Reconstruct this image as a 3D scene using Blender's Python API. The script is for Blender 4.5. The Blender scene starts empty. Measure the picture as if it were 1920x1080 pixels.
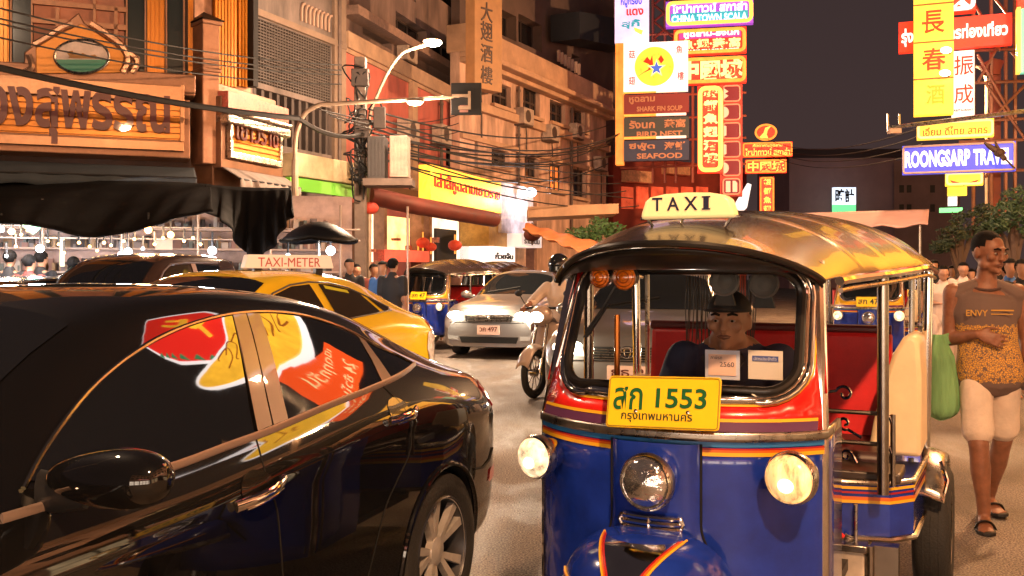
import bpy, bmesh, math, random
from mathutils import Vector, Matrix
from mathutils.geometry import delaunay_2d_cdt
R = math.radians
scene = bpy.context.scene
COL = scene.collection
rnd = random.Random(7)

# ---------------------------------------------------------------- camera, sky, exposure
FPX, YH, CXP, HC = 1850.0, 512.0, 960.0, 1.45          # focal length in pixels, horizon row, centre column, eye height
cam_d = bpy.data.cameras.new('camera'); cam = bpy.data.objects.new('camera', cam_d); COL.objects.link(cam)
cam.location = (0, 0, HC); cam.rotation_euler = (R(90), 0, 0)
cam_d.sensor_width = 36; cam_d.lens = 36 * FPX / 1920; cam_d.shift_y = (YH - 540) / 1920
cam_d.clip_start = 0.05; cam_d.clip_end = 1000
scene.camera = cam
w = bpy.data.worlds.new('World'); scene.world = w; w.use_nodes = True
nt = w.node_tree; nt.nodes.clear()
wo = nt.nodes.new('ShaderNodeOutputWorld'); bg = nt.nodes.new('ShaderNodeBackground')
tc = nt.nodes.new('ShaderNodeTexCoord'); sp = nt.nodes.new('ShaderNodeSeparateXYZ'); cr = nt.nodes.new('ShaderNodeValToRGB')
nt.links.new(tc.outputs['Generated'], sp.inputs[0]); nt.links.new(sp.outputs['Z'], cr.inputs[0])
cr.color_ramp.elements[0].position = 0.0; cr.color_ramp.elements[0].color = (.060, .036, .034, 1)
cr.color_ramp.elements[1].position = 0.5; cr.color_ramp.elements[1].color = (.036, .025, .026, 1)
nt.links.new(cr.outputs[0], bg.inputs[0]); bg.inputs[1].default_value = 1.0
nt.links.new(bg.outputs[0], wo.inputs[0])
vs = scene.view_settings
scene.display_settings.display_device = 'sRGB'
vs.view_transform = 'Standard'; vs.look = 'None'; vs.exposure = 0.0; vs.gamma = 1.0; vs.use_curve_mapping = False
scene.cycles.use_denoising = True
scene.cycles.max_bounces = 8; scene.cycles.transparent_max_bounces = 12
scene.cycles.sample_clamp_indirect = 6.0

# ---------------------------------------------------------------- helpers
def P(px, py, d):
    return Vector(((px - CXP) * d / FPX, d, HC - (py - YH) * d / FPX))
def s(r, g, b):
    f = lambda c: (c / 255 / 12.92) if c / 255 <= .04045 else ((c / 255 + .055) / 1.055) ** 2.4
    return (f(r), f(g), f(b))
MATS = {}
def mat(name, col, rough=.5, metal=0., var=0., vscale=8., bump=0., bscale=60., emit=None, es=0., coat=0., trans=0., ior=1.45, alpha=1., spec=None, stretch=None, sss=0.):
    if name in MATS: return MATS[name]
    m = bpy.data.materials.new(name); m.use_nodes = True; t = m.node_tree; b = t.nodes['Principled BSDF']
    b.inputs['Base Color'].default_value = (*col, 1); b.inputs['Roughness'].default_value = rough; b.inputs['Metallic'].default_value = metal
    b.inputs['Coat Weight'].default_value = coat; b.inputs['Coat Roughness'].default_value = .03
    b.inputs['Transmission Weight'].default_value = trans; b.inputs['IOR'].default_value = ior; b.inputs['Alpha'].default_value = alpha
    if spec is not None: b.inputs['Specular IOR Level'].default_value = spec
    if sss: b.inputs['Subsurface Weight'].default_value = sss; b.inputs['Subsurface Radius'].default_value = (.02, .008, .004)
    if emit: b.inputs['Emission Color'].default_value = (*emit, 1); b.inputs['Emission Strength'].default_value = es
    co = None
    if var or bump:
        tc = t.nodes.new('ShaderNodeTexCoord'); co = tc.outputs['Object']
        if stretch:
            mp = t.nodes.new('ShaderNodeMapping'); mp.inputs['Scale'].default_value = stretch; t.links.new(co, mp.inputs[0]); co = mp.outputs[0]
    if var:
        n = t.nodes.new('ShaderNodeTexNoise'); n.inputs['Scale'].default_value = vscale; n.inputs['Detail'].default_value = 6; n.inputs['Roughness'].default_value = .65
        t.links.new(co, n.inputs['Vector'])
        mr = t.nodes.new('ShaderNodeMapRange'); mr.inputs[1].default_value = .3; mr.inputs[2].default_value = .7
        mr.inputs[3].default_value = 1 - var; mr.inputs[4].default_value = 1 + var
        t.links.new(n.outputs['Fac'], mr.inputs[0])
        mx = t.nodes.new('ShaderNodeVectorMath'); mx.operation = 'SCALE'; mx.inputs[0].default_value = col
        t.links.new(mr.outputs[0], mx.inputs['Scale']); t.links.new(mx.outputs[0], b.inputs['Base Color'])
        if emit:
            mx2 = t.nodes.new('ShaderNodeVectorMath'); mx2.operation = 'SCALE'; mx2.inputs[0].default_value = emit
            t.links.new(mr.outputs[0], mx2.inputs['Scale']); t.links.new(mx2.outputs[0], b.inputs['Emission Color'])
        rr = t.nodes.new('ShaderNodeMapRange'); rr.inputs[1].default_value = .3; rr.inputs[2].default_value = .7
        rr.inputs[3].default_value = max(0, rough * (1 - var * .6)); rr.inputs[4].default_value = min(1, rough * (1 + var * .8))
        t.links.new(n.outputs['Fac'], rr.inputs[0]); t.links.new(rr.outputs[0], b.inputs['Roughness'])
    if bump:
        n2 = t.nodes.new('ShaderNodeTexNoise'); n2.inputs['Scale'].default_value = bscale; n2.inputs['Detail'].default_value = 4
        t.links.new(co, n2.inputs['Vector'])
        bp = t.nodes.new('ShaderNodeBump'); bp.inputs['Strength'].default_value = bump; bp.inputs['Distance'].default_value = .02
        t.links.new(n2.outputs['Fac'], bp.inputs['Height']); t.links.new(bp.outputs[0], b.inputs['Normal'])
    MATS[name] = m
    return m
def glow(name, col, strength, var=0., vscale=4.):
    """a lit surface: neon tube, lamp glass, backlit acrylic"""
    return mat(name, tuple(min(.8, c * .6 + .02) for c in col), .4, emit=col, es=strength, var=var, vscale=vscale)

_txt = {}
def text_geo(body, bold=0.0):
    k = (body, bold)
    if k not in _txt:
        c = bpy.data.curves.new('lettering', 'FONT'); c.body = body; c.resolution_u = 3; c.offset = bold
        o = bpy.data.objects.new('lettering', c); COL.objects.link(o)
        me = bpy.data.meshes.new_from_object(o.evaluated_get(bpy.context.evaluated_depsgraph_get()))
        _txt[k] = ([(v.co.x, v.co.y) for v in me.vertices], [tuple(p.vertices) for p in me.polygons])
        bpy.data.objects.remove(o); bpy.data.curves.remove(c); bpy.data.meshes.remove(me)
    return _txt[k]

def basis(t, side=None):
    t = Vector(t).normalized()
    a = Vector(side) if side is not None else (Vector((0, 0, 1)) if abs(t.z) < .9 else Vector((1, 0, 0)))
    a = (a - t * a.dot(t))
    if a.length < 1e-6: a = t.orthogonal()
    a.normalize(); return a, t.cross(a)

class MB:
    def __init__(s): s.v = []; s.f = []; s.m = []; s.cur = 0
    def add(s, vs, fs):
        b = len(s.v); s.v += [Vector(p) for p in vs]
        for f in fs: s.f.append(tuple(b + i for i in f)); s.m.append(s.cur)
        return s
    def poly(s, pts): return s.add(pts, [tuple(range(len(pts)))])
    def obox(s, o, ux, uy, uz):
        """box from corner o along three edge vectors"""
        o, ux, uy, uz = map(Vector, (o, ux, uy, uz))
        if ux.cross(uy).dot(uz) < 0: ux, uy = uy, ux
        p = [o, o + ux, o + ux + uy, o + uy]; p += [q + uz for q in p]
        return s.add(p, [(3, 2, 1, 0), (4, 5, 6, 7), (0, 1, 5, 4), (1, 2, 6, 5), (2, 3, 7, 6), (3, 0, 4, 7)])
    def box(s, c, size, rz=0.):
        M = Matrix.Rotation(rz, 3, 'Z'); x, y, z = (M @ Vector((size[0], 0, 0))), (M @ Vector((0, size[1], 0))), Vector((0, 0, size[2]))
        return s.obox(Vector(c) - x / 2 - y / 2 - z / 2, x, y, z)
    def bb(s, x0, y0, z0, x1, y1, z1): return s.obox((x0, y0, z0), (x1 - x0, 0, 0), (0, y1 - y0, 0), (0, 0, z1 - z0))
    def tube(s, pts, r, n=10, closed=False, caps=True, side=None):
        pts = [Vector(p) for p in pts]; N = len(pts)
        rs = r if isinstance(r, (list, tuple)) else [r] * N
        vs = []; a = None
        for i, p in enumerate(pts):
            t = (pts[(i + 1) % N] - pts[i - 1]) if closed else (pts[min(i + 1, N - 1)] - pts[max(i - 1, 0)])
            if t.length < 1e-9: t = Vector((0, 0, 1))
            a, b = basis(t, side if (a is None and side is not None) else a)
            rr = rs[i] if isinstance(rs[i], (tuple, list)) else (rs[i], rs[i])
            for k in range(n):
                th = 2 * math.pi * k / n; vs.append(p + a * math.cos(th) * rr[0] + b * math.sin(th) * rr[1])
        fs = [(i * n + k, i * n + (k + 1) % n, ((i + 1) % N) * n + (k + 1) % n, ((i + 1) % N) * n + k) for i in range(N if closed else N - 1) for k in range(n)]
        if caps and not closed: fs += [tuple(reversed(range(n))), tuple(range((N - 1) * n, N * n))]
        return s.add(vs, fs)
    def lathe(s, prof, o, axis, n=24, caps=False):
        """profile of (radius, height) turned about an axis"""
        a, b = basis(axis); t = Vector(axis).normalized(); o = Vector(o); vs = []
        for r, h in prof:
            for k in range(n):
                th = 2 * math.pi * k / n; vs.append(o + t * h + (a * math.cos(th) + b * math.sin(th)) * r)
        fs = [(i * n + k, i * n + (k + 1) % n, (i + 1) * n + (k + 1) % n, (i + 1) * n + k) for i in range(len(prof) - 1) for k in range(n)]
        if caps: fs += [tuple(reversed(range(n))), tuple(range((len(prof) - 1) * n, len(prof) * n))]
        return s.add(vs, fs)
    def ell(s, c, r, n=16, m=10, rot=None):
        c = Vector(c); r = (r, r, r) if not isinstance(r, (tuple, list)) else r; vs = []
        for i in range(1, m):
            ph = math.pi * i / m
            for k in range(n):
                th = 2 * math.pi * k / n; q = Vector((math.sin(ph) * math.cos(th) * r[0], math.sin(ph) * math.sin(th) * r[1], math.cos(ph) * r[2]))
                vs.append(c + (rot @ q if rot else q))
        top = Vector((0, 0, r[2])); vs += [c + (rot @ top if rot else top), c - (rot @ top if rot else top)]
        fs = [(i * n + k, (i + 1) * n + k, (i + 1) * n + (k + 1) % n, i * n + (k + 1) % n) for i in range(m - 2) for k in range(n)]
        T = (m - 1) * n
        fs += [(T, k, (k + 1) % n) for k in range(n)] + [(T + 1, (m - 2) * n + (k + 1) % n, (m - 2) * n + k) for k in range(n)]
        return s.add(vs, fs)
    def prism(s, poly, o, ux, uy, dv):
        """flat outline (2-D points) in the frame o, ux, uy, given the thickness vector dv"""
        o, ux, uy, dv = map(Vector, (o, ux, uy, dv)); n = len(poly)
        p0 = [o + ux * x + uy * y for x, y in poly]; p1 = [p + dv for p in p0]
        return s.add(p0 + p1, [tuple(reversed(range(n))), tuple(range(n, 2 * n))] + [(i, (i + 1) % n, n + (i + 1) % n, n + i) for i in range(n)])
    def grid(s, fn, nu, nv):
        vs = [fn(i / nu, j / nv) for j in range(nv + 1) for i in range(nu + 1)]; k = nu + 1
        return s.add(vs, [(j * k + i, j * k + i + 1, (j + 1) * k + i + 1, (j + 1) * k + i) for j in range(nv) for i in range(nu)])
    def text(s, body, o, ux, uy, wd, ht, dv=None, bold=0., fit=True):
        """lettering fitted into a width x height box whose lower left corner is o; dv lifts (and thickens) it"""
        vs, fs = text_geo(body, bold)
        if not vs: return s
        x0 = min(a for a, b in vs); x1 = max(a for a, b in vs); y0 = min(b for a, b in vs); y1 = max(b for a, b in vs)
        sx = wd / (x1 - x0); sy = ht / (y1 - y0)
        if not fit: sx = sy = min(sx, sy)
        o, ux, uy = map(Vector, (o, ux, uy)); o = o + ux * (wd - sx * (x1 - x0)) / 2 + uy * (ht - sy * (y1 - y0)) / 2
        p = [o + ux * (a - x0) * sx + uy * (b - y0) * sy for a, b in vs]
        if dv is not None:
            q = [a + Vector(dv) for a in p]; s.add(q, fs)
            edge = {}
            for f in fs:
                for i in range(len(f)):
                    e = (f[i], f[(i + 1) % len(f)]); k = (min(e), max(e)); edge[k] = None if k in edge else e
            b = len(s.v); bd = [e for e in edge.values() if e]
            s.add(p + q, [(a, c, c + len(p), a + len(p)) for a, c in bd])
        else: s.add(p, fs)
        return s
    def build(s, name, mats, parent=None, smooth=35, bevel=0., solid=0., off=1.):
        if not isinstance(mats, (list, tuple)): mats = [mats]
        me = bpy.data.meshes.new(name); loc = Vector((0, 0, 0))
        vs = s.v
        if parent is None and vs:
            loc = Vector(((min(p.x for p in vs) + max(p.x for p in vs)) / 2, (min(p.y for p in vs) + max(p.y for p in vs)) / 2, min(p.z for p in vs)))
            vs = [p - loc for p in vs]
        elif parent is not None:
            M = Matrix.Identity(4); q = parent
            while q: M = q.matrix_basis @ M; q = q.parent
            if M != Matrix.Identity(4): M = M.inverted(); vs = [M @ p for p in vs]
        me.from_pydata([tuple(p) for p in vs], [], s.f)
        for m in mats: me.materials.append(m)
        if len(mats) > 1: me.polygons.foreach_set('material_index', s.m)
        if smooth:
            me.polygons.foreach_set('use_smooth', [True] * len(me.polygons)); me.set_sharp_from_angle(angle=R(smooth))
        me.update(); o = bpy.data.objects.new(name, me); COL.objects.link(o); o.location = loc
        if parent: o.parent = parent
        if solid:
            md = o.modifiers.new('thick', 'SOLIDIFY'); md.thickness = solid; md.offset = off
        if bevel:
            md = o.modifiers.new('edge', 'BEVEL'); md.width = bevel; md.segments = 2; md.limit_method = 'ANGLE'; md.angle_limit = R(40)
        return o
def tag(o, label=None, cat=None, group=None, kind=None):
    for k, v in (('label', label), ('category', cat), ('group', group), ('kind', kind)):
        if v: o[k] = v
    return o
def thing(name, label, cat, loc=(0, 0, 0), group=None, rz=0.):
    o = bpy.data.objects.new(name, None); COL.objects.link(o); o.location = loc; o.rotation_euler = (0, 0, rz); o.empty_display_size = .2
    return tag(o, label, cat, group)
def copy_tree(o, parent=None):
    c = o.copy(); COL.objects.link(c)
    if parent: c.parent = parent; c.matrix_parent_inverse = o.matrix_parent_inverse
    for ch in [x for x in o.children]: copy_tree(ch, c)
    return c
def baked(o, keep=False):
    """apply an object's modifiers to its mesh"""
    dg = bpy.context.evaluated_depsgraph_get(); dg.update()
    me = bpy.data.meshes.new_from_object(o.evaluated_get(dg)); old = o.data; o.modifiers.clear(); o.data = me; return o
def cdt(outer, holes=(), inner=(), eps=1e-6):
    """triangulate a 2-D outline with holes and extra inner points"""
    pts = []; edges = []
    for loop in [outer, *holes]:
        b = len(pts); pts += [Vector((p[0], p[1])) for p in loop]; n = len(loop)
        edges += [(b + i, b + (i + 1) % n) for i in range(n)]
    pts += [Vector((p[0], p[1])) for p in inner]
    vs, es, fs, *_ = delaunay_2d_cdt(pts, edges, [], 3 if False else 0, eps)
    def inside(x, y, loop):
        c = False; n = len(loop)
        for i in range(n):
            x0, y0 = loop[i][0], loop[i][1]; x1, y1 = loop[(i + 1) % n][0], loop[(i + 1) % n][1]
            if (y0 > y) != (y1 > y) and x < (x1 - x0) * (y - y0) / (y1 - y0) + x0: c = not c
        return c
    out = []
    for f in fs:
        cx = sum(vs[i][0] for i in f) / len(f); cy = sum(vs[i][1] for i in f) / len(f)
        if inside(cx, cy, outer) and not any(inside(cx, cy, h) for h in holes): out.append(tuple(f))
    return [(v[0], v[1]) for v in vs], out
def interp(tab, x):
    """monotone-ish smooth interpolation of a table [(x, y), ...]"""
    if x <= tab[0][0]: return tab[0][1]
    if x >= tab[-1][0]: return tab[-1][1]
    for i in range(len(tab) - 1):
        if x <= tab[i + 1][0]:
            x0, y0 = tab[i]; x1, y1 = tab[i + 1]; h = x1 - x0; t = (x - x0) / h
            dd = lambda j: (tab[j + 1][1] - tab[j][1]) / (tab[j + 1][0] - tab[j][0])
            def m(j):
                if j == 0 or j == len(tab) - 1: return dd(0) if j == 0 else dd(j - 1)
                a, b = dd(j - 1), dd(j); return 0 if a * b <= 0 else 2 * a * b / (a + b)
            m0, m1 = m(i) * h, m(i + 1) * h
            return (2 * t**3 - 3 * t**2 + 1) * y0 + (t**3 - 2 * t**2 + t) * m0 + (-2 * t**3 + 3 * t**2) * y1 + (t**3 - t**2) * m1
def spline(pts, n=6, closed=False):
    """Catmull-Rom through points"""
    pts = [Vector(p) for p in pts]; N = len(pts); out = []
    for i in range(N if closed else N - 1):
        g = (lambda k: pts[k % N]) if closed else (lambda k: pts[max(0, min(N - 1, k))])
        p0, p1, p2, p3 = g(i - 1), g(i), g(i + 1), g(i + 2)
        for k in range(n):
            t = k / n; out.append(.5 * ((2 * p1) + (p2 - p0) * t + (2 * p0 - 5 * p1 + 4 * p2 - p3) * t * t + (-p0 + 3 * p1 - 3 * p2 + p3) * t**3))
    if not closed: out.append(pts[-1])
    return out
def rrect(x0, y0, x1, y1, r, n=5):
    o = []
    for cx, cy, a0 in ((x1 - r, y1 - r, 0), (x0 + r, y1 - r, 90), (x0 + r, y0 + r, 180), (x1 - r, y0 + r, 270)):
        o += [(cx + r * math.cos(R(a0 + 90 * k / n)), cy + r * math.sin(R(a0 + 90 * k / n))) for k in range(n + 1)]
    return o

class Panel:
    """an upright plane seen between two photo columns, at the given distances: a facade or a sign"""
    def __init__(s, x0, d0, x1, d1):
        s.A = Vector(((x0 - CXP) * d0 / FPX, d0, 0)); B = Vector(((x1 - CXP) * d1 / FPX, d1, 0))
        s.L = (B - s.A).length; s.u = (B - s.A).normalized(); s.n = Vector((s.u.y, -s.u.x, 0)); s.z = Vector((0, 0, 1))
    def uz(s, px, py):
        k = (px - CXP) / FPX          # A + u t on the ray x = k y
        t = (k * s.A.y - s.A.x) / (s.u.x - k * s.u.y); d = s.A.y + s.u.y * t
        return t, HC - (py - YH) * d / FPX
    def W(s, u, z, o=0.): return s.A + s.u * u + s.z * z + s.n * o
    def pt(s, px, py, o=0.): return s.W(*s.uz(px, py), o)
    def box(s, mb, x0, y0, x1, y1, o0, o1):
        (u0, z0), (u1, z1) = s.uz(x0, y0), s.uz(x1, y1); return s.ubox(mb, u0, z0, u1, z1, o0, o1)
    def ubox(s, mb, u0, z0, u1, z1, o0, o1):
        u0, u1 = min(u0, u1), max(u0, u1); z0, z1 = min(z0, z1), max(z0, z1)
        return mb.obox(s.W(u0, z0, o0), s.u * (u1 - u0), s.z * (z1 - z0), s.n * (o1 - o0))
    def text(s, mb, body, x0, y0, x1, y1, o, th=None, bold=0., fit=True):
        (u0, z0), (u1, z1) = s.uz(x0, y0), s.uz(x1, y1); z0, z1 = min(z0, z1), max(z0, z1)
        return mb.text(body, s.W(u0, z0, o), s.u, s.z, u1 - u0, z1 - z0, s.n * th if th else None, bold, fit)
    def utext(s, mb, body, u0, z0, u1, z1, o, th=None, bold=0., fit=True):
        return mb.text(body, s.W(u0, z0, o), s.u, s.z, u1 - u0, z1 - z0, s.n * th if th else None, bold, fit)
    def poly(s, mb, pix, o0, o1):
        pts = [s.uz(*p) for p in pix]; return mb.prism(pts, s.W(0, 0, o0), s.u, s.z, s.n * (o1 - o0))
    def upoly(s, mb, pts, o0, o1): return mb.prism(pts, s.W(0, 0, o0), s.u, s.z, s.n * (o1 - o0))
    def wall(s, mb, outer, holes, depth):
        """a wall face with real openings: outline and holes in (u, z); reveals run back by depth"""
        vs, fs = cdt(outer, holes); p = [s.W(u, z) for u, z in vs]; mb.add(p, fs)
        for h in holes:
            n = len(h); a = [s.W(u, z) for u, z in h]; b = [s.W(u, z, -depth) for u, z in h]
            mb.add(a + b, [(i, (i + 1) % n, n + (i + 1) % n, n + i) for i in range(n)])
        n = len(outer); a = [s.W(u, z) for u, z in outer]; b = [s.W(u, z, -.35) for u, z in outer]
        mb.add(a + b, [(i, (i + 1) % n, n + (i + 1) % n, n + i) for i in range(n)] + [tuple(range(n, 2 * n))] if False else [(i, (i + 1) % n, n + (i + 1) % n, n + i) for i in range(n)])
        return mb
# ---------------------------------------------------------------- shared vehicle materials
chrome = mat('chrome', (.78, .75, .72), .09, 1.0, var=.10, vscale=9)
chrome_dull = mat('worn_chrome', (.45, .42, .38), .28, 1.0, var=.3, vscale=14)
rubber = mat('tyre_rubber', (.018, .017, .016), .75, bump=.25, bscale=90, var=.25, vscale=12)
black_plastic = mat('black_plastic', (.012, .012, .013), .45, bump=.05, bscale=200)
black_gap = mat('dark_gap', (.004, .004, .004), .8)
alloy = mat('machined_alloy', (.62, .58, .54), .30, .55, var=.12, vscale=20)
alloy_dark = mat('grey_alloy', (.05, .05, .055), .35, .6)
tint = mat('tinted_window', (.006, .007, .009), .02, spec=.5, ior=2.0)
dark_glass = mat('windscreen_glass', (.010, .012, .013), .04, ior=1.75)
red_lens = mat('red_lens', (.35, .008, .006), .08, coat=1, emit=(.9, .02, .01), es=.25)
lamp_clear = mat('lamp_glass', (.55, .55, .55), .06, .4, coat=1)
lamp_on = glow('lit_headlamp', (1., .86, .62), 14.)

class Car:
    """a car body lofted from cross-sections; x forward from the rear axle, y to its left, z up"""
    def __init__(s, tabs, xs, ox, oy, head):
        s.t = tabs; s.xs = xs; s.o = Vector((ox, oy)); s.f = Vector((math.cos(head), math.sin(head))); s.n = Vector((-s.f.y, s.f.x)); s.head = head
        s._c = {}
    def sect(s, x):
        k = round(x, 4)
        if k in s._c: return s._c[k]
        g = lambda a: interp(s.t[a], x)
        W, zb, bz, bw, rz, rw, tz = g('W'), g('zbot'), g('beltz'), g('beltw'), g('railz'), g('railw'), g('top')
        lo = zb; m = lo + (bz - lo) * .42
        C = [(0, lo), (.78 * W, lo), (.95 * W, lo + .03), (.985 * W, lo + .12), (1.0 * W, m), (1.0 * W, m + (bz - m) * .45), (.998 * W, bz - .125), (bw + (W - bw) * .55, bz - .06), (bw + .003, bz + .003),
             (bw + (rw - bw) * .5, bz + (rz - bz) * .52), (rw + (bw - rw) * .06, rz - (rz - bz) * .08), (rw * .94, rz + (tz - rz) * .38), (rw * .80, rz + (tz - rz) * .68), (rw * .5, tz - (tz - rz) * .06), (0, tz)]
        for _ in range(2):
            D = [C[0]]
            for a, b in zip(C, C[1:]):
                D += [(a[0] * .75 + b[0] * .25, a[1] * .75 + b[1] * .25), (a[0] * .25 + b[0] * .75, a[1] * .25 + b[1] * .75)]
            D.append(C[-1]); C = D
        s._c[k] = C; return C
    def side(s, x, z):
        C = s.sect(max(s.xs[0], min(s.xs[-1], x)))
        best = None
        for a, b in zip(C[6:], C[7:]):
            if b[1] > a[1] and a[1] <= z <= b[1]: return a[0] + (b[0] - a[0]) * (z - a[1]) / (b[1] - a[1])
        return C[6][0] if z < C[6][1] else .0
    def top(s, x, y):
        C = s.sect(max(s.xs[0], min(s.xs[-1], x))); y = abs(y)
        for b, a in zip(C[::-1], C[::-1][1:]):
            if b[0] <= y <= a[0]: return b[1] + (a[1] - b[1]) * (y - b[0]) / max(1e-9, a[0] - b[0])
        return C[-1][1]
    def pix(s, px, py):
        """photo pixel -> (x, z) on the left side of the body"""
        k = (px - CXP) / FPX; y = .8
        for _ in range(25):
            x = (k * (s.o.y + s.n.y * y) - s.o.x - s.n.x * y) / (s.f.x - k * s.f.y)
            d = s.o.y + s.f.y * x + s.n.y * y; z = HC - (py - YH) * d / FPX
            y = .5 * y + .5 * s.side(x, z)
        return x, z
    def on(s, x, z, off=.004, sgn=1): return Vector((x, sgn * (s.side(x, z) + off), z))
    def panel(s, mb, poly, off=.005, sgn=1, step=.07):
        xs = [p[0] for p in poly]; zs = [p[1] for p in poly]; inner = []
        loop = []
        for i, p in enumerate(poly):
            q = poly[(i + 1) % len(poly)]; n = max(1, int(math.hypot(q[0] - p[0], q[1] - p[1]) / step))
            loop += [(p[0] + (q[0] - p[0]) * k / n, p[1] + (q[1] - p[1]) * k / n) for k in range(n)]
        def inside(x, y):
            c = False; n = len(loop)
            for i in range(n):
                a, b = loop[i], loop[(i + 1) % n]
                if (a[1] > y) != (b[1] > y) and x < (b[0] - a[0]) * (y - a[1]) / (b[1] - a[1]) + a[0]: c = not c
            return c
        x = min(xs) + step / 2
        while x < max(xs):
            z = min(zs) + step / 2
            while z < max(zs):
                if inside(x, z) and min(math.hypot(x - a[0], z - a[1]) for a in loop) > step * .4: inner.append((x, z))
                z += step
            x += step
        vs, fs = cdt(loop, (), inner)
        fs2 = [f if sgn < 0 else tuple(reversed(f)) for f in fs]
        return mb.add([s.on(a, b, off, sgn) for a, b in vs], fs2)
    def strip(s, mb, pts, r, off=.004, sgn=1, n=8):
        return mb.tube([s.on(a, b, off, sgn) for a, b in pts], r, n)
    def tpanel(s, mb, poly, off=.005, step=.08):
        """a panel on the upper surface, outline in (x, y): windscreen, rear window"""
        loop = []
        for i, p in enumerate(poly):
            q = poly[(i + 1) % len(poly)]; n = max(1, int(math.hypot(q[0] - p[0], q[1] - p[1]) / step))
            loop += [(p[0] + (q[0] - p[0]) * k / n, p[1] + (q[1] - p[1]) * k / n) for k in range(n)]
        x0, x1 = min(p[0] for p in poly), max(p[0] for p in poly); y0, y1 = min(p[1] for p in poly), max(p[1] for p in poly); inner = []
        nx, ny = max(2, int((x1 - x0) / step)), max(2, int((y1 - y0) / step))
        for i in range(1, nx):
            for j in range(1, ny):
                x, y = x0 + (x1 - x0) * i / nx, y0 + (y1 - y0) * j / ny
                if min(math.hypot(x - a[0], y - a[1]) for a in loop) > step * .4:
                    c = False
                    for k in range(len(loop)):
                        a, b = loop[k], loop[(k + 1) % len(loop)]
                        if (a[1] > y) != (b[1] > y) and x < (b[0] - a[0]) * (y - a[1]) / (b[1] - a[1]) + a[0]: c = not c
                    if c: inner.append((x, y))
        vs, fs = cdt(loop, (), inner)
        e = .02
        def q(x, y):
            sx = (s.top(x + e, y) - s.top(x - e, y)) / (2 * e); nn = Vector((-sx, 0, 1)).normalized()
            return Vector((x, y, s.top(x, y))) + nn * off
        return mb.add([q(a, b) for a, b in vs], fs)
    def body(s, root, paint, wheels=((0.0, .32, .345), (2.7, .32, .345)), name='body'):
        mb = MB(); rings = []
        for x in s.xs:
            C = s.sect(x); ring = [Vector((x, y, z)) for y, z in C] + [Vector((x, -y, z)) for y, z in C[-2:0:-1]]; rings.append(ring)
        n = len(rings[0]); vs = [p for r_ in rings for p in r_]
        fs = [(i * n + k, (i + 1) * n + k, (i + 1) * n + (k + 1) % n, i * n + (k + 1) % n) for i in range(len(rings) - 1) for k in range(n)]
        fs += [tuple(range(n)), tuple(reversed(range((len(rings) - 1) * n, len(rings) * n)))]
        mb.add(vs, fs); o = mb.build(name, paint, root, smooth=32)
        cut = MB()
        for wx, wz, wr in wheels:
            for sg in (1, -1): cut.lathe([(wr, 0), (wr, .5)], (wx, sg * .58, wz), (0, sg, 0), 40, caps=True)
        if wheels:
            co = cut.build('cutter', black_gap); md = o.modifiers.new('arch', 'BOOLEAN'); md.object = co; md.operation = 'DIFFERENCE'; md.solver = 'EXACT'; md.material_mode = 'TRANSFER' if hasattr(md, 'material_mode') else 'INDEX'
            bpy.context.view_layer.update(); baked(o)
            o.data.polygons.foreach_set('use_smooth', [True] * len(o.data.polygons)); o.data.set_sharp_from_angle(angle=R(32))
            bpy.data.objects.remove(co)
        return o
    def place(s, root): root.location = (s.o.x, s.o.y, 0); root.rotation_euler = (0, 0, s.head)

def wheel(root, x, sg, r=.32, y=.89, wd=.205, spokes=5, style='twin'):
    c = Vector((x, sg * (y - wd), r)); ax = Vector((0, sg, 0)); rr = r * .705
    mb = MB()
    mb.lathe([(rr, .0), (r * .86, .0), (r * .97, .02), (r, .05), (r, wd * .8), (r * .97, wd * .95), (r * .88, wd), (r * .78, wd - .003), (rr, wd - .012)], c, ax, 48)
    for k in range(3): mb.lathe([(r + .001, 0), (r + .001, .006)], c + ax * (.06 + .045 * k), ax, 48)
    tyre = mb.build('tyre', rubber, root)
    mb = MB(); mb.lathe([(rr * .99, .0), (rr, wd - .012), (rr * .965, wd - .006), (rr * .94, wd - .02), (rr * .9, wd * .35), (0.001, wd * .3)], c, ax, 48)
    rim = mb.build('rim', alloy_dark, tyre)
    mb = MB(); up = Vector((0, 0, 1)); fw = ax.cross(up)
    hub = c + ax * (wd - .035)
    for k in range(spokes):
        for da in ((-.23, .23) if style == 'twin' else (0,)):
            a = 2 * math.pi * k / spokes + .3
            d0 = up * math.cos(a + da * .35) + fw * math.sin(a + da * .35); d1 = up * math.cos(a + da) + fw * math.sin(a + da)
            p0, p1 = hub + d0 * rr * .17 - ax * .006, hub + d1 * rr * .965 + ax * .014
            t = (p1 - p0); sd = t.cross(ax).normalized()
            w0, w1 = rr * .05, rr * .085
            o = [p0 - sd * w0, p0 + sd * w0, p1 + sd * w1, p1 - sd * w1]
            b = [q - ax * .03 for q in o]; mid = [(o[0] + o[3]) / 2, ]
            mb.add(o + b, [(0, 1, 2, 3), (7, 6, 5, 4), (0, 4, 5, 1), (1, 5, 6, 2), (2, 6, 7, 3), (3, 7, 4, 0)])
    mb.lathe([(rr * .26, -.03), (rr * .25, .0), (rr * .17, .008), (.001, .01)], hub, ax, 24)
    mb.lathe([(rr * .93, .022), (rr * .995, .022), (rr * .995, .012)], hub, ax, 48)
    mb.build('spokes', alloy, rim)
    return tyre

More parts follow.
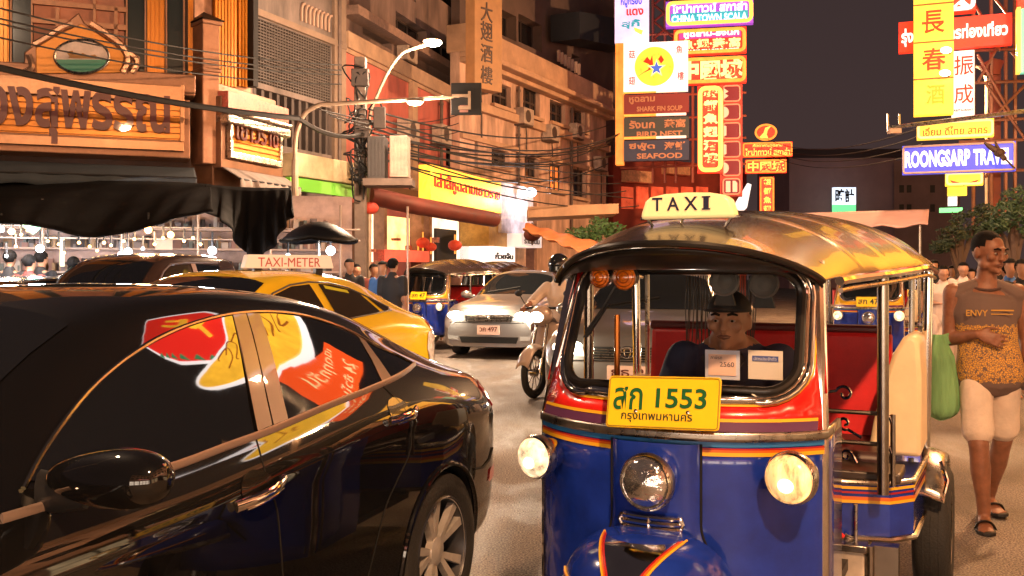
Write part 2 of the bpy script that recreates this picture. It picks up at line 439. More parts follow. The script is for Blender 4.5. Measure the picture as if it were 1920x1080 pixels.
SEDAN = dict(
    W=[(-.86, .60), (-.80, .72), (-.68, .815), (-.45, .868), (-.1, .893), (.4, .895), (1.4, .895), (2.4, .893), (2.9, .88), (3.25, .83), (3.45, .74), (3.56, .6)],
    zbot=[(-.86, .34), (-.6, .25), (-.2, .22), (2.8, .20), (3.3, .22), (3.56, .30)],
    beltz=[(-.86, .86), (-.6, .965), (-.35, 1.0), (-.05, 1.03), (.2, 1.045), (.5, 1.035), (1.04, .985), (1.52, .945), (2.07, .93), (2.5, .90), (3.0, .83), (3.3, .73), (3.56, .58)],
    beltw=[(-.86, .54), (-.8, .64), (-.68, .73), (-.4, .775), (0, .79), (1.0, .797), (2.0, .80), (2.6, .77), (3.1, .72), (3.4, .62), (3.56, .5)],
    railz=[(-.86, .89), (-.6, .995), (-.35, 1.06), (.05, 1.185), (.3, 1.268), (.6, 1.328), (1.0, 1.352), (1.3, 1.338), (1.56, 1.29), (1.75, 1.215), (1.95, 1.095), (2.12, .98), (2.5, .93), (3.0, .86), (3.3, .76), (3.56, .60)],
    railw=[(-.86, .50), (-.6, .67), (-.35, .655), (.05, .612), (.6, .574), (1.2, .574), (1.6, .592), (2.1, .70), (2.6, .69), (3.1, .62), (3.56, .42)],
    top=[(-.86, .905), (-.6, 1.02), (-.45, 1.055), (-.2, 1.16), (.2, 1.325), (.6, 1.395), (1.0, 1.416), (1.3, 1.408), (1.55, 1.365), (1.8, 1.265), (2.2, 1.07), (2.4, 1.0), (2.8, .945), (3.2, .85), (3.4, .76), (3.56, .64)])
SED_X = [-.86, -.84, -.81, -.77, -.72, -.66, -.58, -.5, -.42, -.34, -.26, -.18, -.1] + [.0 + .08 * k for k in range(0, 40)] + [3.2, 3.26, 3.32, 3.38, 3.43, 3.48, 3.52, 3.55, 3.56]
SED_X = sorted(set(round(x, 3) for x in SED_X if x <= 3.56))

# ---------------------------------------------------------------- the black sedan in front
HEAD_B = math.atan2(-.928, -.371)
bc = Car(SEDAN, SED_X, -1.096, 4.33, HEAD_B)
black_paint = mat('black_car_paint', (.004, .004, .0045), .4, 0., coat=1.0, ior=1.2, spec=.1)
black_paint.node_tree.nodes['Principled BSDF'].inputs['Coat IOR'].default_value = 1.62
def sedan_common(car, root, paint, pxl, lights=True, win=tint):
    """glass, trim and lamps shared by the two sedans seen from their left rear quarter"""
    car.body(root, paint)
    for x in (0., 2.7):
        for sg in (1, -1): wheel(root, x, sg)
    mb = MB(); xs0 = 1.60
    ws = [(xs0, .54), (1.75, .57), (1.95, .62), (2.13, .68), (2.30, .60), (2.36, .3), (2.37, 0), (2.36, -.3), (2.30, -.60), (2.13, -.68), (1.95, -.62), (1.75, -.57), (xs0, -.54), (1.575, -.3), (1.565, 0), (1.575, .3)]
    car.tpanel(mb, ws); mb.build('windscreen', win, root)
    mb = MB(); rw = [(-.40, .56), (-.1, .56), (.2, .50), (.27, .25), (.28, 0), (.27, -.25), (.2, -.50), (-.1, -.56), (-.40, -.56), (-.44, 0)]
    car.tpanel(mb, rw); mb.build('rear_window', win, root)
    if lights:
        for sg in (1, -1):
            mb = MB(); car.panel(mb, [(-.83, .80), (-.82, .90), (-.62, .955), (-.52, .93), (-.60, .86), (-.74, .80)], .006, sg); mb.build('tail_lamp', red_lens, root)
            mb = MB(); car.panel(mb, [(3.5, .52), (3.54, .62), (3.32, .74), (3.05, .76), (3.2, .62)], .006, sg); mb.build('headlamp', lamp_clear, root)

sed = thing('sedan_car', 'glossy black sedan with tinted windows and chrome trim, nearest car in the traffic', 'car')
sedan_common(bc, sed, black_paint, None)
px = lambda *p: [bc.pix(*q) for q in p]
# glass: front door, rear door, small quarter pane; outlines follow the photo
up_line = [(40, 915), (70, 858), (108, 800), (160, 735), (215, 685), (262, 652), (305, 628), (365, 604), (432, 588), (500, 584), (570, 592), (640, 615), (700, 647), (740, 665), (772, 681)]
lo_line = [(772, 686), (740, 708), (700, 726), (620, 758), (545, 790), (495, 811), (420, 838), (330, 872), (200, 912), (60, 955)]
def cutline(line, xa, xb): return [p for p in line if xa < p[0] < xb]
mb = MB(); bc.panel(mb, px(*([(52, 900)] + cutline(up_line, 60, 430) + [(432, 590), (470, 800), (478, 815)] + cutline(lo_line, 60, 470))), .006)
fw = mb.build('front_window', tint, sed)
mb = MB(); bc.panel(mb, px((484, 588), (500, 586), (570, 594), (640, 617), (668, 632), (716, 722), (700, 724), (620, 756), (538, 790), (505, 680)), .006); mb.build('rear_door_window', tint, sed)
mb = MB(); bc.panel(mb, px((680, 640), (700, 650), (740, 668), (770, 683), (740, 704), (724, 714)), .006); mb.build('quarter_window', tint, sed)
pillar_mat = mat('satin_pillar', (.11, .072, .060), .32, .15, coat=.4)
mb = MB(); bc.panel(mb, px((433, 590), (457, 587), (506, 796), (479, 808)), .009); bc.panel(mb, px((459, 587), (483, 587), (536, 785), (509, 796)), .009)
mb.build('door_pillar', pillar_mat, sed)
mb = MB(); bc.panel(mb, px((667, 629), (682, 640), (733, 712), (716, 722)), .010); mb.build('rear_pillar_trim', pillar_mat, sed)
# chrome mouldings round the glass and mirror, door handles, seams, sill
mb = MB(); a = spline([Vector((*bc.pix(*p), 0)) for p in up_line], 3); bc.strip(mb, [(p.x, p.y) for p in a], [.006] + [.007] * (len(a) - 2) + [.006], .006)
mb.build('upper_moulding', mat('bright_trim', (.75, .66, .50), .12, 1.), sed)
mb = MB(); a = [Vector((*bc.pix(*p), 0)) for p in [(0, 973)] + lo_line[::-1] + [(776, 683)]]; a = spline(a, 3); bc.strip(mb, [(p.x, p.y) for p in a], [(.013, .006)] * len(a), .005)
mb.build('lower_moulding', mat('brushed_trim', (.36, .27, .23), .45, .7), sed)
gapm = mat('panel_gap', (.001, .001, .001), .9)
for seam in ([(478, 815), (500, 900), (520, 960), (530, 1080)], [(716, 722), (760, 770), (770, 840), (745, 900), (720, 960), (690, 1080)]):
    mb = MB(); a = spline([Vector((*bc.pix(*p), 0)) for p in seam], 4); bc.strip(mb, [(p.x, p.y) for p in a], .003, .0); mb.build('door_seam', gapm, sed)
def handle(root, car, x0, x1, z0, z1):
    cx, cz = (x0 + x1) / 2, (z0 + z1) / 2
    mb = MB(); cup = [(cx + .075 * math.cos(t * .524), cz + .012 + .052 * math.sin(t * .524)) for t in range(12)]
    car.panel(mb, cup, .003, step=.03); mb.build('handle_recess', mat('recess_black', (.003, .003, .003), .25, coat=1), root)
    mb = MB(); N = 9; pts = []; rs = []
    for k in range(N):
        t = k / (N - 1); x, z = x0 + (x1 - x0) * t, z0 + (z1 - z0) * t; pts.append(Vector((x, car.side(x, z) + .010 + .026 * math.sin(math.pi * t), z))); rs.append((.010 + .004 * math.sin(math.pi * t), .016))
    mb.tube(pts, rs, 10, side=(0, 1, 0)); h = mb.build('door_handle', chrome, root)
    mb = MB(); mb.tube([p + Vector((0, .006, -.016)) for p in pts[1:-1]], .0035, 6); mb.build('handle_trim', chrome, h)
handle(sed, bc, 1.36, 1.13, .802, .835); handle(sed, bc, .47, .26, .915, .932)
# door mirror
mb = MB(); M = Matrix.Rotation(R(-8), 3, 'Y')
def mir(u, v):
    th, ph = u * 2 * math.pi, v * math.pi
    # length runs out from the door, thin front to back
    yy = -math.cos(ph); rr = math.sin(ph) ** .75
    return Vector((1.93 + .08 * rr * math.cos(th) + .02 * yy, .998 + .178 * yy, 1.0 + .064 * rr * math.sin(th) * (1.0 + .22 * yy) + .012 * yy))
mb.grid(mir, 32, 16); mo = mb.build('door_mirror', black_paint, sed)
mb = MB(); mb.tube([(1.93, .80, .955), (1.93, .86, .955), (1.93, .93, .965)], [(.05, .02), (.045, .018), (.04, .02)], 10); mb.build('mirror_foot', black_plastic, mo)
# creases in the flank, rear arch edge
for cr_ in ([(520, 1072), (640, 1000), (740, 958)], [(180, 1040), (330, 975), (415, 935)]):
    pass
mb = MB(); mb.tube([Vector((.0 + .352 * math.cos(R(a)), bc.side(.352 * math.cos(R(a)), .32 + .352 * math.sin(R(a))) + .001, .32 + .352 * math.sin(R(a)))) for a in range(-5, 190, 6)], .012, 8); mb.build('arch_lip', black_paint, sed)
mb = MB(); bc.panel(mb, [(-.66, .50), (-.52, .50), (-.54, .55), (-.66, .56)], .006); mb.build('bumper_reflector', red_lens, sed)
# rear bumper corner with its bright reflector strip
mb = MB(); bc.strip(mb, [(-.30, .60), (-.42, .585), (-.52, .60), (-.60, .64)], .004, .004); mb.build('bumper_seam', gapm, sed)
bc.place(sed)

# ---------------------------------------------------------------- the yellow taxi behind it
taxi_paint = mat('taxi_yellow', (.84, .57, .012), .25, coat=1., var=.06, vscale=3)
tcar = Car(SEDAN, SED_X, 0, 0, R(-90 - 22))
# rear axle placed so that the tip of its side glass falls on photo column 745, 9.2 m away
tip = Vector((-.05, .80)); ff, nn = tcar.f, tcar.n
tcar.o = Vector(((745 - CXP) * 9.2 / FPX, 9.2)) - ff * tip.x - nn * tip.y
taxi = thing('taxi_car', 'yellow taxi with a white roof sign, between the black sedan and the market', 'taxi')
sedan_common(tcar, taxi, taxi_paint, None)
up = [(1.98, 1.02), (1.8, 1.13), (1.6, 1.225), (1.35, 1.285), (1.1, 1.305), (.8, 1.295), (.55, 1.25), (.3, 1.165), (.08, 1.075)]
lo = [(.08, 1.06), (.4, 1.045), (.8, 1.02), (1.1, .995), (1.5, .965), (2.0, .95)]
see = mat('taxi_window', (.03, .022, .014), .05, ior=1.6)
mb = MB(); tcar.panel(mb, [(2.0, .96)] + [p for p in up if p[0] > 1.1] + [(1.1, 1.30), (1.06, 1.0), (1.1, .997), (1.5, .967)], .006); mb.build('front_window', see, taxi)
mb = MB(); tcar.panel(mb, [(.98, 1.302), (.8, 1.295), (.55, 1.25), (.42, 1.21), (.30, 1.06), (.4, 1.047), (.8, 1.022), (.96, 1.005)], .006); mb.build('rear_door_window', see, taxi)
mb = MB(); tcar.panel(mb, [(.34, 1.18), (.08, 1.075), (.08, 1.062), (.24, 1.06)], .006); mb.build('quarter_window', see, taxi)
mb = MB(); tcar.strip(mb, [(p[0], p[1] + .012) for p in up], .008, .004); tcar.strip(mb, lo, .007, .004); mb.build('window_rubber', black_plastic, taxi)
# a bright lime sun strip and pale headrests seen behind the glass
mb = MB(); tcar.panel(mb, [(.92, 1.29), (.6, 1.245), (.6, 1.22), (.92, 1.262)], .009, step=.05); mb.build('sun_strip', mat('lime_strip', (.55, .55, .02), .3), taxi)
for sg in (1,):
    mb = MB(); tcar.panel(mb, [(-.80, .55), (-.79, .80), (-.60, .86), (-.45, .84), (-.42, .70), (-.5, .55)], .008); mb.build('rear_lamp_cluster', mat('pale_lens', (.8, .72, .66), .1, coat=1., var=.5, vscale=20), taxi)
tcar.place(taxi); taxi.scale = (1.045, 1.045, 1.045)
# roof sign: clear box on two feet, TAXI-METER on its front
ts = thing('taxi_roof_sign', 'white TAXI-METER sign box with red letters on the yellow taxi roof', 'sign')
tp = Panel(447, 8.2, 620, 8.6)
mb = MB(); (u0, z0), (u1, z1) = tp.uz(450, 503), tp.uz(616, 479)
mb.prism([(u0, z0), (u1, z0), (u1 - .03, z1), (u0 + .03, z1)], tp.W(0, 0, 0), tp.u, tp.z, tp.n * .14)
mb.build('sign_box', mat('sign_acrylic', (.75, .62, .5), .3, emit=(1., .72, .52), es=.35), ts, bevel=.01)
mb = MB(); tp.text(mb, 'TAXI-METER', 475, 500, 590, 484, .146, .003); mb.build('lettering', mat('faded_red', (.55, .12, .08), .5), ts)
for uu in (u0 + .12, u1 - .12):
    mb = MB(); tp.ubox(mb, uu - .03, 1.38, uu + .03, z0 + .005, .03, .11); mb.build('foot', black_plastic, ts)
tcl = [o for o in ts.children]
# ---------------------------------------------------------------- tuk-tuks
TT = R(-26); TU = Vector((math.cos(TT), math.sin(TT))); TV = Vector((-math.sin(TT), math.cos(TT))); TO = Vector((.464, 3.20))
def tka(px_, py_, b):
    """photo pixel -> (x, z) on the cross plane y = b of the front tuk-tuk"""
    k = (px_ - CXP) / FPX
    a = (k * (TO.y + TV.y * b) - TO.x - TV.x * b) / (TU.x - k * TU.y); d = TO.y + TU.y * a + TV.y * b
    return a, HC - (py_ - YH) * d / FPX
blue = mat('tuk_blue', (.008, .030, .29), .18, coat=.8, var=.35, vscale=5, bump=.02, bscale=7)
red = mat('tuk_red', (.62, .016, .010), .24, coat=.7, var=.22, vscale=7)
yellow = mat('pin_yellow', (.75, .42, .02), .35)
orange = mat('pin_orange', (.62, .12, .01), .35)
pinred = mat('pin_red', (.35, .01, .01), .35)
lightblue = mat('pin_blue', (.02, .14, .38), .3)
plate_y = mat('plate_yellow', (.85, .56, .012), .38, var=.05, vscale=10)
plate_g = mat('plate_green', (.006, .10, .03), .4)
vinyl = mat('roof_vinyl', (.028, .016, .011), .26, coat=.25, bump=.02, bscale=240, spec=.7)
black_vinyl = mat('black_trim', (.007, .006, .006), .35, coat=.2)
seat_red = mat('seat_red', (.62, .020, .022), .42, var=.12, vscale=10, bump=.1, bscale=160)
seat_cream = mat('seat_cream', (.80, .62, .38), .42, var=.08, vscale=9)
steel = mat('steel_tube', (.36, .32, .28), .22, 1., var=.15, vscale=10)
amber = mat('amber_glass', (.70, .17, .01), .08, coat=1., var=.7, vscale=38)
grey_horn = mat('grey_plastic', (.14, .135, .13), .5)
def clear_glass():
    m = bpy.data.materials.new('clear_screen'); m.use_nodes = True; t = m.node_tree; t.nodes.clear(); N = t.nodes.new
    o, mx, tr, gl, fr = N('ShaderNodeOutputMaterial'), N('ShaderNodeMixShader'), N('ShaderNodeBsdfTransparent'), N('ShaderNodeBsdfGlossy'), N('ShaderNodeFresnel')
    tr.inputs[0].default_value = (.93, .94, .93, 1); gl.inputs['Roughness'].default_value = .0; fr.inputs[0].default_value = 1.28
    t.links.new(fr.outputs[0], mx.inputs[0]); t.links.new(tr.outputs[0], mx.inputs[1]); t.links.new(gl.outputs[0], mx.inputs[2]); t.links.new(mx.outputs[0], o.inputs[0]); return m
clear = clear_glass()

def nose_y(x, hw=.495, c=.22): return c * (abs(x) / hw) ** 2.5
def make_tuk(label, hero=True, c_body=blue, c_band=red, lit=True, plate='สก 1553'):
    t = thing('tuk_tuk', label, 'tuk-tuk', group=None if hero else 'tuk-tuks further down the street')
    # lower front shell, bowed in plan, with side returns
    def shell(mb, z0, z1, lean=0., off=0., x0=-.495, x1=.495, nx=36, nz=8, ret=.42):
        xs = [x0 + (x1 - x0) * i / nx for i in range(nx + 1)]
        path = [(x0, nose_y(x0) + ret)] * (ret > 0) + [(x0, nose_y(x0) + ret * .5)] * (ret > 0) + [(x, nose_y(x)) for x in xs] + [(x1, nose_y(x1) + ret * .5)] * (ret > 0) + [(x1, nose_y(x1) + ret)] * (ret > 0)
        n = len(path); vs = []
        for j in range(nz + 1):
            z = z0 + (z1 - z0) * j / nz; dy = lean * (z - z0) / (z1 - z0)
            for i, (x, y) in enumerate(path):
                q = path[min(n - 1, i + 1)]; p = path[max(0, i - 1)]; nx_, ny_ = (q[1] - p[1]), -(q[0] - p[0]); L = math.hypot(nx_, ny_) or 1
                vs.append((x + nx_ / L * off, y + ny_ / L * off + dy, z))
        return mb.add(vs, [(j * n + i, j * n + i + 1, (j + 1) * n + i + 1, (j + 1) * n + i) for j in range(nz) for i in range(n - 1)])
    mb = MB(); shell(mb, .28, .915); body = mb.build('front_shell', c_body, t, smooth=60, solid=.012, off=-1)
    # pinstripes under the chrome belt
    for z0, z1, m in ((.868, .880, yellow), (.880, .888, orange), (.888, .894, pinred), (.897, .914, lightblue)):
        mb = MB(); shell(mb, z0, z1, off=.003, nz=1, ret=0); mb.build('pinstripe', m, body, smooth=60)
    mb = MB(); shell(mb, .915, .945, off=.012, nz=3, ret=.30); mb.build('chrome_belt', chrome_dull, t, smooth=60, solid=.012, off=-1)
    # cowl above the belt: purple line, red band between yellow lines, chrome round the screen
    def lean_pt(x, z, off=0.):
        f = (z - .945) / .5; hw = .48 - .03 * f
        return Vector((x + .06 * max(0, f) * max(0, -x / .4), nose_y(x, .495, .20) + .13 * f + .02 - off, z))
    def cowl(mb, zl, zr, off, x0=-.48, x1=.48, nx=32, nz=4):
        zl_ = zl if callable(zl) else (lambda x: zl); zr_ = zr if callable(zr) else (lambda x: zr)
        return mb.grid(lambda u, v: lean_pt(x0 + (x1 - x0) * u, zl_(x0 + (x1 - x0) * u) * (1 - v) + zr_(x0 + (x1 - x0) * u) * v, off), nx, nz)
    # opening of the windscreen in (x, z)
    wx0, wx1, wz0, wz1 = -.395, .415, 1.075, 1.455
    def ring(grow, n=6): return rrect(wx0 - grow, wz0 - grow, wx1 + grow, wz1 + grow, .085 + grow, n)
    outer = [(-.488, .945), (.488, .945), (.478, 1.2), (.470, 1.475), (-.450, 1.475), (-.470, 1.2)]
    def fine(loop, st=.05):
        o = []
        for i, p in enumerate(loop):
            q = loop[(i + 1) % len(loop)]; n = max(1, int(math.hypot(q[0] - p[0], q[1] - p[1]) / st)); o += [(p[0] + (q[0] - p[0]) * k / n, p[1] + (q[1] - p[1]) * k / n) for k in range(n)]
        return o
    def sheet(mb, loop, holes, off):
        vs, fs = cdt(fine(loop), [fine(h) for h in holes]); return mb.add([lean_pt(x, z, off) for x, z in vs], [tuple(reversed(f)) if False else f for f in fs])
    mb = MB(); sheet(mb, outer, [ring(.045)], 0.); cowl_o = mb.build('cowl', c_band, t, smooth=50, solid=.01, off=0)
    yl = [(-.482, .985), (.482, .985)]
    mb = MB(); cowl(mb, .945, .975, .009); mb.build('purple_line', mat('pin_purple', (.10, .03, .09), .35), cowl_o)
    mb = MB(); cowl(mb, .975, .985, .011); mb.build('yellow_line', yellow, cowl_o)
    mb = MB(); sheet(mb, ring(.052), [ring(.043)], .008); mb.build('yellow_outline', yellow, cowl_o)
    mb = MB(); sheet(mb, ring(.043), [ring(.012)], .010); mb.tube([lean_pt(x, z, .014) for x, z in ring(.038)], .008, 8, closed=True); fr = mb.build('chrome_surround', chrome, t, smooth=50, solid=.008, off=0)
    mb = MB(); mb.tube([lean_pt(x, z, .016) for x, z in ring(.006)], (.017), 10, closed=True); mb.build('screen_rubber', black_vinyl, fr)
    mb = MB(); sheet(mb, ring(-.006), [], 0.); glass = mb.build('windscreen', clear if hero else dark_glass, t, smooth=50)
    if hero:
        # wiper, document cards inside the glass
        mb = MB(); p0, p1 = lean_pt(-.215, 1.405, .03), lean_pt(-.325, 1.245, .03)
        mb.tube([p0, (p0 + p1) / 2 + Vector((.01, -.012, 0)), p1], .004, 6); mb.obox(p1 + Vector((-.01, -.004, -.02)), (.016, 0, 0), (0, .012, 0), (p0 - p1) * .75); mb.build('wiper', black_plastic, t)
        for nm, (xa, ya, xb, yb), col, lines in (('permit_card', (1320, 656, 1385, 714), s(205, 212, 235), '2560'), ('licence_card', (1401, 657, 1466, 714), s(225, 215, 205), 'บัตรประจำตัว')):
            (ax, az), (bx, bz) = tka(xa, ya, .27), tka(xb, yb, .27)
            mb = MB(); mb.obox((ax, .285, bz), (bx - ax, 0, 0), (0, .003, 0), (0, 0, az - bz)); cd = mb.build(nm, mat(nm, col, .5), t)
            mb = MB()
            if lines == '2560':
                mb.obox((ax + .012, .282, bz + .014), (bx - ax - .024, 0, 0), (0, .002, 0), (0, 0, az - bz - .028)); mb.build('pink_field', mat('pink_paper', s(240, 205, 190), .6), cd)
                mb = MB(); mb.text('2560', (ax + .052, .280, bz + .045), (1, 0, 0), (0, 0, 1), .05, .016); mb.text('ภาษีรถ', (ax + .02, .280, bz + .07), (1, 0, 0), (0, 0, 1), .04, .012); mb.build('lettering', mat('card_ink', s(60, 60, 80), .6), cd)
            else:
                mb.obox((ax + .014, .282, az - .036), (bx - ax - .028, 0, 0), (0, .002, 0), (0, 0, .018)); mb.build('blue_bar', mat('card_blue', s(70, 90, 160), .6), cd)
                mb = MB(); mb.text(lines, (ax + .02, .280, az - .033), (1, 0, 0), (0, 0, 1), bx - ax - .04, .012); mb.build('lettering', mat('card_white', s(230, 230, 235), .6), cd)
    # raised centre panel of the nose with its flare
    hw = lambda z: .150 + .11 * max(0, (.64 - z) / .2) ** 1.5 if z < .64 else .150
    mb = MB(); mb.grid(lambda u, v: (lambda z: Vector(((2 * u - 1) * hw(z), nose_y((2 * u - 1) * hw(z)) - .030 * (1 - abs(2 * u - 1) ** 8) - .004, z)))(.40 + (.905 - .40) * v), 24, 14)
    np_ = mb.build('nose_panel', c_body, t, smooth=60)
    for sg in (1, -1):
        mb = MB(); mb.tube([(sg * hw(z), nose_y(hw(z)) - .006, z) for z in [.905 - .02 * k for k in range(26)]], .0045, 6); mb.build('nose_seam', black_gap, np_)
    # headlamps: the middle one off, two at the sides lit
    def lamp(x, y, z, r, on, aim=0.):
        ax = Vector((math.sin(aim), -math.cos(aim), 0)); c = Vector((x, y, z))
        mb = MB(); mb.lathe([(.004, -.13), (r * .45, -.125), (r * .8, -.09), (r * 1.0, -.03), (r * 1.06, -.005), (r * 1.06, .006), (r * 1.0, .012), (r * .955, .004)], c, ax, 36); hl = mb.build('headlamp', chrome, t, smooth=50)
        mb = MB(); mb.lathe([(r * .96, .004), (r * .8, .022), (r * .5, .032), (.001, .037)], c, ax, 36)
        # ribbed lens
        if on:
            mc = MB(); cc = c + Vector((0, 0, -r * .22)); mc.ell(cc + ax * .034, (r * .34, .012, r * .30), 16, 8); mc.build('bulb', glow('lamp_core', (1., .84, .52), 3.), hl)
        l = mb.build('lens', (mat('lit_lens', (.9, .7, .4), .2, emit=(1., .56, .20), es=.7, var=.75, vscale=34, stretch=(1, 1, .2)) if on == 1 else mat('lit_lens_white', (.9, .8, .6), .2, emit=(1., .78, .48), es=.95, var=.7, vscale=26) if on == 2 else mat('clear_lens', (.80, .80, .82), .06, .95, coat=1, bump=.35, bscale=30, var=.2, vscale=24)), hl, smooth=60)
        mb = MB(); mb.lathe([(r * 1.07, -.03), (r * 1.11, -.02), (r * 1.11, -.005), (r * 1.07, .004)], c, ax, 36); mb.build('lamp_rim', chrome_dull, hl, smooth=50)
        return hl
    lamp(.0, -.10, .79, .083, 0, R(-6)); lamp(-.4275, .0, .818, .068, 2 if lit else 0, R(-14)); lamp(.4275, .0, .822, .075, 1 if lit and hero else (2 if lit else 0), R(-10))
    # horn grille under the middle lamp
    mb = MB()
    for z in (.672, .654, .636): mb.tube(spline([(-.092, -.035, z), (-.085, -.055, z), (0, -.068, z), (.085, -.055, z), (.092, -.035, z)], 4), .008, 8)
    mb.tube([(-.095, -.045, .675), (-.104, -.045, .654), (-.095, -.045, .633)], .008, 8); mb.tube([(.095, -.045, .675), (.104, -.045, .654), (.095, -.045, .633)], .008, 8); mb.tube([(0, -.07, .675), (0, -.07, .633)], .006, 8)
    mb.build('horn_grille', chrome, t)
    # number plate
    if plate:
        pc = [tka(1143, 704, -.01), tka(1352, 713, -.01), tka(1348, 809, -.06), tka(1135, 800, -.06)] if hero else [(-.17, 1.10), (.17, 1.10), (.17, .95), (-.17, .95)]
        v4 = [Vector((p[0], y_, p[1])) for p, y_ in zip(pc, (-.01, -.01, -.06, -.06))]
        ux = (v4[2] - v4[3]); uy = (v4[0] - v4[3]); W_, H_ = ux.length, uy.length; ux.normalize(); uy.normalize(); nn = ux.cross(uy).normalized()
        # outward is towards -y
        if nn.y > 0: nn = -nn
        mb = MB(); mb.prism(rrect(0, 0, W_, H_, .012, 3), v4[3], ux, uy, -nn * .004); pl = mb.build('number_plate', plate_y, t, bevel=.0015)
        mb = MB(); mb.tube([v4[3] + ux * x + uy * y + nn * .001 for x, y in rrect(.005, .005, W_ - .005, H_ - .005, .01, 3)], .0022, 6, closed=True); mb.build('plate_rim', mat('plate_rim', (.35, .25, .02), .4), pl)
        if hero:
            mb = MB(); mb.text(plate.split()[0], v4[3] + ux * .022 + uy * .058 + nn * .001, ux, uy, .098, .075, nn * .002, .012); mb.build('plate_letters', plate_g, pl); mb = MB(); mb.text(plate.split()[1], v4[3] + ux * .165 + uy * .067 + nn * .001, ux, uy, .165, .064, nn * .002, .018)
            mb.build('plate_number', plate_g, pl)
            mb = MB(); mb.text('กรุงเทพมหานคร', v4[3] + ux * .052 + uy * .018 + nn * .001, ux, uy, .235, .03, nn * .0015, .008); mb.build('plate_province', mat('plate_ink', (.01, .03, .015), .5), pl)
            for q in (.1, .272):
                mb = MB(); mb.lathe([(.0065, 0), (.006, .003), (.002, .005), (.001, .005)], v4[3] + ux * q + uy * .055 + nn * .001, nn, 10); mb.build('plate_screw', chrome, pl)
        else:
            mb = MB(); mb.text(plate, v4[3] + ux * .03 + uy * .04 + nn * .001, ux, uy, W_ - .06, H_ - .07, nn * .002, .02); mb.build('plate_number', mat('plate_ink', (.01, .03, .015), .5), pl)
    # front mudguard with painted panels and chrome spear, front wheel
    fx, fy, fz, ra, rb, rc = .0, -.05, .455, .275, .30, .185
    def dome(u, v, g=1., dz=0.):
        th = math.pi * (u); ph = v * math.pi / 2
        return Vector((fx - ra * g * math.cos(th) * math.cos(ph) ** .8, fy - rb * g * (math.sin(th) * math.cos(ph) ** .8), fz + rc * g * math.sin(ph) + dz))
    mb = MB(); mb.grid(lambda u, v: dome(u, v), 32, 14); gd = mb.build('mudguard', c_body, t, smooth=60)
    mb = MB(); mb.tube([dome(k / 32, .0) for k in range(33)], (.012), 8); mb.build('guard_rim', chrome_dull, gd)
    def spear(x, ph, g=1.012):
        cf = math.cos(ph) ** .8; th = math.acos(max(-1, min(1, -x / (ra * cf)))); return Vector((fx - ra * g * math.cos(th) * cf, fy - rb * g * math.sin(th) * cf, fz + rc * g * math.sin(ph)))
    wv = lambda v: .012 + .10 * v ** 1.5
    PH = lambda v: .02 + 1.10 * v
    mb = MB(); mb.grid(lambda u, v: spear((2 * u - 1) * wv(v), PH(v)), 10, 16); mb.build('chrome_spear', chrome, gd, smooth=60)
    for sg in (1, -1):
        for e, m in ((.006, pinred), (.013, orange), (.021, yellow)):
            mb = MB(); mb.tube([spear(sg * (wv(v) + e), PH(v), 1.014) for v in [k / 14 for k in range(2, 15)]] , .0042, 6); mb.build('spear_stripe', m, gd)
            mb = MB(); mb.tube([spear(sg * (wv(.14) + e + k * .0205), PH(.14) + .10 * (k / 11) ** 2 + e * 2, 1.014) for k in range(11)], .0042, 6); mb.build('guard_edge_stripe', m, gd)
    wheel_t(t, 0., .02, .24, .075)
    for sg in (1, -1):
        mb = MB(); mb.tube([(sg * .075, .08, .62), (sg * .075, .02, .24)], .018, 8); mb.build('fork', steel, t)
    # corner pillars of the cab
    for sg in (1, -1):
        mb = MB(); mb.tube([(sg * .487, .235, .28), (sg * .487, .235, .94), (sg * .475 + (.03 if sg < 0 else 0), .27, 1.2), (sg * .462 + (.06 if sg < 0 else 0), .31, 1.49)], [.02, .02, .022, .022], 10); p_ = mb.build('cab_pillar', chrome, t)
        mb = MB(); mb.tube([(sg * .497, .25, .30), (sg * .497, .25, .90)], .006, 6); mb.build('pillar_stripe', orange, p_)
        mb = MB(); mb.grid(lambda u, v: Vector((sg * (.496 - .024 * v - (.05 * v + .01 if sg < 0 else 0)), .235 + .05 * u + .07 * v, 1.06 + .40 * v)), 2, 6); mb.build('pillar_red', c_band, p_, solid=.006)
        mb = MB(); mb.tube([(sg * .487, .30, .30), (sg * .487, .30, .94), (sg * .472 + (.03 if sg < 0 else 0), .34, 1.2), (sg * .46 + (.05 if sg < 0 else 0), .38, 1.49)], .013, 8); mb.build('inner_post', steel, t)
    # cab floor, side sills, rear tub
    mb = MB(); mb.bb(-.48, .2, .30, .48, 1.25, .34); mb.build('cab_floor', mat('floor_metal', (.06, .055, .05), .5, .5), t)
    # passenger tub: front face with stripes, sides, back
    tub = [(.30, .98), (.62, 1.06), (.70, 1.16), (.72, 1.9), (.68, 2.0), (-.68, 2.0), (-.72, 1.9), (-.70, 1.16), (-.62, 1.06), (-.30, .98)]
    def wrap(mb, loop, z0, z1, off=0.):
        n = len(loop); cx = 0.; cy = 1.5; q = []
        for i, (x, y) in enumerate(loop):
            a, b = loop[i - 1], loop[(i + 1) % n]; nx_, ny_ = b[1] - a[1], -(b[0] - a[0]); L = math.hypot(nx_, ny_)
            if nx_ * (x - cx) + ny_ * (y - cy) < 0: nx_, ny_ = -nx_, -ny_
            q.append((x + nx_ / L * off, y + ny_ / L * off))
        vs = [(x, y, z0) for x, y in q] + [(x, y, z1) for x, y in q]
        return mb.add(vs, [(i, n + i, n + (i + 1) % n, (i + 1) % n) for i in range(n)])
    mb = MB(); wrap(mb, tub, .395, .615); vs = [(x, y, .613) for x, y in tub]; mb.poly(vs); mb.poly([(x, y, .397) for x, y in tub][::-1]); tubo = mb.build('passenger_tub', c_body, t)
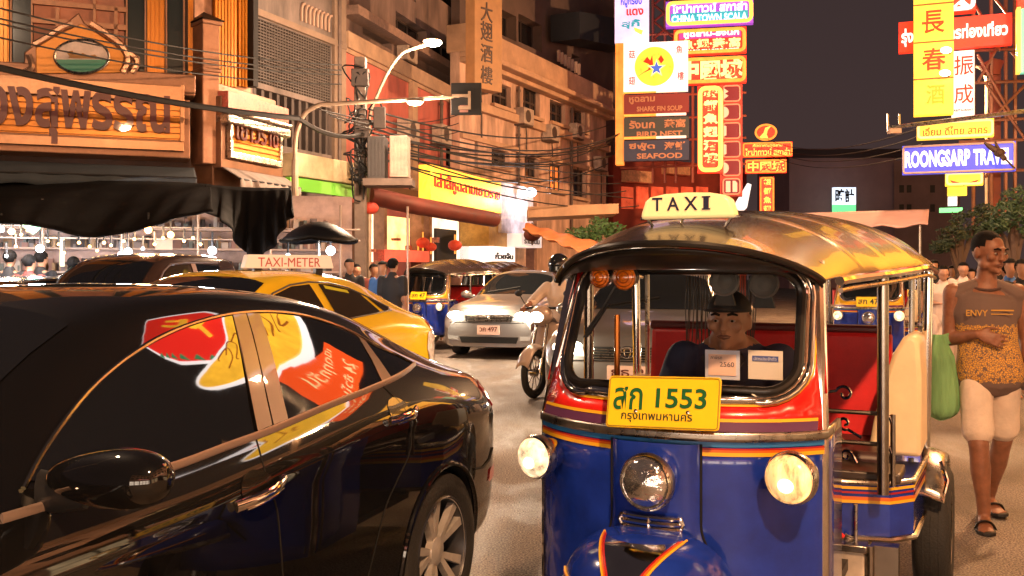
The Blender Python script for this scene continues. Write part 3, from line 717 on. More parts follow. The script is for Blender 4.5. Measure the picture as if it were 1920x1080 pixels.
    for z0, z1, m in ((.540, .552, yellow), (.552, .566, orange), (.578, .586, pinred), (.595, .606, yellow)):
        mb = MB(); wrap(mb, tub, z0, z1, .004); mb.build('tub_stripe', m, tubo)
    mb = MB(); mb.tube([(x * 1.005, y, .40) for x, y in tub], .013, 8, closed=True); mb.build('tub_rail', steel, tubo)
    mb = MB(); mb.tube([(x * 1.0, y, .622) for x, y in tub], .011, 8, closed=True); mb.build('tub_edge', chrome_dull, tubo)
    # passenger seat: dark base board, cushion, red back, cream side rolls
    mb = MB(); mb.bb(-.60, 1.06, .622, .66, 1.30, .66); mb.build('foot_board', mat('dark_board', (.05, .035, .028), .4), t, bevel=.008)
    mb = MB(); mb.bb(-.58, 1.28, .625, .58, 1.85, .70); mb.build('seat', mat('seat_dark', (.05, .02, .018), .45), t, bevel=.03)
    mb = MB(); mb.obox((-.60, 1.74, .66), (1.16, 0, 0), (0, .12, 0), (0, .06, .52)); sb = mb.build('seat_back', seat_red, t, bevel=.03)
    mb = MB(); mb.tube([(-.60, 1.82, 1.185), (.56, 1.82, 1.185)], .022, 10); mb.build('back_roll', mat('roll_dark', (.10, .015, .015), .4), sb)
    for sg in (1, -1):
        pr = [(.49, .66), (.515, .80), (.55, .96), (.595, 1.10), (.635, 1.17), (.67, 1.185), (.70, 1.16), (.71, 1.0), (.71, .66)]
        if sg < 0: pr = [(x, min(z, .92)) for x, z in pr]
        mb = MB(); mb.prism([(sg * x, z) for x, z in pr], (0, 1.48, 0), (1, 0, 0), (0, 0, 1), (0, .44, 0)); mb.build('side_roll', seat_cream, t, bevel=.03)
    # divider with scrolls behind the driver
    mb = MB()
    for z in (.90, .78): mb.tube([(.10, 1.02, z + .0), (.58, 1.02, z), (.625, 1.02, z - .012), (.635, 1.02, z - .04)], .009, 8)
    mb.tube([(.635, 1.02, .90), (.635, 1.02, .62)], .010, 8)
    mb.tube([(-.10, 1.02, .90), (-.58, 1.02, .90)], .009, 8); mb.tube([(-.58, 1.02, .90), (-.58, 1.02, .62)], .01, 8)
    rl = mb.build('divider_rail', steel, t)
    def scroll(cx, cz, r, a0, turns, tail):
        p = []
        for k in range(22):
            f = k / 21; a = a0 + turns * 2 * math.pi * f; p.append((cx + r * (.25 + .75 * f) * math.cos(a), 1.02, cz + r * (.25 + .75 * f) * math.sin(a)))
        mb = MB(); mb.tube(p + [tail], .006, 6); mb.build('scroll', chrome, rl)
    scroll(.455, .97, .034, R(160), 1.0, (.30, 1.02, .955)); scroll(.455, .855, .028, R(-100), 1.1, (.52, 1.02, .80)); scroll(.33, .86, .025, R(0), -1.0, (.45, 1.02, .785)); scroll(.34, .72, .026, R(90), 1., (.44, 1.02, .755)); scroll(.46, .725, .024, R(30), -1., (.50, 1.02, .70))
    # roof: vinyl barrel on bows, visor in front
    def rhw(b): return interp([(-.16, .455), (.3, .50), (1.0, .625), (1.6, .715), (2.1, .735)], b)
    def redge(b): return interp([(-.16, 1.425), (.3, 1.44), (1.0, 1.46), (1.7, 1.485), (2.1, 1.47)], b)
    def rtop(b): return interp([(-.16, 1.545), (.0, 1.585), (.3, 1.64), (.8, 1.685), (1.4, 1.725), (1.8, 1.73), (2.1, 1.69)], b)
    bows = (.62, 1.05, 1.42, 1.76)
    def roof_pt(x, b, lift=0.):
        """x in -1..1 across"""
        bb_ = b + .30 * abs(x) ** 2.2 * max(0, 1 - (b + .16) / 1.0)
        h = rtop(b) - redge(b); p_ = 2.3 if b > .3 else 2.3
        sag = -.012 * sum(max(0., 1 - abs(b - (bows[i] + bows[i + 1]) / 2) / .2) for i in range(3)) * (1 - abs(x) ** 4)
        rr_ = sum(.010 * math.exp(-((b - q) / .018) ** 2) for q in bows)
        return Vector((x * rhw(b) + .05 * max(0, 1 - (b + .16) / 1.2), bb_, redge(b) + h * (1 - abs(x) ** p_) ** (1 / 1.35) + (sag + rr_) * (1 - abs(x) ** 8) + lift))
    mb = MB(); mb.grid(lambda u, v: roof_pt(math.sin((u - .5) * math.pi), -.16 + 2.24 * v), 40, 84); roof = mb.build('roof', vinyl, t, smooth=60, solid=.012, off=-1)
    mb = MB(); mb.tube([roof_pt(math.sin((u / 40 - .5) * math.pi), -.165, -.004) for u in range(41)], .012, 8); mb.build('roof_lip', black_vinyl, roof)
    for sg in (1, -1):
        mb = MB(); mb.tube([roof_pt(sg, b, -.012) + Vector((sg * .004, 0, 0)) for b in [.16 + 1.92 * k / 24 for k in range(25)]], .016, 8); mb.build('side_rail', chrome, roof)
        mb = MB(); mb.tube([roof_pt(sg, b, -.045) + Vector((sg * .0, 0, 0)) for b in [.2 + 1.86 * k / 24 for k in range(25)]], .009, 8); mb.build('lower_rail', chrome_dull, roof)
    mb = MB(); mb.tube([roof_pt(math.sin((u / 30 - .5) * math.pi), 2.08, -.01) for u in range(31)], .012, 8); mb.build('rear_rail', chrome, roof)
    # visor: black valance between lip and screen, thin red edge
    def val(u, v):
        x = math.sin((u - .5) * math.pi * .985); a = roof_pt(x, -.15, -.02); q = Vector((x * .45 + .025, nose_y(x * .45, .495, .2) + .155, 1.478 - .01 * x * x))
        m_ = a * (1 - v) + q * v; m_.z -= .03 * math.sin(math.pi * v) * (1 - x * x); return m_
    mb = MB(); mb.grid(val, 40, 8); vz = mb.build('visor', black_vinyl, t, smooth=60, solid=.008, off=-1)
    mb = MB(); mb.tube([val(.12 + .76 * k / 30, .55) + Vector((0, -.006, 0)) for k in range(31)], .004, 6); mb.build('visor_red_line', pinred, vz)
    # posts of the passenger cabin
    for sg in (1, -1):
        mb = MB(); mb.tube([(sg * .605, .95, .60), (sg * .605, .95, 1.452)], .022, 12); mb.build('cabin_post', steel, t)
        mb = MB(); mb.tube([(sg * .70, 1.9, .60), (sg * .715, 1.9, 1.475)], .022, 12); mb.build('rear_post', chrome, t)
        mb = MB(); mb.tube([(sg * .64, 1.88, .64), (sg * .645, 1.88, 1.47)], .013, 10); mb.build('rear_bar', chrome_dull, t)
        # wing: chrome mudguard and rear wheel
        mb = MB(); mb.grid(lambda u, v: Vector((sg * (.70 + .10 * v), 1.86 - .36 * math.cos(R(32 + 120 * u)) , .315 + .33 * math.sin(R(32 + 120 * u)) - .03 * v * v)), 20, 4); g_ = mb.build('rear_wing', chrome_dull, t, smooth=60, solid=.008)
        mb = MB(); mb.tube([(sg * .70, 1.54, .50), (sg * .79, 1.54, .47), (sg * .805, 1.58, .55), (sg * .78, 1.64, .62)], .010, 8); mb.build('wing_bar', chrome, g_)
        wheel_t(t, sg * .74, 1.86, .285, .16)
    mb = MB(); mb.tube([(-.7, 1.86, .285), (.7, 1.86, .285)], .03, 8); mb.build('rear_axle', black_plastic, t)
    if hero:
        # battery box with clamp on the step, cable
        mb = MB(); mb.bb(.30, .93, .10, .54, 1.05, .375); bx = mb.build('battery_box', mat('box_metal', (.50, .42, .34), .45, .4, var=.25, vscale=8), t, bevel=.006)
        mb = MB(); mb.bb(.29, .915, .372, .55, 1.06, .40); mb.build('box_lid', steel, bx, bevel=.004)
        mb = MB(); mb.tube([(.33, .97, .40), (.36, .95, .45), (.42, .94, .455), (.46, .95, .42)], .010, 8); mb.obox((.34, .93, .402), (.035, 0, 0), (0, .03, 0), (.035, 0, .055)); mb.build('red_clamp', red, bx)
        mb = MB(); mb.tube([(.50, 1.0, .54), (.50, 1.0, .40), (.46, .99, .42)], .008, 8); mb.build('clamp_cable', chrome_dull, bx)
        mb = MB(); mb.bb(.56, .95, .08, .66, 1.02, .40); mb.tube([(.56, .94, .40), (.56, .94, .08)], .014, 8); mb.tube([(.56, .94, .26), (.66, .94, .26)], .008, 8); mb.build('step_frame', steel, t)
        # amber lamps over the screen, round fans inside, mirror post, steering bar
        for px_, r_ in ((1122, .036), (1168, .042)):
            x, z = tka(px_, 520, .10); c = Vector((x, .12, z))
            mb = MB(); mb.lathe([(.004, -.05), (r_ * .8, -.045), (r_, -.01), (r_ * 1.08, 0), (r_ * 1.05, .008), (r_ * .98, .004)], c, (-.1, -1, 0), 28); a_ = mb.build('amber_lamp', chrome_dull, t, smooth=50)
            mb = MB(); mb.lathe([(r_ * .98, .004), (r_ * .7, .014), (.001, .02)], c, (-.1, -1, 0), 28); mb.build('amber_lens', amber, a_, smooth=60)
            for f in (.45, .75): mb = MB(); mb.tube([c + Vector((r_ * f * math.cos(k * .314), -.019 + .012 * f * f, r_ * f * math.sin(k * .314))) for k in range(20)], .0022, 5, closed=True); mb.build('lens_ring', mat('amber_dark', (.30, .05, .004), .15, coat=1), a_)
        for px_, py_ in ((1358, 528), (1432, 532)):
            x, z = tka(px_, py_, .40); c = Vector((x, .40, z)); r_ = .052
            mb = MB(); mb.lathe([(.004, -.035), (r_ * .6, -.034), (r_, -.012), (r_, .004), (r_ * .86, .010), (r_ * .8, .004), (r_ * .5, -.004), (r_ * .3, .006), (.001, .010)], c, (.05, -1, -.05), 28); sp_ = mb.build('round_speaker', grey_horn, t, smooth=40)
            mb = MB(); mb.prism([(-.038, -.085), (.038, -.085), (.026, -.04), (-.026, -.04)], c, (1, 0, 0), (0, 0, 1), (0, .02, 0)); mb.tube([c + Vector((0, .01, .05)), c + Vector((0, .01, .09))], .016, 8); mb.build('speaker_bracket', black_plastic, sp_)
        x, z = tka(1157, 590, .55); mb = MB(); mb.tube([(x, .55, .62), (x, .55, z)], .012, 8); mb.build('centre_pole', mat('orange_pole', (.55, .16, .02), .25, .6), t)
        # handlebar
        mb = MB(); mb.tube([(-.25, .52, .95), (-.05, .44, .99), (.12, .44, .99), (.32, .52, .95)], .014, 8); mb.tube([(.035, .44, .98), (.03, .25, .6)], .02, 8); mb.build('handlebar', black_plastic, t)
        mb = MB(); mb.bb(-.22, .62, .40, .38, .95, .62); mb.build('driver_seat', mat('driver_seat', (.03, .02, .02), .5), t, bevel=.03)
        # dark hanging fringe behind the screen
        mb = MB()
        for k in range(34):
            x = -.16 + .29 * k / 33 + rnd.uniform(-.004, .004); mb.tube([(x, .93, 1.44), (x + rnd.uniform(-.006, .006), .93, 1.3), (x + rnd.uniform(-.012, .012), .93, rnd.uniform(1.06, 1.2))], .0022, 4)
        mb.build('bead_curtain', mat('bead_dark', (.03, .022, .02), .4), t)
    # TAXI box on the roof
    if hero:
        xc, zc = tka(1287, 410, .12); W2, H2 = .24, .115
        base = .12
        K = .64
        prof = [(x * K, z * .80) for x, z in [(-.25, 0), (-.245, .028), (-.225, .075), (-.20, .092), (-.12, .104), (0, .108), (.12, .104), (.20, .092), (.225, .075), (.245, .028), (.25, 0)]]
        z0 = HC - (409 - YH) * (TO.y + TV.y * base + TU.y * xc) / FPX
        mb = MB(); mb.prism(prof, (xc, base, z0), (1, 0, 0), (0, 0, 1), (0, .07, 0)); bxo = mb.build('taxi_lamp', mat('taxi_box', (.78, .62, .30), .3, emit=(1., .68, .28), es=.55, coat=.3), t, bevel=.010)
        for ch, xx, wd in (('T', -.118, .036), ('A', -.066, .042), ('X', -.008, .046), ('I', .058, .018)):
            mb = MB(); mb.text(ch, (xc + xx, base - .0015, z0 + .026), (1, 0, 0), (0, 0, 1), wd, .045, (0, -.002, 0), .014)
            if ch == 'I':
                for zz in (.026, .066): mb.obox((xc + xx + wd / 2 - .014, base - .0045, z0 + zz), (.028, 0, 0), (0, .003, 0), (0, 0, .005))
            mb.build('letter', mat('taxi_letters', (.012, .012, .05), .5), bxo)
        mb = MB()
        for sg in (1, -1): mb.tube([(xc + sg * .145, base + .03, z0 + .002), (xc + sg * .105, base + .03, z0 - .05)], .005, 6); mb.tube([(xc + sg * .105, base + .03, z0 - .05), (xc + sg * .105, base + .03, z0 - .09)], .005, 6)
        mb.tube([(xc - .105, base + .03, z0 - .052), (xc + .105, base + .03, z0 - .052)], .004, 6); mb.tube([(xc - .17, base + .035, z0 + .003), (xc + .17, base + .035, z0 + .003)], .005, 6)
        mb.tube([(xc - .02, base + .03, z0), (xc - .03, base + .02, z0 - .03), (xc + .0, base + .03, z0 - .06)], .004, 6)
        mb.build('lamp_bracket', steel, bxo)
    return t
def wheel_t(t, x, y, r, wd):
    c = Vector((x - wd / 2, y, r)); ax = Vector((1, 0, 0)); mb = MB()
    mb.lathe([(r * .6, .01), (r * .85, 0), (r * .96, .015), (r, wd * .2), (r * 1.0, wd * .5), (r, wd * .8), (r * .96, wd - .015), (r * .85, wd), (r * .6, wd - .01)], c, ax, 40)
    for k in range(3): mb.lathe([(r * 1.002, -.003), (r * 1.006, 0), (r * 1.002, .003)], c + ax * wd * (.3 + .2 * k), ax, 40)
    o = mb.build('wheel', rubber, t)
    mb = MB(); mb.lathe([(.001, wd * .3), (r * .3, wd * .28), (r * .55, wd * .18), (r * .62, .008)], c, ax, 28); mb.lathe([(r * .62, wd - .008), (r * .55, wd * .82), (r * .3, wd * .72), (.001, wd * .7)], c, ax, 28); mb.build('rim', chrome_dull, o)
    return o
hero_tuk = make_tuk('blue tuk-tuk with lit TAXI box and yellow plate 1553, nearest the camera', True)
hero_tuk.location = (TO.x, TO.y, 0); hero_tuk.rotation_euler = (0, 0, TT)
# ---------------------------------------------------------------- street, ground
SV = Vector((.28, .96, 0)).normalized(); SN = Vector((SV.y, -SV.x, 0))       # along the street, towards its right side
def asphalt():
    m = mat('asphalt', (.17, .15, .13), .72)
    t = m.node_tree; b = t.nodes['Principled BSDF']; tc = t.nodes.new('ShaderNodeTexCoord')
    n1 = t.nodes.new('ShaderNodeTexNoise'); n1.inputs['Scale'].default_value = 95; n1.inputs['Detail'].default_value = 5
    n2 = t.nodes.new('ShaderNodeTexNoise'); n2.inputs['Scale'].default_value = .9; n2.inputs['Detail'].default_value = 6
    v = t.nodes.new('ShaderNodeTexVoronoi'); v.inputs['Scale'].default_value = 130
    for n in (n1, n2, v): t.links.new(tc.outputs['Object'], n.inputs['Vector'])
    r1 = t.nodes.new('ShaderNodeValToRGB'); r1.color_ramp.elements[0].position = .40; r1.color_ramp.elements[0].color = (.06, .051, .046, 1); r1.color_ramp.elements[1].position = .60; r1.color_ramp.elements[1].color = (.35, .285, .23, 1)
    t.links.new(n1.outputs['Fac'], r1.inputs[0])
    r2 = t.nodes.new('ShaderNodeMapRange'); r2.inputs[1].default_value = .3; r2.inputs[2].default_value = .7; r2.inputs[3].default_value = .72; r2.inputs[4].default_value = 1.15
    t.links.new(n2.outputs['Fac'], r2.inputs[0])
    mx = t.nodes.new('ShaderNodeVectorMath'); mx.operation = 'SCALE'; t.links.new(r1.outputs[0], mx.inputs[0]); t.links.new(r2.outputs[0], mx.inputs['Scale']); t.links.new(mx.outputs[0], b.inputs['Base Color'])
    n3 = t.nodes.new('ShaderNodeTexNoise'); n3.inputs['Scale'].default_value = 2.3; n3.inputs['Detail'].default_value = 8; n3.inputs['Roughness'].default_value = .7; n3.inputs['Distortion'].default_value = .6
    mp3 = t.nodes.new('ShaderNodeMapping'); mp3.inputs['Rotation'].default_value = (0, 0, R(-16)); mp3.inputs['Scale'].default_value = (1, .3, 1); t.links.new(tc.outputs['Object'], mp3.inputs[0]); t.links.new(mp3.outputs[0], n3.inputs['Vector'])
    r3 = t.nodes.new('ShaderNodeMapRange'); r3.inputs[1].default_value = .40; r3.inputs[2].default_value = .56; r3.inputs[3].default_value = .60; r3.inputs[4].default_value = 1.
    t.links.new(n3.outputs['Fac'], r3.inputs[0]); mx3 = t.nodes.new('ShaderNodeVectorMath'); mx3.operation = 'SCALE'; t.links.new(mx.outputs[0], mx3.inputs[0]); t.links.new(r3.outputs[0], mx3.inputs['Scale']); t.links.new(mx3.outputs[0], b.inputs['Base Color'])
    r4 = t.nodes.new('ShaderNodeMapRange'); r4.inputs[1].default_value = .40; r4.inputs[2].default_value = .6; r4.inputs[3].default_value = .38; r4.inputs[4].default_value = .8; t.links.new(n3.outputs['Fac'], r4.inputs[0]); t.links.new(r4.outputs[0], b.inputs['Roughness'])
    bp = t.nodes.new('ShaderNodeBump'); bp.inputs['Strength'].default_value = .55; bp.inputs['Distance'].default_value = .006
    t.links.new(v.outputs['Distance'], bp.inputs['Height']); t.links.new(bp.outputs[0], b.inputs['Normal']); return m
mb = MB(); mb.grid(lambda u, v: Vector((-120 + 240 * u, -30 + 230 * v, 0)), 6, 6); tag(mb.build('road', asphalt(), smooth=0), kind='structure')
pave = mat('paving', (.20, .17, .15), .75, var=.25, vscale=3, bump=.2, bscale=30)
def strip_mesh(a0, a1, t0, t1, z0, z1, name, m):
    mb = MB(); base = Vector((a0, 0, 0)); p = [Vector((a0, 0, 0)) + SV * t0, Vector((a1, 0, 0)) + SV * t0, Vector((a1, 0, 0)) + SV * t1, Vector((a0, 0, 0)) + SV * t1]
    mb.add([q + Vector((0, 0, z0)) for q in p] + [q + Vector((0, 0, z1)) for q in p], [(4, 5, 6, 7), (0, 1, 5, 4), (1, 2, 6, 5), (2, 3, 7, 6), (3, 0, 4, 7)]); return tag(mb.build(name, m, smooth=0, bevel=.01), kind='structure')
strip_mesh(-16, -9.0, -6, 60, -.02, .14, 'pavement', pave); strip_mesh(-8.998, -8.84, -6, 60, -.02, .145, 'kerb', mat('kerb_stone', (.32, .29, .25), .7, var=.2, vscale=2))
strip_mesh(4.4, 10, -14, 60, -.02, .13, 'pavement', pave); strip_mesh(4.25, 4.398, -14, 60, -.02, .135, 'kerb', MATS['kerb_stone'])

# ---------------------------------------------------------------- facade helpers
pane_dark = mat('window_pane', (.012, .011, .012), .08, ior=1.5)
frame_dark = mat('window_frame', (.06, .04, .032), .5, var=.2)
def fwindow(root, pn, rect, depth, cols=2, rows=2, fm=frame_dark, pm=pane_dark, uz=True, bar=.05):
    """a window set into its opening: frame (part) with panes (sub-part)"""
    u0, z0, u1, z1 = rect; mb = MB(); o = -depth + .03
    for k in range(cols + 1): uu = u0 + (u1 - u0 - bar) * k / cols; pn.ubox(mb, uu, z0, uu + bar, z1, o, o + .05)
    for k in range(rows + 1): zz = z0 + (z1 - z0 - bar) * k / rows; pn.ubox(mb, u0 + .002, zz, u1 - .002, zz + bar, o + .003, o + .047)
    f = mb.build('window', fm, root, smooth=0)
    mb = MB(); pn.ubox(mb, u0, z0, u1, z1, o - .02, o + .012); mb.build('pane', pm, f, smooth=0)
    return f
def rect_uz(pn, x0, y0, x1, y1):
    (u0, z0), (u1, z1) = pn.uz(x0, y0), pn.uz(x1, y1); return (min(u0, u1), min(z0, z1), max(u0, u1), max(z0, z1))
def loop4(r): return [(r[0], r[1]), (r[2], r[1]), (r[2], r[3]), (r[0], r[3])]
def base_of(pn): p = pn.W(pn.L / 2, 0); return (p.x, p.y, 0)

# ---------------------------------------------------------------- gold shop on the corner
gp = Panel(-260, 15.1, 365, 16.9)
gold = thing('gold_shop', 'ornate shophouse with orange ribbed gold-shop board and lake emblem gable, far left', 'shop', base_of(gp))
gold_rib = mat('gold_cladding', (.52, .19, .022), .32, .35, var=.22, vscale=5, stretch=(1, 1, .15))
bronze = mat('bronze_frame', (.27, .14, .085), .45, .6, var=.3, vscale=5)
wine = mat('wine_letter', (.12, .026, .022), .4, coat=.3)
dark_in = mat('dark_void', (.008, .006, .006), .8)
def ribs(pn, mb, rect, pitch, o, depth, vertical):
    u0, z0, u1, z1 = rect
    n = max(1, int(((u1 - u0) if vertical else (z1 - z0)) / pitch))
    for k in range(n):
        if vertical: a = u0 + (u1 - u0) * k / n; pn.upoly(mb, [(a, z0), (a + pitch * .74, z0), (a + pitch * .74, z1), (a, z1)], o, o + depth)
        else: a = z0 + (z1 - z0) * k / n; pn.upoly(mb, [(u0, a), (u1, a), (u1, a + pitch * .72), (u0, a + pitch * .72)], o, o + depth)
zt = gp.uz(100, -160)[1]
mb = MB(); gp.wall(mb, [(0, 0), (gp.L, 0), (gp.L, zt), (0, zt)], [], .2); mb.build('wall', mat('gold_shop_wall', (.085, .045, .032), .6, var=.3, vscale=2), gold, smooth=0)
# upper storey: tall orange panels, dark slots between, salmon blinds
for x0, x1 in ((-60, 17), (276, 308), (352, 362)):
    mb = MB(); r = rect_uz(gp, x0, -160, x1, 155); ribs(gp, mb, r, .055, .0, .10, True); gp.ubox(mb, r[0], r[1], r[2], r[3], .0, .06); mb.build('ribbed_panel', gold_rib, gold, smooth=0)
for x0, x1 in ((20, 62), (236, 274), (310, 346)):
    mb = MB(); gp.ubox(mb, *rect_uz(gp, x0, -160, x1, 140), .0, .03); w_ = mb.build('window', mat('slot_glass', (.02, .03, .035), .15, ior=1.6), gold, smooth=0)
    mb = MB()
    for xx in (x0, x1 - 3): gp.ubox(mb, *rect_uz(gp, xx, -160, xx + 3, 142), .03, .09)
    mb.build('frame', bronze, w_, smooth=0)
mb = MB(); gp.ubox(mb, *rect_uz(gp, 64, -160, 233, 120), .0, .05); mb.build('blind', mat('salmon_blind', (.34, .14, .085), .6, var=.3, vscale=1.5), gold, smooth=0)
mb = MB()
for x0, y0, x1, y1 in ((62, 10, 236, 17), (105, 17, 112, 120), (175, -160, 180, 110), (214, 17, 221, 110), (62, 45, 236, 50)): gp.ubox(mb, *rect_uz(gp, x0, y0, x1, y1), .05, .12)
mb.build('balcony_bars', bronze, gold, smooth=0)
# cornice, gable with the oval emblem
mb = MB(); gp.ubox(mb, *rect_uz(gp, -260, 152, 362, 168), .0, .55); gp.ubox(mb, *rect_uz(gp, -260, 148, 362, 153), .0, .62); mb.build('cornice', bronze, gold, smooth=0, bevel=.02)
mb = MB(); gp.poly(mb, [(50, 156), (52, 112), (78, 92), (118, 66), (150, 40), (160, 58), (196, 84), (240, 108), (262, 120), (256, 150)], .50, .60); gb = mb.build('gable', bronze, gold, bevel=.02)
mb = MB(); gp.poly(mb, [(74, 152), (73, 106), (110, 84), (155, 62), (200, 90), (234, 116), (226, 150)], .60, .66); mb.build('gable_field', mat('gable_gold', (.50, .20, .03), .4, .3, var=.15), gb, bevel=.01)
def oval(cx, cy, rx, ry, a0=0, a1=360, n=30): return [(cx + rx * math.cos(R(a0 + (a1 - a0) * k / n)), cy + ry * math.sin(R(a0 + (a1 - a0) * k / n))) for k in range(n + (a1 - a0 < 360))]
mb = MB(); gp.poly(mb, oval(156, 122, 48, 29), .66, .70); em = mb.build('emblem', mat('emblem_sky', (.50, .40, .36), .45, var=.25, vscale=6), gb)
mb = MB(); gp.poly(mb, oval(156, 122, 47, 28, 12, 168), .70, .71); mb.build('emblem_lake', mat('emblem_green', (.01, .17, .11), .4), em)
mb = MB(); gp.poly(mb, [(132, 125), (138, 118), (150, 120), (158, 116), (168, 121), (180, 119), (186, 126)], .71, .72); gp.poly(mb, [(128, 114), (140, 112), (142, 120), (134, 122)], .71, .72); mb.build('emblem_hut', mat('emblem_ochre', (.30, .14, .03), .5), em)
mb = MB()
p_ = [gp.pt(x, y, .69) for x, y in oval(156, 122, 49, 30)]; mb.tube(p_, .022, 6, closed=True); mb.build('emblem_rim', chrome_dull, em)
mb = MB()
for pts in ([(70, 100), (95, 86), (118, 70), (140, 62)], [(172, 62), (200, 80), (226, 100), (240, 126), (230, 150)], [(60, 118), (66, 140), (52, 150)], [(230, 108), (256, 128), (246, 150)]): mb.tube(spline([gp.pt(x, y, .66) for x, y in pts], 4), [.05] * 13 if len(pts) == 4 else .05, 6) if len(pts) != 5 else mb.tube(spline([gp.pt(x, y, .66) for x, y in pts], 4), .06, 6)
mb.build('gable_scroll', mat('pale_bronze', (.42, .26, .18), .25, .7, var=.3, vscale=6), gb)
# sign board with ribs and raised letters
rb = rect_uz(gp, -260, 162, 352, 305)
mb = MB(); gp.ubox(mb, rb[0], rb[1], rb[2], rb[3], .0, .62); sbd = mb.build('sign_board', bronze, gold, smooth=0, bevel=.02)
rr_ = rect_uz(gp, -250, 175, 334, 272)
mb = MB(); gp.ubox(mb, *rr_, .62, .64); ribs(gp, mb, (rr_[0], rr_[1] + .02, rr_[2], rr_[3]), .085, .64, .05, False); mb.build('ribbed_board', gold_rib, sbd, smooth=0)
mb = MB()
for x0, y0, x1, y1 in ((-260, 268, 340, 276), (-260, 171, 340, 176), (333, 172, 341, 276)): gp.ubox(mb, *rect_uz(gp, x0, y0, x1, y1), .62, .72)
mb.build('board_frame', mat('copper_frame', (.38, .21, .12), .38, .8, var=.25, vscale=6), sbd, smooth=0, bevel=.01)
mb = MB(); gp.text(mb, 'ทองสุพรรณ', -70, 272, 315, 190, .69, .06, .03); mb.build('lettering', wine, sbd)
# corner pier with black cap, chamfered bay with small board
cp = Panel(366, 16.75, 398, 16.95)
mb = MB(); cp.ubox(mb, 0, cp.uz(380, 310)[1], cp.L, cp.uz(380, 45)[1], -.3, .30); cp.ubox(mb, -.02, cp.uz(380, 140)[1], cp.L + .02, cp.uz(380, 132)[1], -.32, .34); cp.ubox(mb, -.03, cp.uz(380, 52)[1], cp.L + .03, cp.uz(380, 44)[1], -.33, .36); pier = mb.build('corner_pier', bronze, gold, smooth=0, bevel=.02)
c0 = cp.W(cp.L / 2, 0, 0); zz = cp.uz(380, 44)[1]; zz2 = cp.uz(380, 22)[1]
mb = MB(); a = [cp.W(-.06, zz, -.36), cp.W(cp.L + .06, zz, -.36), cp.W(cp.L + .06, zz, .40), cp.W(-.06, zz, .40)]; mb.add(a + [Vector((c0.x, c0.y, zz2))], [(0, 1, 4), (1, 2, 4), (2, 3, 4), (3, 0, 4), (3, 2, 1, 0)]); mb.build('pier_cap', mat('black_slate', (.01, .01, .01), .5), pier, smooth=0)
sp2 = Panel(398, 16.7, 516, 18.6)
mb = MB(); sp2.ubox(mb, 0, 0, sp2.L, sp2.uz(450, 168)[1], -.4, .02); sp2.ubox(mb, *rect_uz(sp2, 398, 180, 515, 335), .0, .18); bay = mb.build('corner_bay', mat('bay_dark', (.16, .075, .04), .4, .5, var=.3, vscale=3), gold, smooth=0, bevel=.02)
zb0, zb1 = sp2.uz(412, 285)[1], sp2.uz(412, 215)[1]; uu0, uu1 = sp2.uz(412, 250)[0], sp2.uz(502, 250)[0]
mb = MB(); sp2.ubox(mb, uu0, zb0, uu1, zb1, .18, .2); ribs(sp2, mb, (uu0, zb0, uu1, zb1), .08, .2, .04, False); mb.build('small_board', gold_rib, bay, smooth=0)
mb = MB()
for r_ in ((uu0 - .08, zb0 - .12, uu1 + .08, zb0), (uu0 - .08, zb0, uu0, zb1), (uu1, zb0, uu1 + .08, zb1), (uu0 - .08, zb1, uu1 + .08, zb1 + .08)): sp2.ubox(mb, *r_, .18, .28)
mb.build('silver_frame', chrome_dull, bay, smooth=0, bevel=.015)
mb = MB(); sp2.utext(mb, 'เยาวราช', uu0 + .1, zb0 + .22, uu1 - .08, zb1 - .1, .24, .04, .012); mb.build('lettering', wine, bay)
zr0, zr1 = sp2.uz(400, 205)[1], sp2.uz(400, 172)[1]
mb = MB(); sp2.ubox(mb, .02, zr0 + .02, sp2.L - .02, zr1, .1, .3); mb.build('red_cresting', mat('red_white_tiles', (.45, .10, .07), .35, var=.6, vscale=14), bay, smooth=0)
mb = MB(); sp2.ubox(mb, 0, zr0 - .25, sp2.L, zr0 - .08, .05, .34); sp2.ubox(mb, 0, zr0 - .08, sp2.L, zr0 + .0, .05, .38); mb.build('bay_moulding', chrome_dull, bay, smooth=0, bevel=.03)
# canvas awnings under the board
awn = mat('awning_canvas', (.035, .045, .055), .8, var=.2, vscale=3)
z_a = gp.uz(100, 312)[1]; z_b = gp.uz(100, 342)[1]
def awning(pn, u0, u1, z0, z1, o0, o1, m, name, root, scal=.0, n=40):
    mb = MB(); mb.grid(lambda u, v: pn.W(u0 + (u1 - u0) * u, z1 + (z0 - z1) * min(1, v / .8) - (max(0, v - .8) / .2) * (.16 + scal * abs(math.sin(u * n * math.pi / 2)) + .02 * math.sin(u * 37)), o0 + (o1 - o0) * min(1, v / .8) + .015 * math.sin(u * 53) * v), n * 4, 10)
    return mb.build(name, m, root, smooth=60, solid=.012)
aw = thing('shop_awning', 'long dark blue-grey canvas awning under the orange gold-shop board', 'awning', base_of(gp))
awning(gp, 0, gp.L - .05, z_b + .02, z_a, .62, 1.25, awn, 'canvas', aw)
mb = MB(); mb.tube([gp.W(0, z_b + .03, 1.24), gp.W(gp.L - .05, z_b + .03, 1.24)], .02, 8); mb.build('front_bar', black_plastic, aw)
aw2 = thing('corner_awning', 'short pale scalloped awning under the corner bay of the gold shop', 'awning', base_of(sp2))
z_c, z_d = sp2.uz(450, 322)[1], sp2.uz(450, 350)[1]
awning(sp2, 0, sp2.L, z_d + .06, z_c, .2, .55, mat('pale_canvas', (.22, .18, .16), .8, var=.2, vscale=4), 'canvas', aw2, .05, 14)
mb = MB(); mb.tube([sp2.W(0, z_d + .05, .54), sp2.W(sp2.L, z_d + .05, .54)], .02, 8); mb.build('front_bar', black_plastic, aw2)

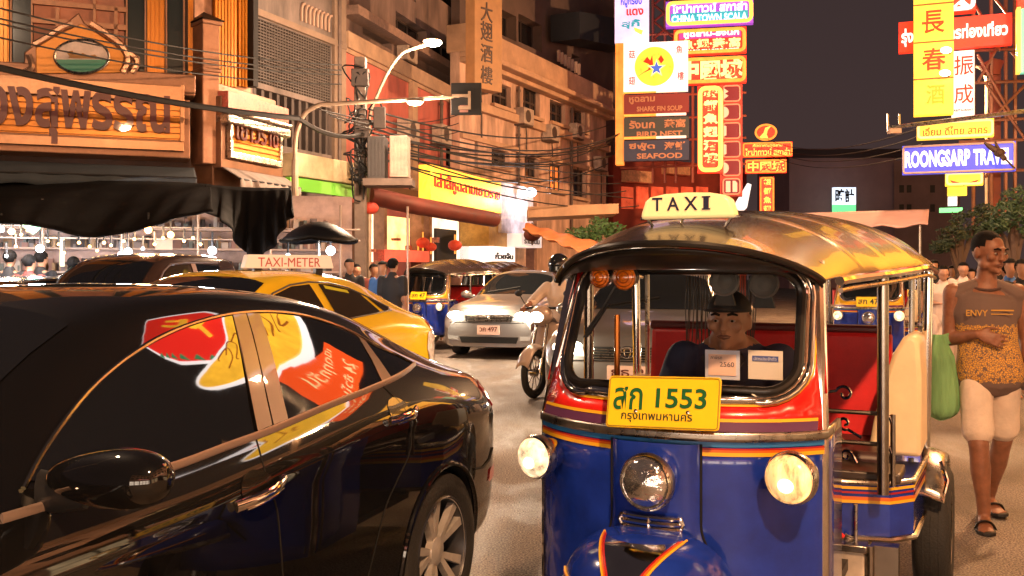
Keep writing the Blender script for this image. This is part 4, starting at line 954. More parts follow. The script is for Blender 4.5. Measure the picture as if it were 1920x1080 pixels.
# ---------------------------------------------------------------- plain orange return wall behind the pier (taller block)
op = Panel(352, 17.6, 470, 18.9)
blk = thing('orange_block', 'tall ribbed orange block rising behind the black-capped pier', 'building', base_of(op))
zt = op.uz(400, -160)[1]
mb = MB(); op.wall(mb, [(0, 0), (op.L, 0), (op.L, zt), (0, zt)], [], .2); mb.build('wall', bronze, blk, smooth=0)
mb = MB(); r = rect_uz(op, 398, -160, 440, 165); ribs(op, mb, r, .07, .0, .08, True); op.ubox(mb, *r, 0, .04); mb.build('ribbed_panel', gold_rib, blk, smooth=0)
mb = MB(); r = rect_uz(op, 443, -160, 460, 165); ribs(op, mb, r, .07, .0, .08, True); op.ubox(mb, *r, 0, .04); mb.build('ribbed_panel', gold_rib, blk, smooth=0)
mb = MB(); op.ubox(mb, *rect_uz(op, 461, -160, 470, 165), .0, .2); mb.build('edge_strip', dark_in, blk, smooth=0)

# ---------------------------------------------------------------- grey lattice building
lp = Panel(462, 20.5, 644, 24.0)
lat = thing('lattice_building', 'weathered grey building with square lattice screen and arched balustrade above', 'building', base_of(lp))
conc = mat('stained_concrete', (.13, .098, .085), .8, var=.6, vscale=2.2, stretch=(1, 1, .3), bump=.2, bscale=25)
zt = lp.uz(550, -200)[1]; r_lat = rect_uz(lp, 474, 40, 620, 178)
zl0, zl1 = lp.uz(476, 152)[1], lp.uz(476, 30)[1]
r_lat = (lp.uz(474, 90)[0], zl0, lp.uz(620, 90)[0], zl1)
r_low = (lp.uz(474, 90)[0], lp.uz(474, 262)[1], lp.uz(622, 90)[0], zl0 - .12)
mb = MB(); lp.wall(mb, [(0, 0), (lp.L, 0), (lp.L, zt), (0, zt)], [loop4(r_lat), loop4(r_low)], .5); mb.build('wall', conc, lat, smooth=0)
mb = MB(); lp.ubox(mb, r_lat[0], r_low[1], r_lat[2], r_lat[3], -.6, -.5); mb.build('dark_recess', dark_in, lat, smooth=0)
mb = MB(); n = 30
for k in range(n + 1): u = r_lat[0] + (r_lat[2] - r_lat[0]) * k / n; lp.ubox(mb, u - .012, r_lat[1], u + .012, r_lat[3], -.08, -.02)
nz = 21
for k in range(nz + 1): z = r_lat[1] + (r_lat[3] - r_lat[1]) * k / nz; lp.ubox(mb, r_lat[0], z - .012, r_lat[2], z + .012, -.078, -.022)
mb.build('lattice_screen', mat('lattice_grey', (.075, .06, .052), .7, var=.2), lat, smooth=0)
mb = MB(); n = 11
for k in range(n): u = r_low[0] + (r_low[2] - r_low[0]) * (k + .5) / n; lp.ubox(mb, u - .05, r_low[1], u + .05, r_low[3], -.2, -.05)
mb.build('upright_fins', mat('fin_grey', (.06, .045, .04), .7, var=.2), lat, smooth=0)
bz0, bz1 = lp.uz(565, 40)[1], lp.uz(565, 2)[1]; bu0, bu1 = lp.uz(562, 20)[0], lp.uz(620, 20)[0]
mb = MB(); n = 8
for k in range(n):
    u = bu0 + (bu1 - bu0) * (k + .5) / n; h = (bz1 - bz0)
    mb.tube([lp.W(u - .05, bz0, .03), lp.W(u - .05, bz0 + h * .6, .03), lp.W(u, bz0 + h * .85, .03), lp.W(u + .07, bz0 + h * .9, .03)], .035, 6)
mb.build('arched_balustrade', mat('balustrade', (.34, .22, .16), .7), lat)
mb = MB(); lp.ubox(mb, 0, zl1 + .02, lp.L, zl1 + .16, .0, .1); lp.ubox(mb, lp.uz(622, 90)[0], 3.0, lp.L, zt - .1, .0, .08); mb.build('stone_band', mat('band_stone', (.18, .12, .085), .75, var=.3, vscale=2), lat, smooth=0)
# cream fascia and green awning at street level
fp = Panel(518, 19.6, 658, 22.0)
fas = thing('cream_fascia', 'blank cream concrete canopy above a green strip, left of the street lamp', 'canopy', base_of(fp))
mb = MB(); r = (0, fp.uz(520, 332)[1], fp.L, fp.uz(520, 288)[1]); fp.ubox(mb, *r, -.9, .5); mb.build('slab', mat('cream_stained', (.50, .40, .24), .7, var=.35, vscale=2.2), fas, smooth=0, bevel=.02)
mb = MB(); fp.ubox(mb, -.1, fp.uz(520, 358)[1], fp.L - .4, fp.uz(520, 334)[1], .3, .42); mb.build('green_strip', mat('green_strip', (.20, .62, .07), .5), fas, smooth=0)

# ---------------------------------------------------------------- coral building
kp = Panel(644, 24.4, 866, 33.0)
cor = thing('coral_building', 'coral pink building with cream parapet and tall dark shutters', 'building', base_of(kp))
coral = mat('coral_paint', (.38, .095, .07), .75, var=.42, vscale=1.8, stretch=(1, 1, .3), bump=.1, bscale=20)
zpar = kp.uz(646, 85)[1]
wins = [rect_uz(kp, 776, 225, 796, 310), rect_uz(kp, 836, 243, 862, 318)]
tops = rect_uz(kp, 648, -160, 700, 60)
mb = MB(); kp.wall(mb, [(0, 0), (kp.L, 0), (kp.L, zpar), (0, zpar)], [loop4(w_) for w_ in wins], .25); mb.build('wall', coral, cor, smooth=0)
mb = MB(); kp.ubox(mb, 0, zpar - .06, kp.L, zpar + .34, -.4, .14); kp.ubox(mb, 0, zpar - .16, kp.L, zpar - .06, .0, .06); mb.build('parapet', mat('cream_parapet', (.32, .20, .125), .7, var=.3, vscale=2), cor, smooth=0)
for w_ in wins: fwindow(cor, kp, w_, .25, 3, 1, mat('shutter_dark', (.05, .04, .035), .6))
mb = MB(); kp.ubox(mb, kp.uz(766, 250)[0], 2.5, kp.uz(775, 250)[0], zpar - .1, .0, .14); mb.build('cream_pilaster', MATS['cream_parapet'], cor, smooth=0)
# recessed upper floors with big panes
kq = Panel(640, 26.5, 872, 36.5)
upb = thing('upper_flats', 'dim brown upper storeys with wide dark windows set back above the coral wall', 'building', base_of(kq))
zt = kq.uz(700, -260)[1]; ws_ = [rect_uz(kq, 680, 50, 735, 95), rect_uz(kq, 742, 20, 800, 92), rect_uz(kq, 806, 60, 862, 130), rect_uz(kq, 668, -120, 780, 5), rect_uz(kq, 790, -90, 866, 30)]
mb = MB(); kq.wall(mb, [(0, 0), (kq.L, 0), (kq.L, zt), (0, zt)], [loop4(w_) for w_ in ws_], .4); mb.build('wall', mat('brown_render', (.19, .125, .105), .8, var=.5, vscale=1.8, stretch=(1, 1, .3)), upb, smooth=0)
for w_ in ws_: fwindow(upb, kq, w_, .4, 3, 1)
mb = MB(); kq.ubox(mb, 0, kq.uz(700, 30)[1] - .5, kq.L, kq.uz(700, 30)[1] - .25, .0, .5); mb.build('balcony_slab', mat('slab_edge', (.26, .16, .12), .8, var=.3), upb, smooth=0)
# ---------------------------------------------------------------- tan building with cornice
tpn = Panel(862, 31.5, 1136, 43.6)
tan = thing('tan_building', 'tan stucco building with a heavy cornice and four-light shuttered windows', 'building', base_of(tpn))
stucco = mat('tan_stucco', (.50, .31, .22), .8, var=.55, vscale=1.6, stretch=(1, 1, .3), bump=.1, bscale=16)
ztan = tpn.uz(870, 100)[1]
wl = [rect_uz(tpn, *q) for q in ((981, 160, 1012, 222), (1031, 186, 1060, 236), (1076, 203, 1097, 247), (922, 150, 958, 205), (890, 262, 896, 318), (922, 277, 955, 315), (1075, 315, 1099, 372), (1030, 305, 1056, 360), (984, 292, 1010, 335))]
mb = MB(); tpn.wall(mb, [(0, 0), (tpn.L, 0), (tpn.L, ztan), (0, ztan)], [loop4(w_) for w_ in wl], .25); mb.build('wall', stucco, tan, smooth=0)
lit_amber = glow('amber_room', (1., .25, .04), .8, var=.6, vscale=3)
for i, w_ in enumerate(wl): fwindow(tan, tpn, w_, .25, 3, 2, frame_dark, lit_amber if i in (7,) else pane_dark, bar=.07)
mb = MB(); tpn.ubox(mb, 0, ztan, tpn.L, ztan + .9, -.5, .35); tpn.ubox(mb, -.05, ztan - .18, tpn.L + .1, ztan + .0, .0, .75); tpn.ubox(mb, -.03, ztan - .34, tpn.L, ztan - .18, .0, .4); mb.build('cornice', mat('cornice_tan', (.45, .27, .165), .75, var=.25, vscale=1.4), tan, smooth=0, bevel=.03)
zm = tpn.uz(880, 205)[1]
mb = MB(); tpn.ubox(mb, 0, zm, tpn.L, zm + .28, .0, .22); tpn.ubox(mb, 0, zm - 1.0, tpn.L, zm - .85, .0, .12); mb.build('string_course', MATS['cornice_tan'], tan, smooth=0)
for i, w_ in enumerate(wl):
    mb = MB(); tpn.ubox(mb, w_[0] - .1, w_[1] - .14, w_[2] + .1, w_[1] - .02, .0, .16); mb.build('sill', MATS['cornice_tan'], tan, smooth=0)
# clutter on the walls: air conditioners and drain pipes
acm = mat('aircon_cream', (.36, .27, .21), .6, var=.35, vscale=6)
for i, (pn_, x, y, w2, lb) in enumerate(((tpn, 874, 168, 16, 'left of the top row of tan windows'), (tpn, 963, 232, 14, 'below the first big tan window'), (tpn, 1014, 262, 13, 'between the two rows of tan windows'), (tpn, 1064, 258, 12, 'under the third top window of the tan wall'), (tpn, 1110, 318, 11, 'near the far end of the tan wall'), (kp, 806, 268, 18, 'between the two coral shutters'), (kp, 740, 262, 18, 'on the coral wall beside the transformer'), (kq, 740, 112, 15, 'under the middle upper-flat window'))):
    p0 = pn_.pt(x, y, .0); ac = thing('air_conditioner', 'dusty outdoor air conditioner box ' + lb, 'air conditioner', tuple(p0), 'air conditioners on the left walls'); k = w2 * p0.y / FPX
    mb = MB(); u_, z_ = pn_.uz(x, y); pn_.ubox(mb, u_, z_, u_ + .85, z_ + .58, .06, .42); cs = mb.build('casing', acm, ac, smooth=0, bevel=.02)
    mb = MB(); mb.lathe([(.22, 0), (.22, .012), (.19, .014), (.12, .006), (.001, .006)], pn_.W(u_ + .34, z_ + .29, .42), pn_.n, 20); mb.build('fan_grille', frame_dark, cs)
    mb = MB(); pn_.ubox(mb, u_ + .05, z_ - .05, u_ + .8, z_, .0, .4); mb.build('bracket', frame_dark, ac); mb = MB(); mb.tube([pn_.W(u_ + .8, z_ + .1, .1), pn_.W(u_ + 1.0, z_ - .3, .05), pn_.W(u_ + 1.0, z_ - 1.6, .05)], .025, 6); mb.build('pipe', frame_dark, ac)
for pn_, x, lb in ((tpn, 968, 'brown drain pipe down the tan wall between two window columns'), (tpn, 1068, 'brown drain pipe near the third tan window column'), (kp, 822, 'brown drain pipe down the coral wall beside the right shutter'), (lp, 630, 'brown drain pipe at the right edge of the lattice building')):
    mb = MB(); u_ = pn_.uz(x, 300)[0]; zt_ = {id(tpn): ztan - .4, id(kp): zpar - .2}.get(id(pn_), 9.); mb.tube([pn_.W(u_, 2.8, .1), pn_.W(u_, zt_, .1)], .055, 8)
    for q_ in range(4): mb.tube([pn_.W(u_, 3.2 + (zt_ - 3.4) * q_ / 3, .1), pn_.W(u_, 3.28 + (zt_ - 3.4) * q_ / 3, .1)], .075, 8)
    tag(mb.build('drain_pipe', mat('pipe_brown', (.10, .065, .05), .6, var=.3)), lb, 'pipe', 'drain pipes on the left walls')
# terrace storey on top
tq = Panel(862, 34.5, 1150, 47.5)
ter = thing('roof_terrace', 'open roof terrace with dark bays and a canopy above the tan cornice', 'building', base_of(tq))
zt = tq.uz(900, -200)[1]; z0 = tq.uz(900, 130)[1]
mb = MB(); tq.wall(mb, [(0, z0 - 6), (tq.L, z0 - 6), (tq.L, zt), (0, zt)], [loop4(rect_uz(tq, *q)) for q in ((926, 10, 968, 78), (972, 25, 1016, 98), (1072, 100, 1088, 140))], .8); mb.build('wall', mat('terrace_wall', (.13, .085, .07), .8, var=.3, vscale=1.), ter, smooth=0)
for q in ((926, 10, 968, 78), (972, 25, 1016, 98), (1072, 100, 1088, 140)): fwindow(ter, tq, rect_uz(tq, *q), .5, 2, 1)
mb = MB(); tq.poly(mb, [(1020, 30), (1128, 48), (1128, 100), (1020, 80)], .3, 1.6); mb.build('canopy', mat('terrace_canopy', (.02, .022, .026), .6), ter, smooth=0)
mb = MB()
for k in range(7): x = 1028 + k * 6.5; y = 96 + k * 4.2; tq.box(mb, x, y, x + 2.2, y + 22, .4, .5)
mb.build('white_baluster_row', mat('white_baluster', (.50, .34, .26), .7), ter, smooth=0)
# dark tower behind, left of the neon signs
dp = Panel(1028, 46, 1160, 50)
tow = thing('concrete_tower', 'dark concrete tower rising left of the neon sign stack', 'building', base_of(dp))
zt = dp.uz(1080, -120)[1]
mb = MB(); dp.wall(mb, [(0, 0), (dp.L, 0), (dp.L, zt), (0, zt)], [], .3); dp.ubox(mb, dp.uz(1128, 100)[0], 0, dp.L, zt, .0, .6); mb.build('wall', mat('tower_concrete', (.20, .145, .125), .85, var=.3, vscale=.5), tow, smooth=0)
mb = MB()
for y in (8, 45, 90, 160, 205, 250): dp.ubox(mb, dp.uz(1140, y)[0], dp.uz(1140, y + 5)[1], dp.L - .1, dp.uz(1140, y)[1], .6, .66)
for y in (8, 160): dp.box(mb, 1050, y, 1120, y + 10, .0, .1)
mb.build('slot_window', pane_dark, tow, smooth=0)
# far block closing the street
fb = Panel(1480, 92, 1680, 92); far = thing('far_block', 'big plain purple-brown block closing the end of the street', 'building', base_of(fb))
zt = fb.uz(1560, 296)[1]
mb = MB(); fb.ubox(mb, 0, 0, fb.L, zt, -12, 0); mb.build('wall', mat('far_render', (.55, .34, .35), .9, var=.15, vscale=.3), far, smooth=0)
mb = MB(); fb.ubox(mb, -.4, zt, fb.L + .4, zt + .8, -12.2, .4); mb.build('parapet', mat('far_parapet', (.10, .07, .07), .9), far, smooth=0)
fb2 = Panel(1676, 86, 1800, 84); far2 = thing('far_flats', 'distant brown flats with small square windows behind the blue sign', 'building', base_of(fb2))
zt = fb2.uz(1700, 300)[1]; wl = [rect_uz(fb2, x, y, x + 9, y + 14) for y in (347, 383) for x in (1686, 1700, 1744)]
mb = MB(); fb2.wall(mb, [(0, 0), (fb2.L, 0), (fb2.L, zt), (0, zt)], [loop4(w_) for w_ in wl], .3); mb.build('wall', mat('far_render_warm', (.42, .27, .25), .9, var=.2, vscale=.4), far2, smooth=0)
for w_ in wl: fwindow(far2, fb2, w_, .3, 2, 1, bar=.15)
# red-lit low building under the neon
rp = Panel(1150, 46, 1400, 52); redb = thing('red_lit_restaurant', 'red-lit restaurant front under the neon sign stack', 'building', base_of(rp))
zt = rp.uz(1250, 300)[1]
mb = MB(); rp.wall(mb, [(0, 0), (rp.L, 0), (rp.L, zt), (0, zt)], [], .3); mb.build('wall', mat('red_wall', (.28, .05, .03), .7, var=.4, vscale=.8), redb, smooth=0)
mb = MB()
for q in ((1165, 320, 1210, 345), (1240, 310, 1280, 330)): rp.box(mb, *q, .0, .5)
mb.build('lit_canopy', mat('salmon_canopy', (.75, .38, .2), .5, var=.3), redb, smooth=0)
mb = MB()
for k in range(6): rp.box(mb, 1165 + k * 28, 350, 1185 + k * 28, 392, .0, .1)
mb.build('window_band', glow('red_room', (1., .12, .04), .5, var=.6, vscale=1.5), redb, smooth=0)
# ---------------------------------------------------------------- neon signs hanging over the street
neon_y = glow('neon_yellow', (1., .50, .07), 1.8); neon_o = glow('neon_orange', (1., .30, .04), 1.5, var=.2); neon_w = glow('neon_white', (1., .92, .84), 1.5)
neon_ly = glow('neon_cream', (1., .80, .28), 1.35)
sr = glow('sign_red', (.85, .025, .008), 1.5, var=.4, vscale=1.6); sdr = mat('sign_maroon', (.22, .03, .028), .5)
sbl = glow('sign_blue', (.05, .07, .72), 1.0, var=.12, vscale=1.); sy = glow('sign_yellow', (1., .55, .035), 1.7, var=.4, vscale=1.3); swh = glow('sign_white', (1., .86, .80), 1.25, var=.12, vscale=1.)
spurp = glow('sign_violet', (.28, .06, .62), .9); steal = glow('sign_teal', (.02, .35, .45), .8)
ink_red = mat('ink_red', (.5, .03, .01), .5, emit=(.9, .03, .01), es=.35); ink_black = mat('ink_black', (.01, .01, .01), .5)
truss = mat('truss_steel', (.22, .10, .07), .5, .4, var=.3, vscale=4); frame_k = mat('sign_frame_dark', (.05, .03, .03), .5)
def sign(name, label, pn, rect, m, frame=None, thick=.25, fw=.06, kind='neon sign', group=None, cat='sign'):
    """box sign: face panel, tube frame; returns root, (u0, z0, u1, z1), face offset"""
    u0, z0, u1, z1 = rect; c = pn.W((u0 + u1) / 2, z0)
    t = thing(name, label, cat, (c.x, c.y, z0), group)
    mb = MB(); pn.ubox(mb, u0, z0, u1, z1, 0, thick); mb.build('panel', m, t, smooth=0)
    if frame:
        mb = MB(); a = thick + fw * .5
        mb.tube([pn.W(u, z, a) for u, z in rrect(u0 + fw * .6, z0 + fw * .6, u1 - fw * .6, z1 - fw * .6, fw * 1.2, 3)], fw * .55, 6, closed=True); mb.build('neon_border', frame, t)
    return t, rect, thick
def lett(t, pn, body, x0, y0, x1, y1, o, m, th=.04, bold=.02, name='lettering', fit=True):
    mb = MB(); pn.text(mb, body, x0, y0, x1, y1, o, th, bold, fit); return mb.build(name, m, t)
def prect(pn, x0, x1, yt, yb):
    """left/right columns and the rows at the left edge"""
    u0, z1 = pn.uz(x0, yt); _, z0 = pn.uz(x0, yb); u1, _ = pn.uz(x1, yt); return (u0, z0, u1, z1)
# panel of the left stack: across the street, right end nearer
S1 = Panel(1155, 38.6, 1420, 37.5)
t, r, o = sign('neon_sign', 'violet and teal CHINA TOWN SCALA sign with yellow tube border, topmost of the left stack', S1, prect(S1, 1249, 1412, 8, 55), spurp, neon_y, .35, .14)
mb = MB(); S1.ubox(mb, r[0] + .2, r[1] + .2, r[2] - .2, (r[1] + r[3]) / 2, o, o + .03); mb.build('teal_band', steal, t, smooth=0)
def ul(t, pn, body, r, a, b, c, d, o, m, th=.05, bold=.03, name='lettering', fit=True):
    """lettering at fractions of a rectangle"""
    u0, z0, u1, z1 = r; W_, H_ = u1 - u0, z1 - z0
    mb = MB(); pn.utext(mb, body, u0 + W_ * a, z0 + H_ * b, u0 + W_ * c, z0 + H_ * d, o, th, bold, fit); return mb.build(name, m, t)
ul(t, S1, 'ไชน่าทาวน์ สกาล่า', r, .07, .50, .93, .90, o, neon_w); ul(t, S1, 'CHINA TOWN SCALA', r, .07, .13, .93, .42, o + .03, glow('neon_aqua', (.55, .95, 1.), 1.8))
t, r, o = sign('neon_sign', 'red sign with white Thai line above yellow Chinese characters, second in the left stack', S1, prect(S1, 1264, 1399, 60, 107), sr, neon_o, .3, .13)
mb = MB(); S1.ubox(mb, r[0] + .2, r[1] + (r[3] - r[1]) * .62, r[2] - .2, r[3] - .15, o, o + .03); mb.build('violet_band', glow('sign_magenta', (.5, .03, .28), .9), t, smooth=0)
ul(t, S1, 'หูฉลาม-รังนก', r, .14, .62, .9, .92, o + .03, neon_w); ul(t, S1, '魚·翅·燕·窩', r, .10, .22, .92, .60, o, neon_ly); ul(t, S1, 'SHARK FIN BIRD NEST', r, .12, .08, .9, .18, o, neon_w)
t, r, o = sign('neon_sign', 'red sign with three big cream characters 中國城, beside the round yellow emblem', S1, prect(S1, 1262, 1399, 113, 162), sr, neon_o, .3, .13)
ul(t, S1, '中國城', r, .10, .14, .95, .88, o, neon_ly, .06, .05)
S2 = Panel(1155, 37.2, 1420, 36.2)
t, r, o = sign('emblem_sign', 'white lit box with a round yellow emblem and a blue star', S2, prect(S2, 1171, 1290, 86, 176), swh, None, .4)
cu, cz = r[0] + (r[2] - r[0]) * .48, r[1] + (r[3] - r[1]) * .50; rad = (r[3] - r[1]) * .40
def disc(n=36, rx=1, rz=1, cx=0, cy=0): return [(cu + rad * (cx + rx * math.cos(2 * math.pi * k / n)), cz + rad * (cy + rz * math.sin(2 * math.pi * k / n))) for k in range(n)]
mb = MB(); S2.upoly(mb, disc(), o, o + .04); em = mb.build('emblem', glow('emblem_yellow', (1., .62, .04), 1.15, var=.35, vscale=2.), t)
mb = MB()
for pts in ([(-.55, .25), (-.35, .5), (-.2, .3), (-.1, .55), (-.05, .1), (-.15, -.15), (-.5, -.3), (-.85, -.5), (-.3, -.15), (-.25, .1)], [(.2, .35), (.35, .55), (.5, .3), (.35, .12)]): S2.upoly(mb, [(cu + rad * a, cz + rad * b) for a, b in pts], o + .04, o + .06)
mb.build('red_bird', ink_red, em)
star = lambda s_: [(cu + rad * (.12 + s_ * (1 if k % 2 == 0 else .42) * math.sin(2 * math.pi * k / 10)), cz + rad * (-.12 + s_ * (1 if k % 2 == 0 else .42) * math.cos(2 * math.pi * k / 10))) for k in range(10)]
mb = MB(); S2.upoly(mb, star(.50), o + .06, o + .08); mb.build('star_edge', neon_ly, em)
mb = MB(); S2.upoly(mb, star(.36), o + .08, o + .10); mb.build('star', glow('star_blue', (.04, .12, .62), .9), em)
for b_, a, c in (('菇', .08, .68), ('魚', .82, .74), ('翅', .08, .14), ('樓', .84, .20)): ul(t, S2, b_, r, a, c, a + .1, c + .17, o, ink_red, .02, .01)
t, r, o = sign('poster_sign', 'tall lilac lit poster with coloured lettering, above the white emblem box', S2, prect(S2, 1154, 1217, -40, 84), glow('sign_lilac', (.85, .62, .95), 1.0, var=.25, vscale=.6), None, .3)
ul(t, S2, 'หมูกรอบ', r, .18, .52, .8, .66, o, sbl, .02); ul(t, S2, 'แดง', r, .35, .40, .85, .50, o, ink_red, .02); ul(t, S2, 'สุกี้', r, .2, .2, .75, .34, o, steal, .02)
mb = MB(); S2.upoly(mb, [(r[0] + .7, r[1] + .55), (r[0] + 1.05, r[1] + .42), (r[0] + 1.0, r[1] + .25), (r[0] + .75, r[1] + .4)], o, o + .03); mb.build('yellow_patch', neon_y, t)
for nm, yt, yb, th, ch, en, col in (('maroon unlit sign with faint Thai and English lines, right below the round emblem', 181, 216, 'หูฉลาม', '', 'SHARK FIN SOUP', sdr), ('dark unlit sign reading BIRD NEST, between maroon and navy signs', 224, 264, 'รังนก', '燕窩', 'BIRD NEST', mat('sign_char', (.05, .055, .055), .5)), ('navy unlit sign reading SEAFOOD, lowest of the left stack', 266, 304, 'ซีฟู้ด', '海鮮', 'SEAFOOD', mat('sign_navy', (.035, .04, .09), .5))):
    t, r, o = sign('unlit_sign', nm, S2, prect(S2, 1171, 1292, yt, yb), col, None, .3)
    dim = mat('dim_letter', (.5, .22, .12), .5)
    ul(t, S2, th, r, .08, .5, .48, .88, o, dim, .02); ul(t, S2, en, r, .2, .1, .9, .36, o, dim, .02)
    if ch: ul(t, S2, ch, r, .62, .5, .95, .9, o, dim, .02)
    mb = MB(); mb.tube([S2.W(r[0], r[3] + .09, .32), S2.W((r[0] + r[2]) / 2, r[3] + .09, .32)], .05, 6); mb.build('neon_tube', neon_o, t)
    mb = MB(); mb.tube([S2.W((r[0] + r[2]) / 2, r[3] + .09, .32), S2.W(r[2] - .1, r[3] + .09, .32)], .05, 6); mb.build('neon_tube', glow('neon_pink', (1., .55, .4), 1.8), t)
S3 = Panel(1290, 37.0, 1420, 36.5)
t, r, o = sign('neon_sign', 'upright red sign with six cream Chinese characters and thick yellow border', S3, prect(S3, 1308, 1356, 165, 326), sr, glow('neon_border_hot', (1., .50, .09), 2.2), .35, .16)
for k, ch in enumerate('銀都魚翅酒樓'): ul(t, S3, ch, r, .22, .865 - .152 * k, .80, .985 - .152 * k, o, neon_ly, .05, .05)
t = thing('letter_tower', 'dark red tower of squares with pale cut-out shapes behind the upright sign', 'sign', tuple(S1.W(S1.uz(1350, 300)[0], 5)))
tower_r = prect(S1, 1350, 1392, 160, 368)
mb = MB(); S1.ubox(mb, *tower_r, -.5, .1); mb.build('panel', mat('tower_red', (.30, .03, .02), .5, emit=(.8, .06, .03), es=.45, var=.3, vscale=1.5), t, smooth=0)
W_, H_ = tower_r[2] - tower_r[0], (tower_r[3] - tower_r[1]) / 6
for k in range(6):
    a = (tower_r[0] + .12, tower_r[1] + H_ * k + .06, tower_r[2] - .1, tower_r[1] + H_ * (k + 1) - .06)
    mb = MB(); S1.upoly(mb, rrect(*a, .1, 3), .1, .14); sq = mb.build('square', mat('square_maroon', (.12, .012, .02), .5, emit=(.35, .01, .03), es=.35), t, smooth=0)
    mb = MB(); mb.tube([S1.W(u, z, .16) for u, z in rrect(*a, .1, 3)], .03, 5, closed=True); mb.build('square_edge', glow('edge_salmon', (1., .28, .14), .75), sq)
    cx_, cz_ = (a[0] + a[2]) / 2, (a[1] + a[3]) / 2; h = (a[3] - a[1]) * .36
    mb = MB()
    if k in (1, 4): S1.upoly(mb, [(a[0] + .02 + h * .9 * math.cos(R(b)), cz_ + h * math.sin(R(b))) for b in range(-90, 91, 15)], .14, .17)
    elif k == 0: S1.upoly(mb, [(cx_ - h, cz_ - h), (cx_ - .04, cz_ - h), (cx_ - .04, cz_ + h), (cx_ - h, cz_ + h)], .14, .17); S1.upoly(mb, [(cx_ + .04, cz_ - h), (cx_ + h, cz_ - h), (cx_ + h, cz_ + h * .6), (cx_ + h * .7, cz_ + h), (cx_ + .04, cz_ + h)], .14, .17)
    elif k == 5: S1.upoly(mb, [(a[0] + .02, cz_ + h), (a[0] + h * .9, cz_ + h * .4), (a[0] + h * .3, cz_), (a[0] + h * .9, cz_ - h * .4), (a[0] + .02, cz_ - h)], .14, .17)
    else: S1.upoly(mb, [(a[0] + .02, cz_ - h), (a[0] + .12, cz_ - h * .8), (a[0] + .12, cz_ + h * .8), (a[0] + .02, cz_ + h)], .14, .17)
    mb.build('pale_shape', glow('shape_salmon', (1., .55, .36), .75), sq)
# orange-lit edge post and truss that carry the stack
t = thing('sign_truss', 'orange-lit steel mast carrying the left stack of neon signs', 'sign mast', tuple(S1.W(S1.uz(1163, 300)[0], 4)))
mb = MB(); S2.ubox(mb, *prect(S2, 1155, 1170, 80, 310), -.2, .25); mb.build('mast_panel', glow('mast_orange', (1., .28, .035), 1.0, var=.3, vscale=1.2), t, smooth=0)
mb = MB()
for k in range(9):
    y = -30 + 32 * k; mb.tube([S1.pt(1225, y, -.6), S1.pt(1262, y + 30, -.6)], .05, 4); mb.tube([S1.pt(1262, y, -.6), S1.pt(1225, y + 30, -.6)], .05, 4)
for x in (1222, 1245, 1266, 1298): mb.tube([S1.pt(x, -60, -.65), S1.pt(x, 340, -.65)], .06, 5)
for y in (60, 110, 176, 220, 262, 312): mb.tube([S1.pt(1160, y, -.62), S1.pt(1400, y - 8, -.62)], .05, 5)
mb.build('lattice', mat('truss_redlit', (.30, .08, .05), .5, .4), t)
# small red stack further right
S4 = Panel(1385, 47.5, 1490, 47)
t, r, o = sign('swoosh_sign', 'round red sign with yellow fin-shaped swoosh on top of the small red stack', S4, prect(S4, 1416, 1455, 236, 264), sr, None, .1)
bpy.data.objects.remove(t.children[0]); cu, cz, rad = (r[0] + r[2]) / 2, (r[1] + r[3]) / 2, (r[3] - r[1]) / 2
ov = [(cu + rad * 1.32 * math.cos(2 * math.pi * k / 32), cz + rad * math.sin(2 * math.pi * k / 32)) for k in range(32)]
mb = MB(); S4.upoly(mb, ov, 0, .25); mb.build('disc', sr, t)
mb = MB(); mb.tube([S4.W(u, z, .27) for u, z in ov], .05, 6, closed=True); mb.build('neon_border', neon_o, t)
mb = MB(); S4.upoly(mb, [(cu - rad * .95, cz - rad * .75), (cu - .3 * rad, cz - .05 * rad), (cu - .1 * rad, cz + .6 * rad), (cu + .7 * rad, cz + .85 * rad), (cu + .25 * rad, cz + .3 * rad), (cu + .1 * rad, cz - .3 * rad), (cu + .3 * rad, cz - .8 * rad)], .25, .29); mb.build('swoosh', neon_y, t)
t, r, o = sign('neon_sign', 'small red sign with two orange Thai lines, under the round swoosh', S4, prect(S4, 1392, 1485, 269, 296), sr, neon_o, .25, .07)
ul(t, S4, 'ภัตตาคารหูฉลาม', r, .2, .62, .8, .9, o, neon_y, .03); ul(t, S4, 'ไชน่าทาวน์ สกาล่า', r, .05, .1, .95, .6, o, neon_y, .03)
t, r, o = sign('neon_sign', 'small red sign with cream 中國城, in the middle of the small red stack', S4, prect(S4, 1397, 1474, 301, 326), sr, neon_o, .25, .07)
ul(t, S4, '中國城', r, .06, .12, .95, .88, o, neon_y, .03)
t, r, o = sign('neon_sign', 'narrow upright red sign at the foot of the small red stack', S4, prect(S4, 1424, 1451, 333, 402), sr, neon_o, .25, .07)
for k, ch in enumerate('銀都魚翅'): ul(t, S4, ch, r, .25, .77 - .24 * k, .8, .95 - .24 * k, o, neon_y, .03)
mb = MB(); mb.tube([P(1390, 384, 44), P(1405, 345, 44)], [.28, .1], 10); mb.ell(P(1390, 384, 44), .28, 10, 6); tag(mb.build('white_lamp_tube', glow('tube_white', (1., .88, .8), 1.3)), 'slanting white lit tube lamp beside the small red stack', 'lamp')
S5 = Panel(1550, 88, 1610, 88)
t, r, o = sign('led_screen', 'distant white and green LED screen on the far block', S5, prect(S5, 1560, 1602, 352, 384), glow('screen_white', (.75, .85, 1.), 1.6, var=.5, vscale=.6), None, .4)
mb = MB(); S5.ubox(mb, r[0], r[1] - .75, r[2], r[1] - .02, 0, .4); mb.build('green_band', glow('screen_green', (.2, .9, .35), 1.2), t, smooth=0)
ul(t, S5, '時計', r, .08, .1, .92, .92, o, mat('screen_ink', (.05, .06, .1), .5), .02)
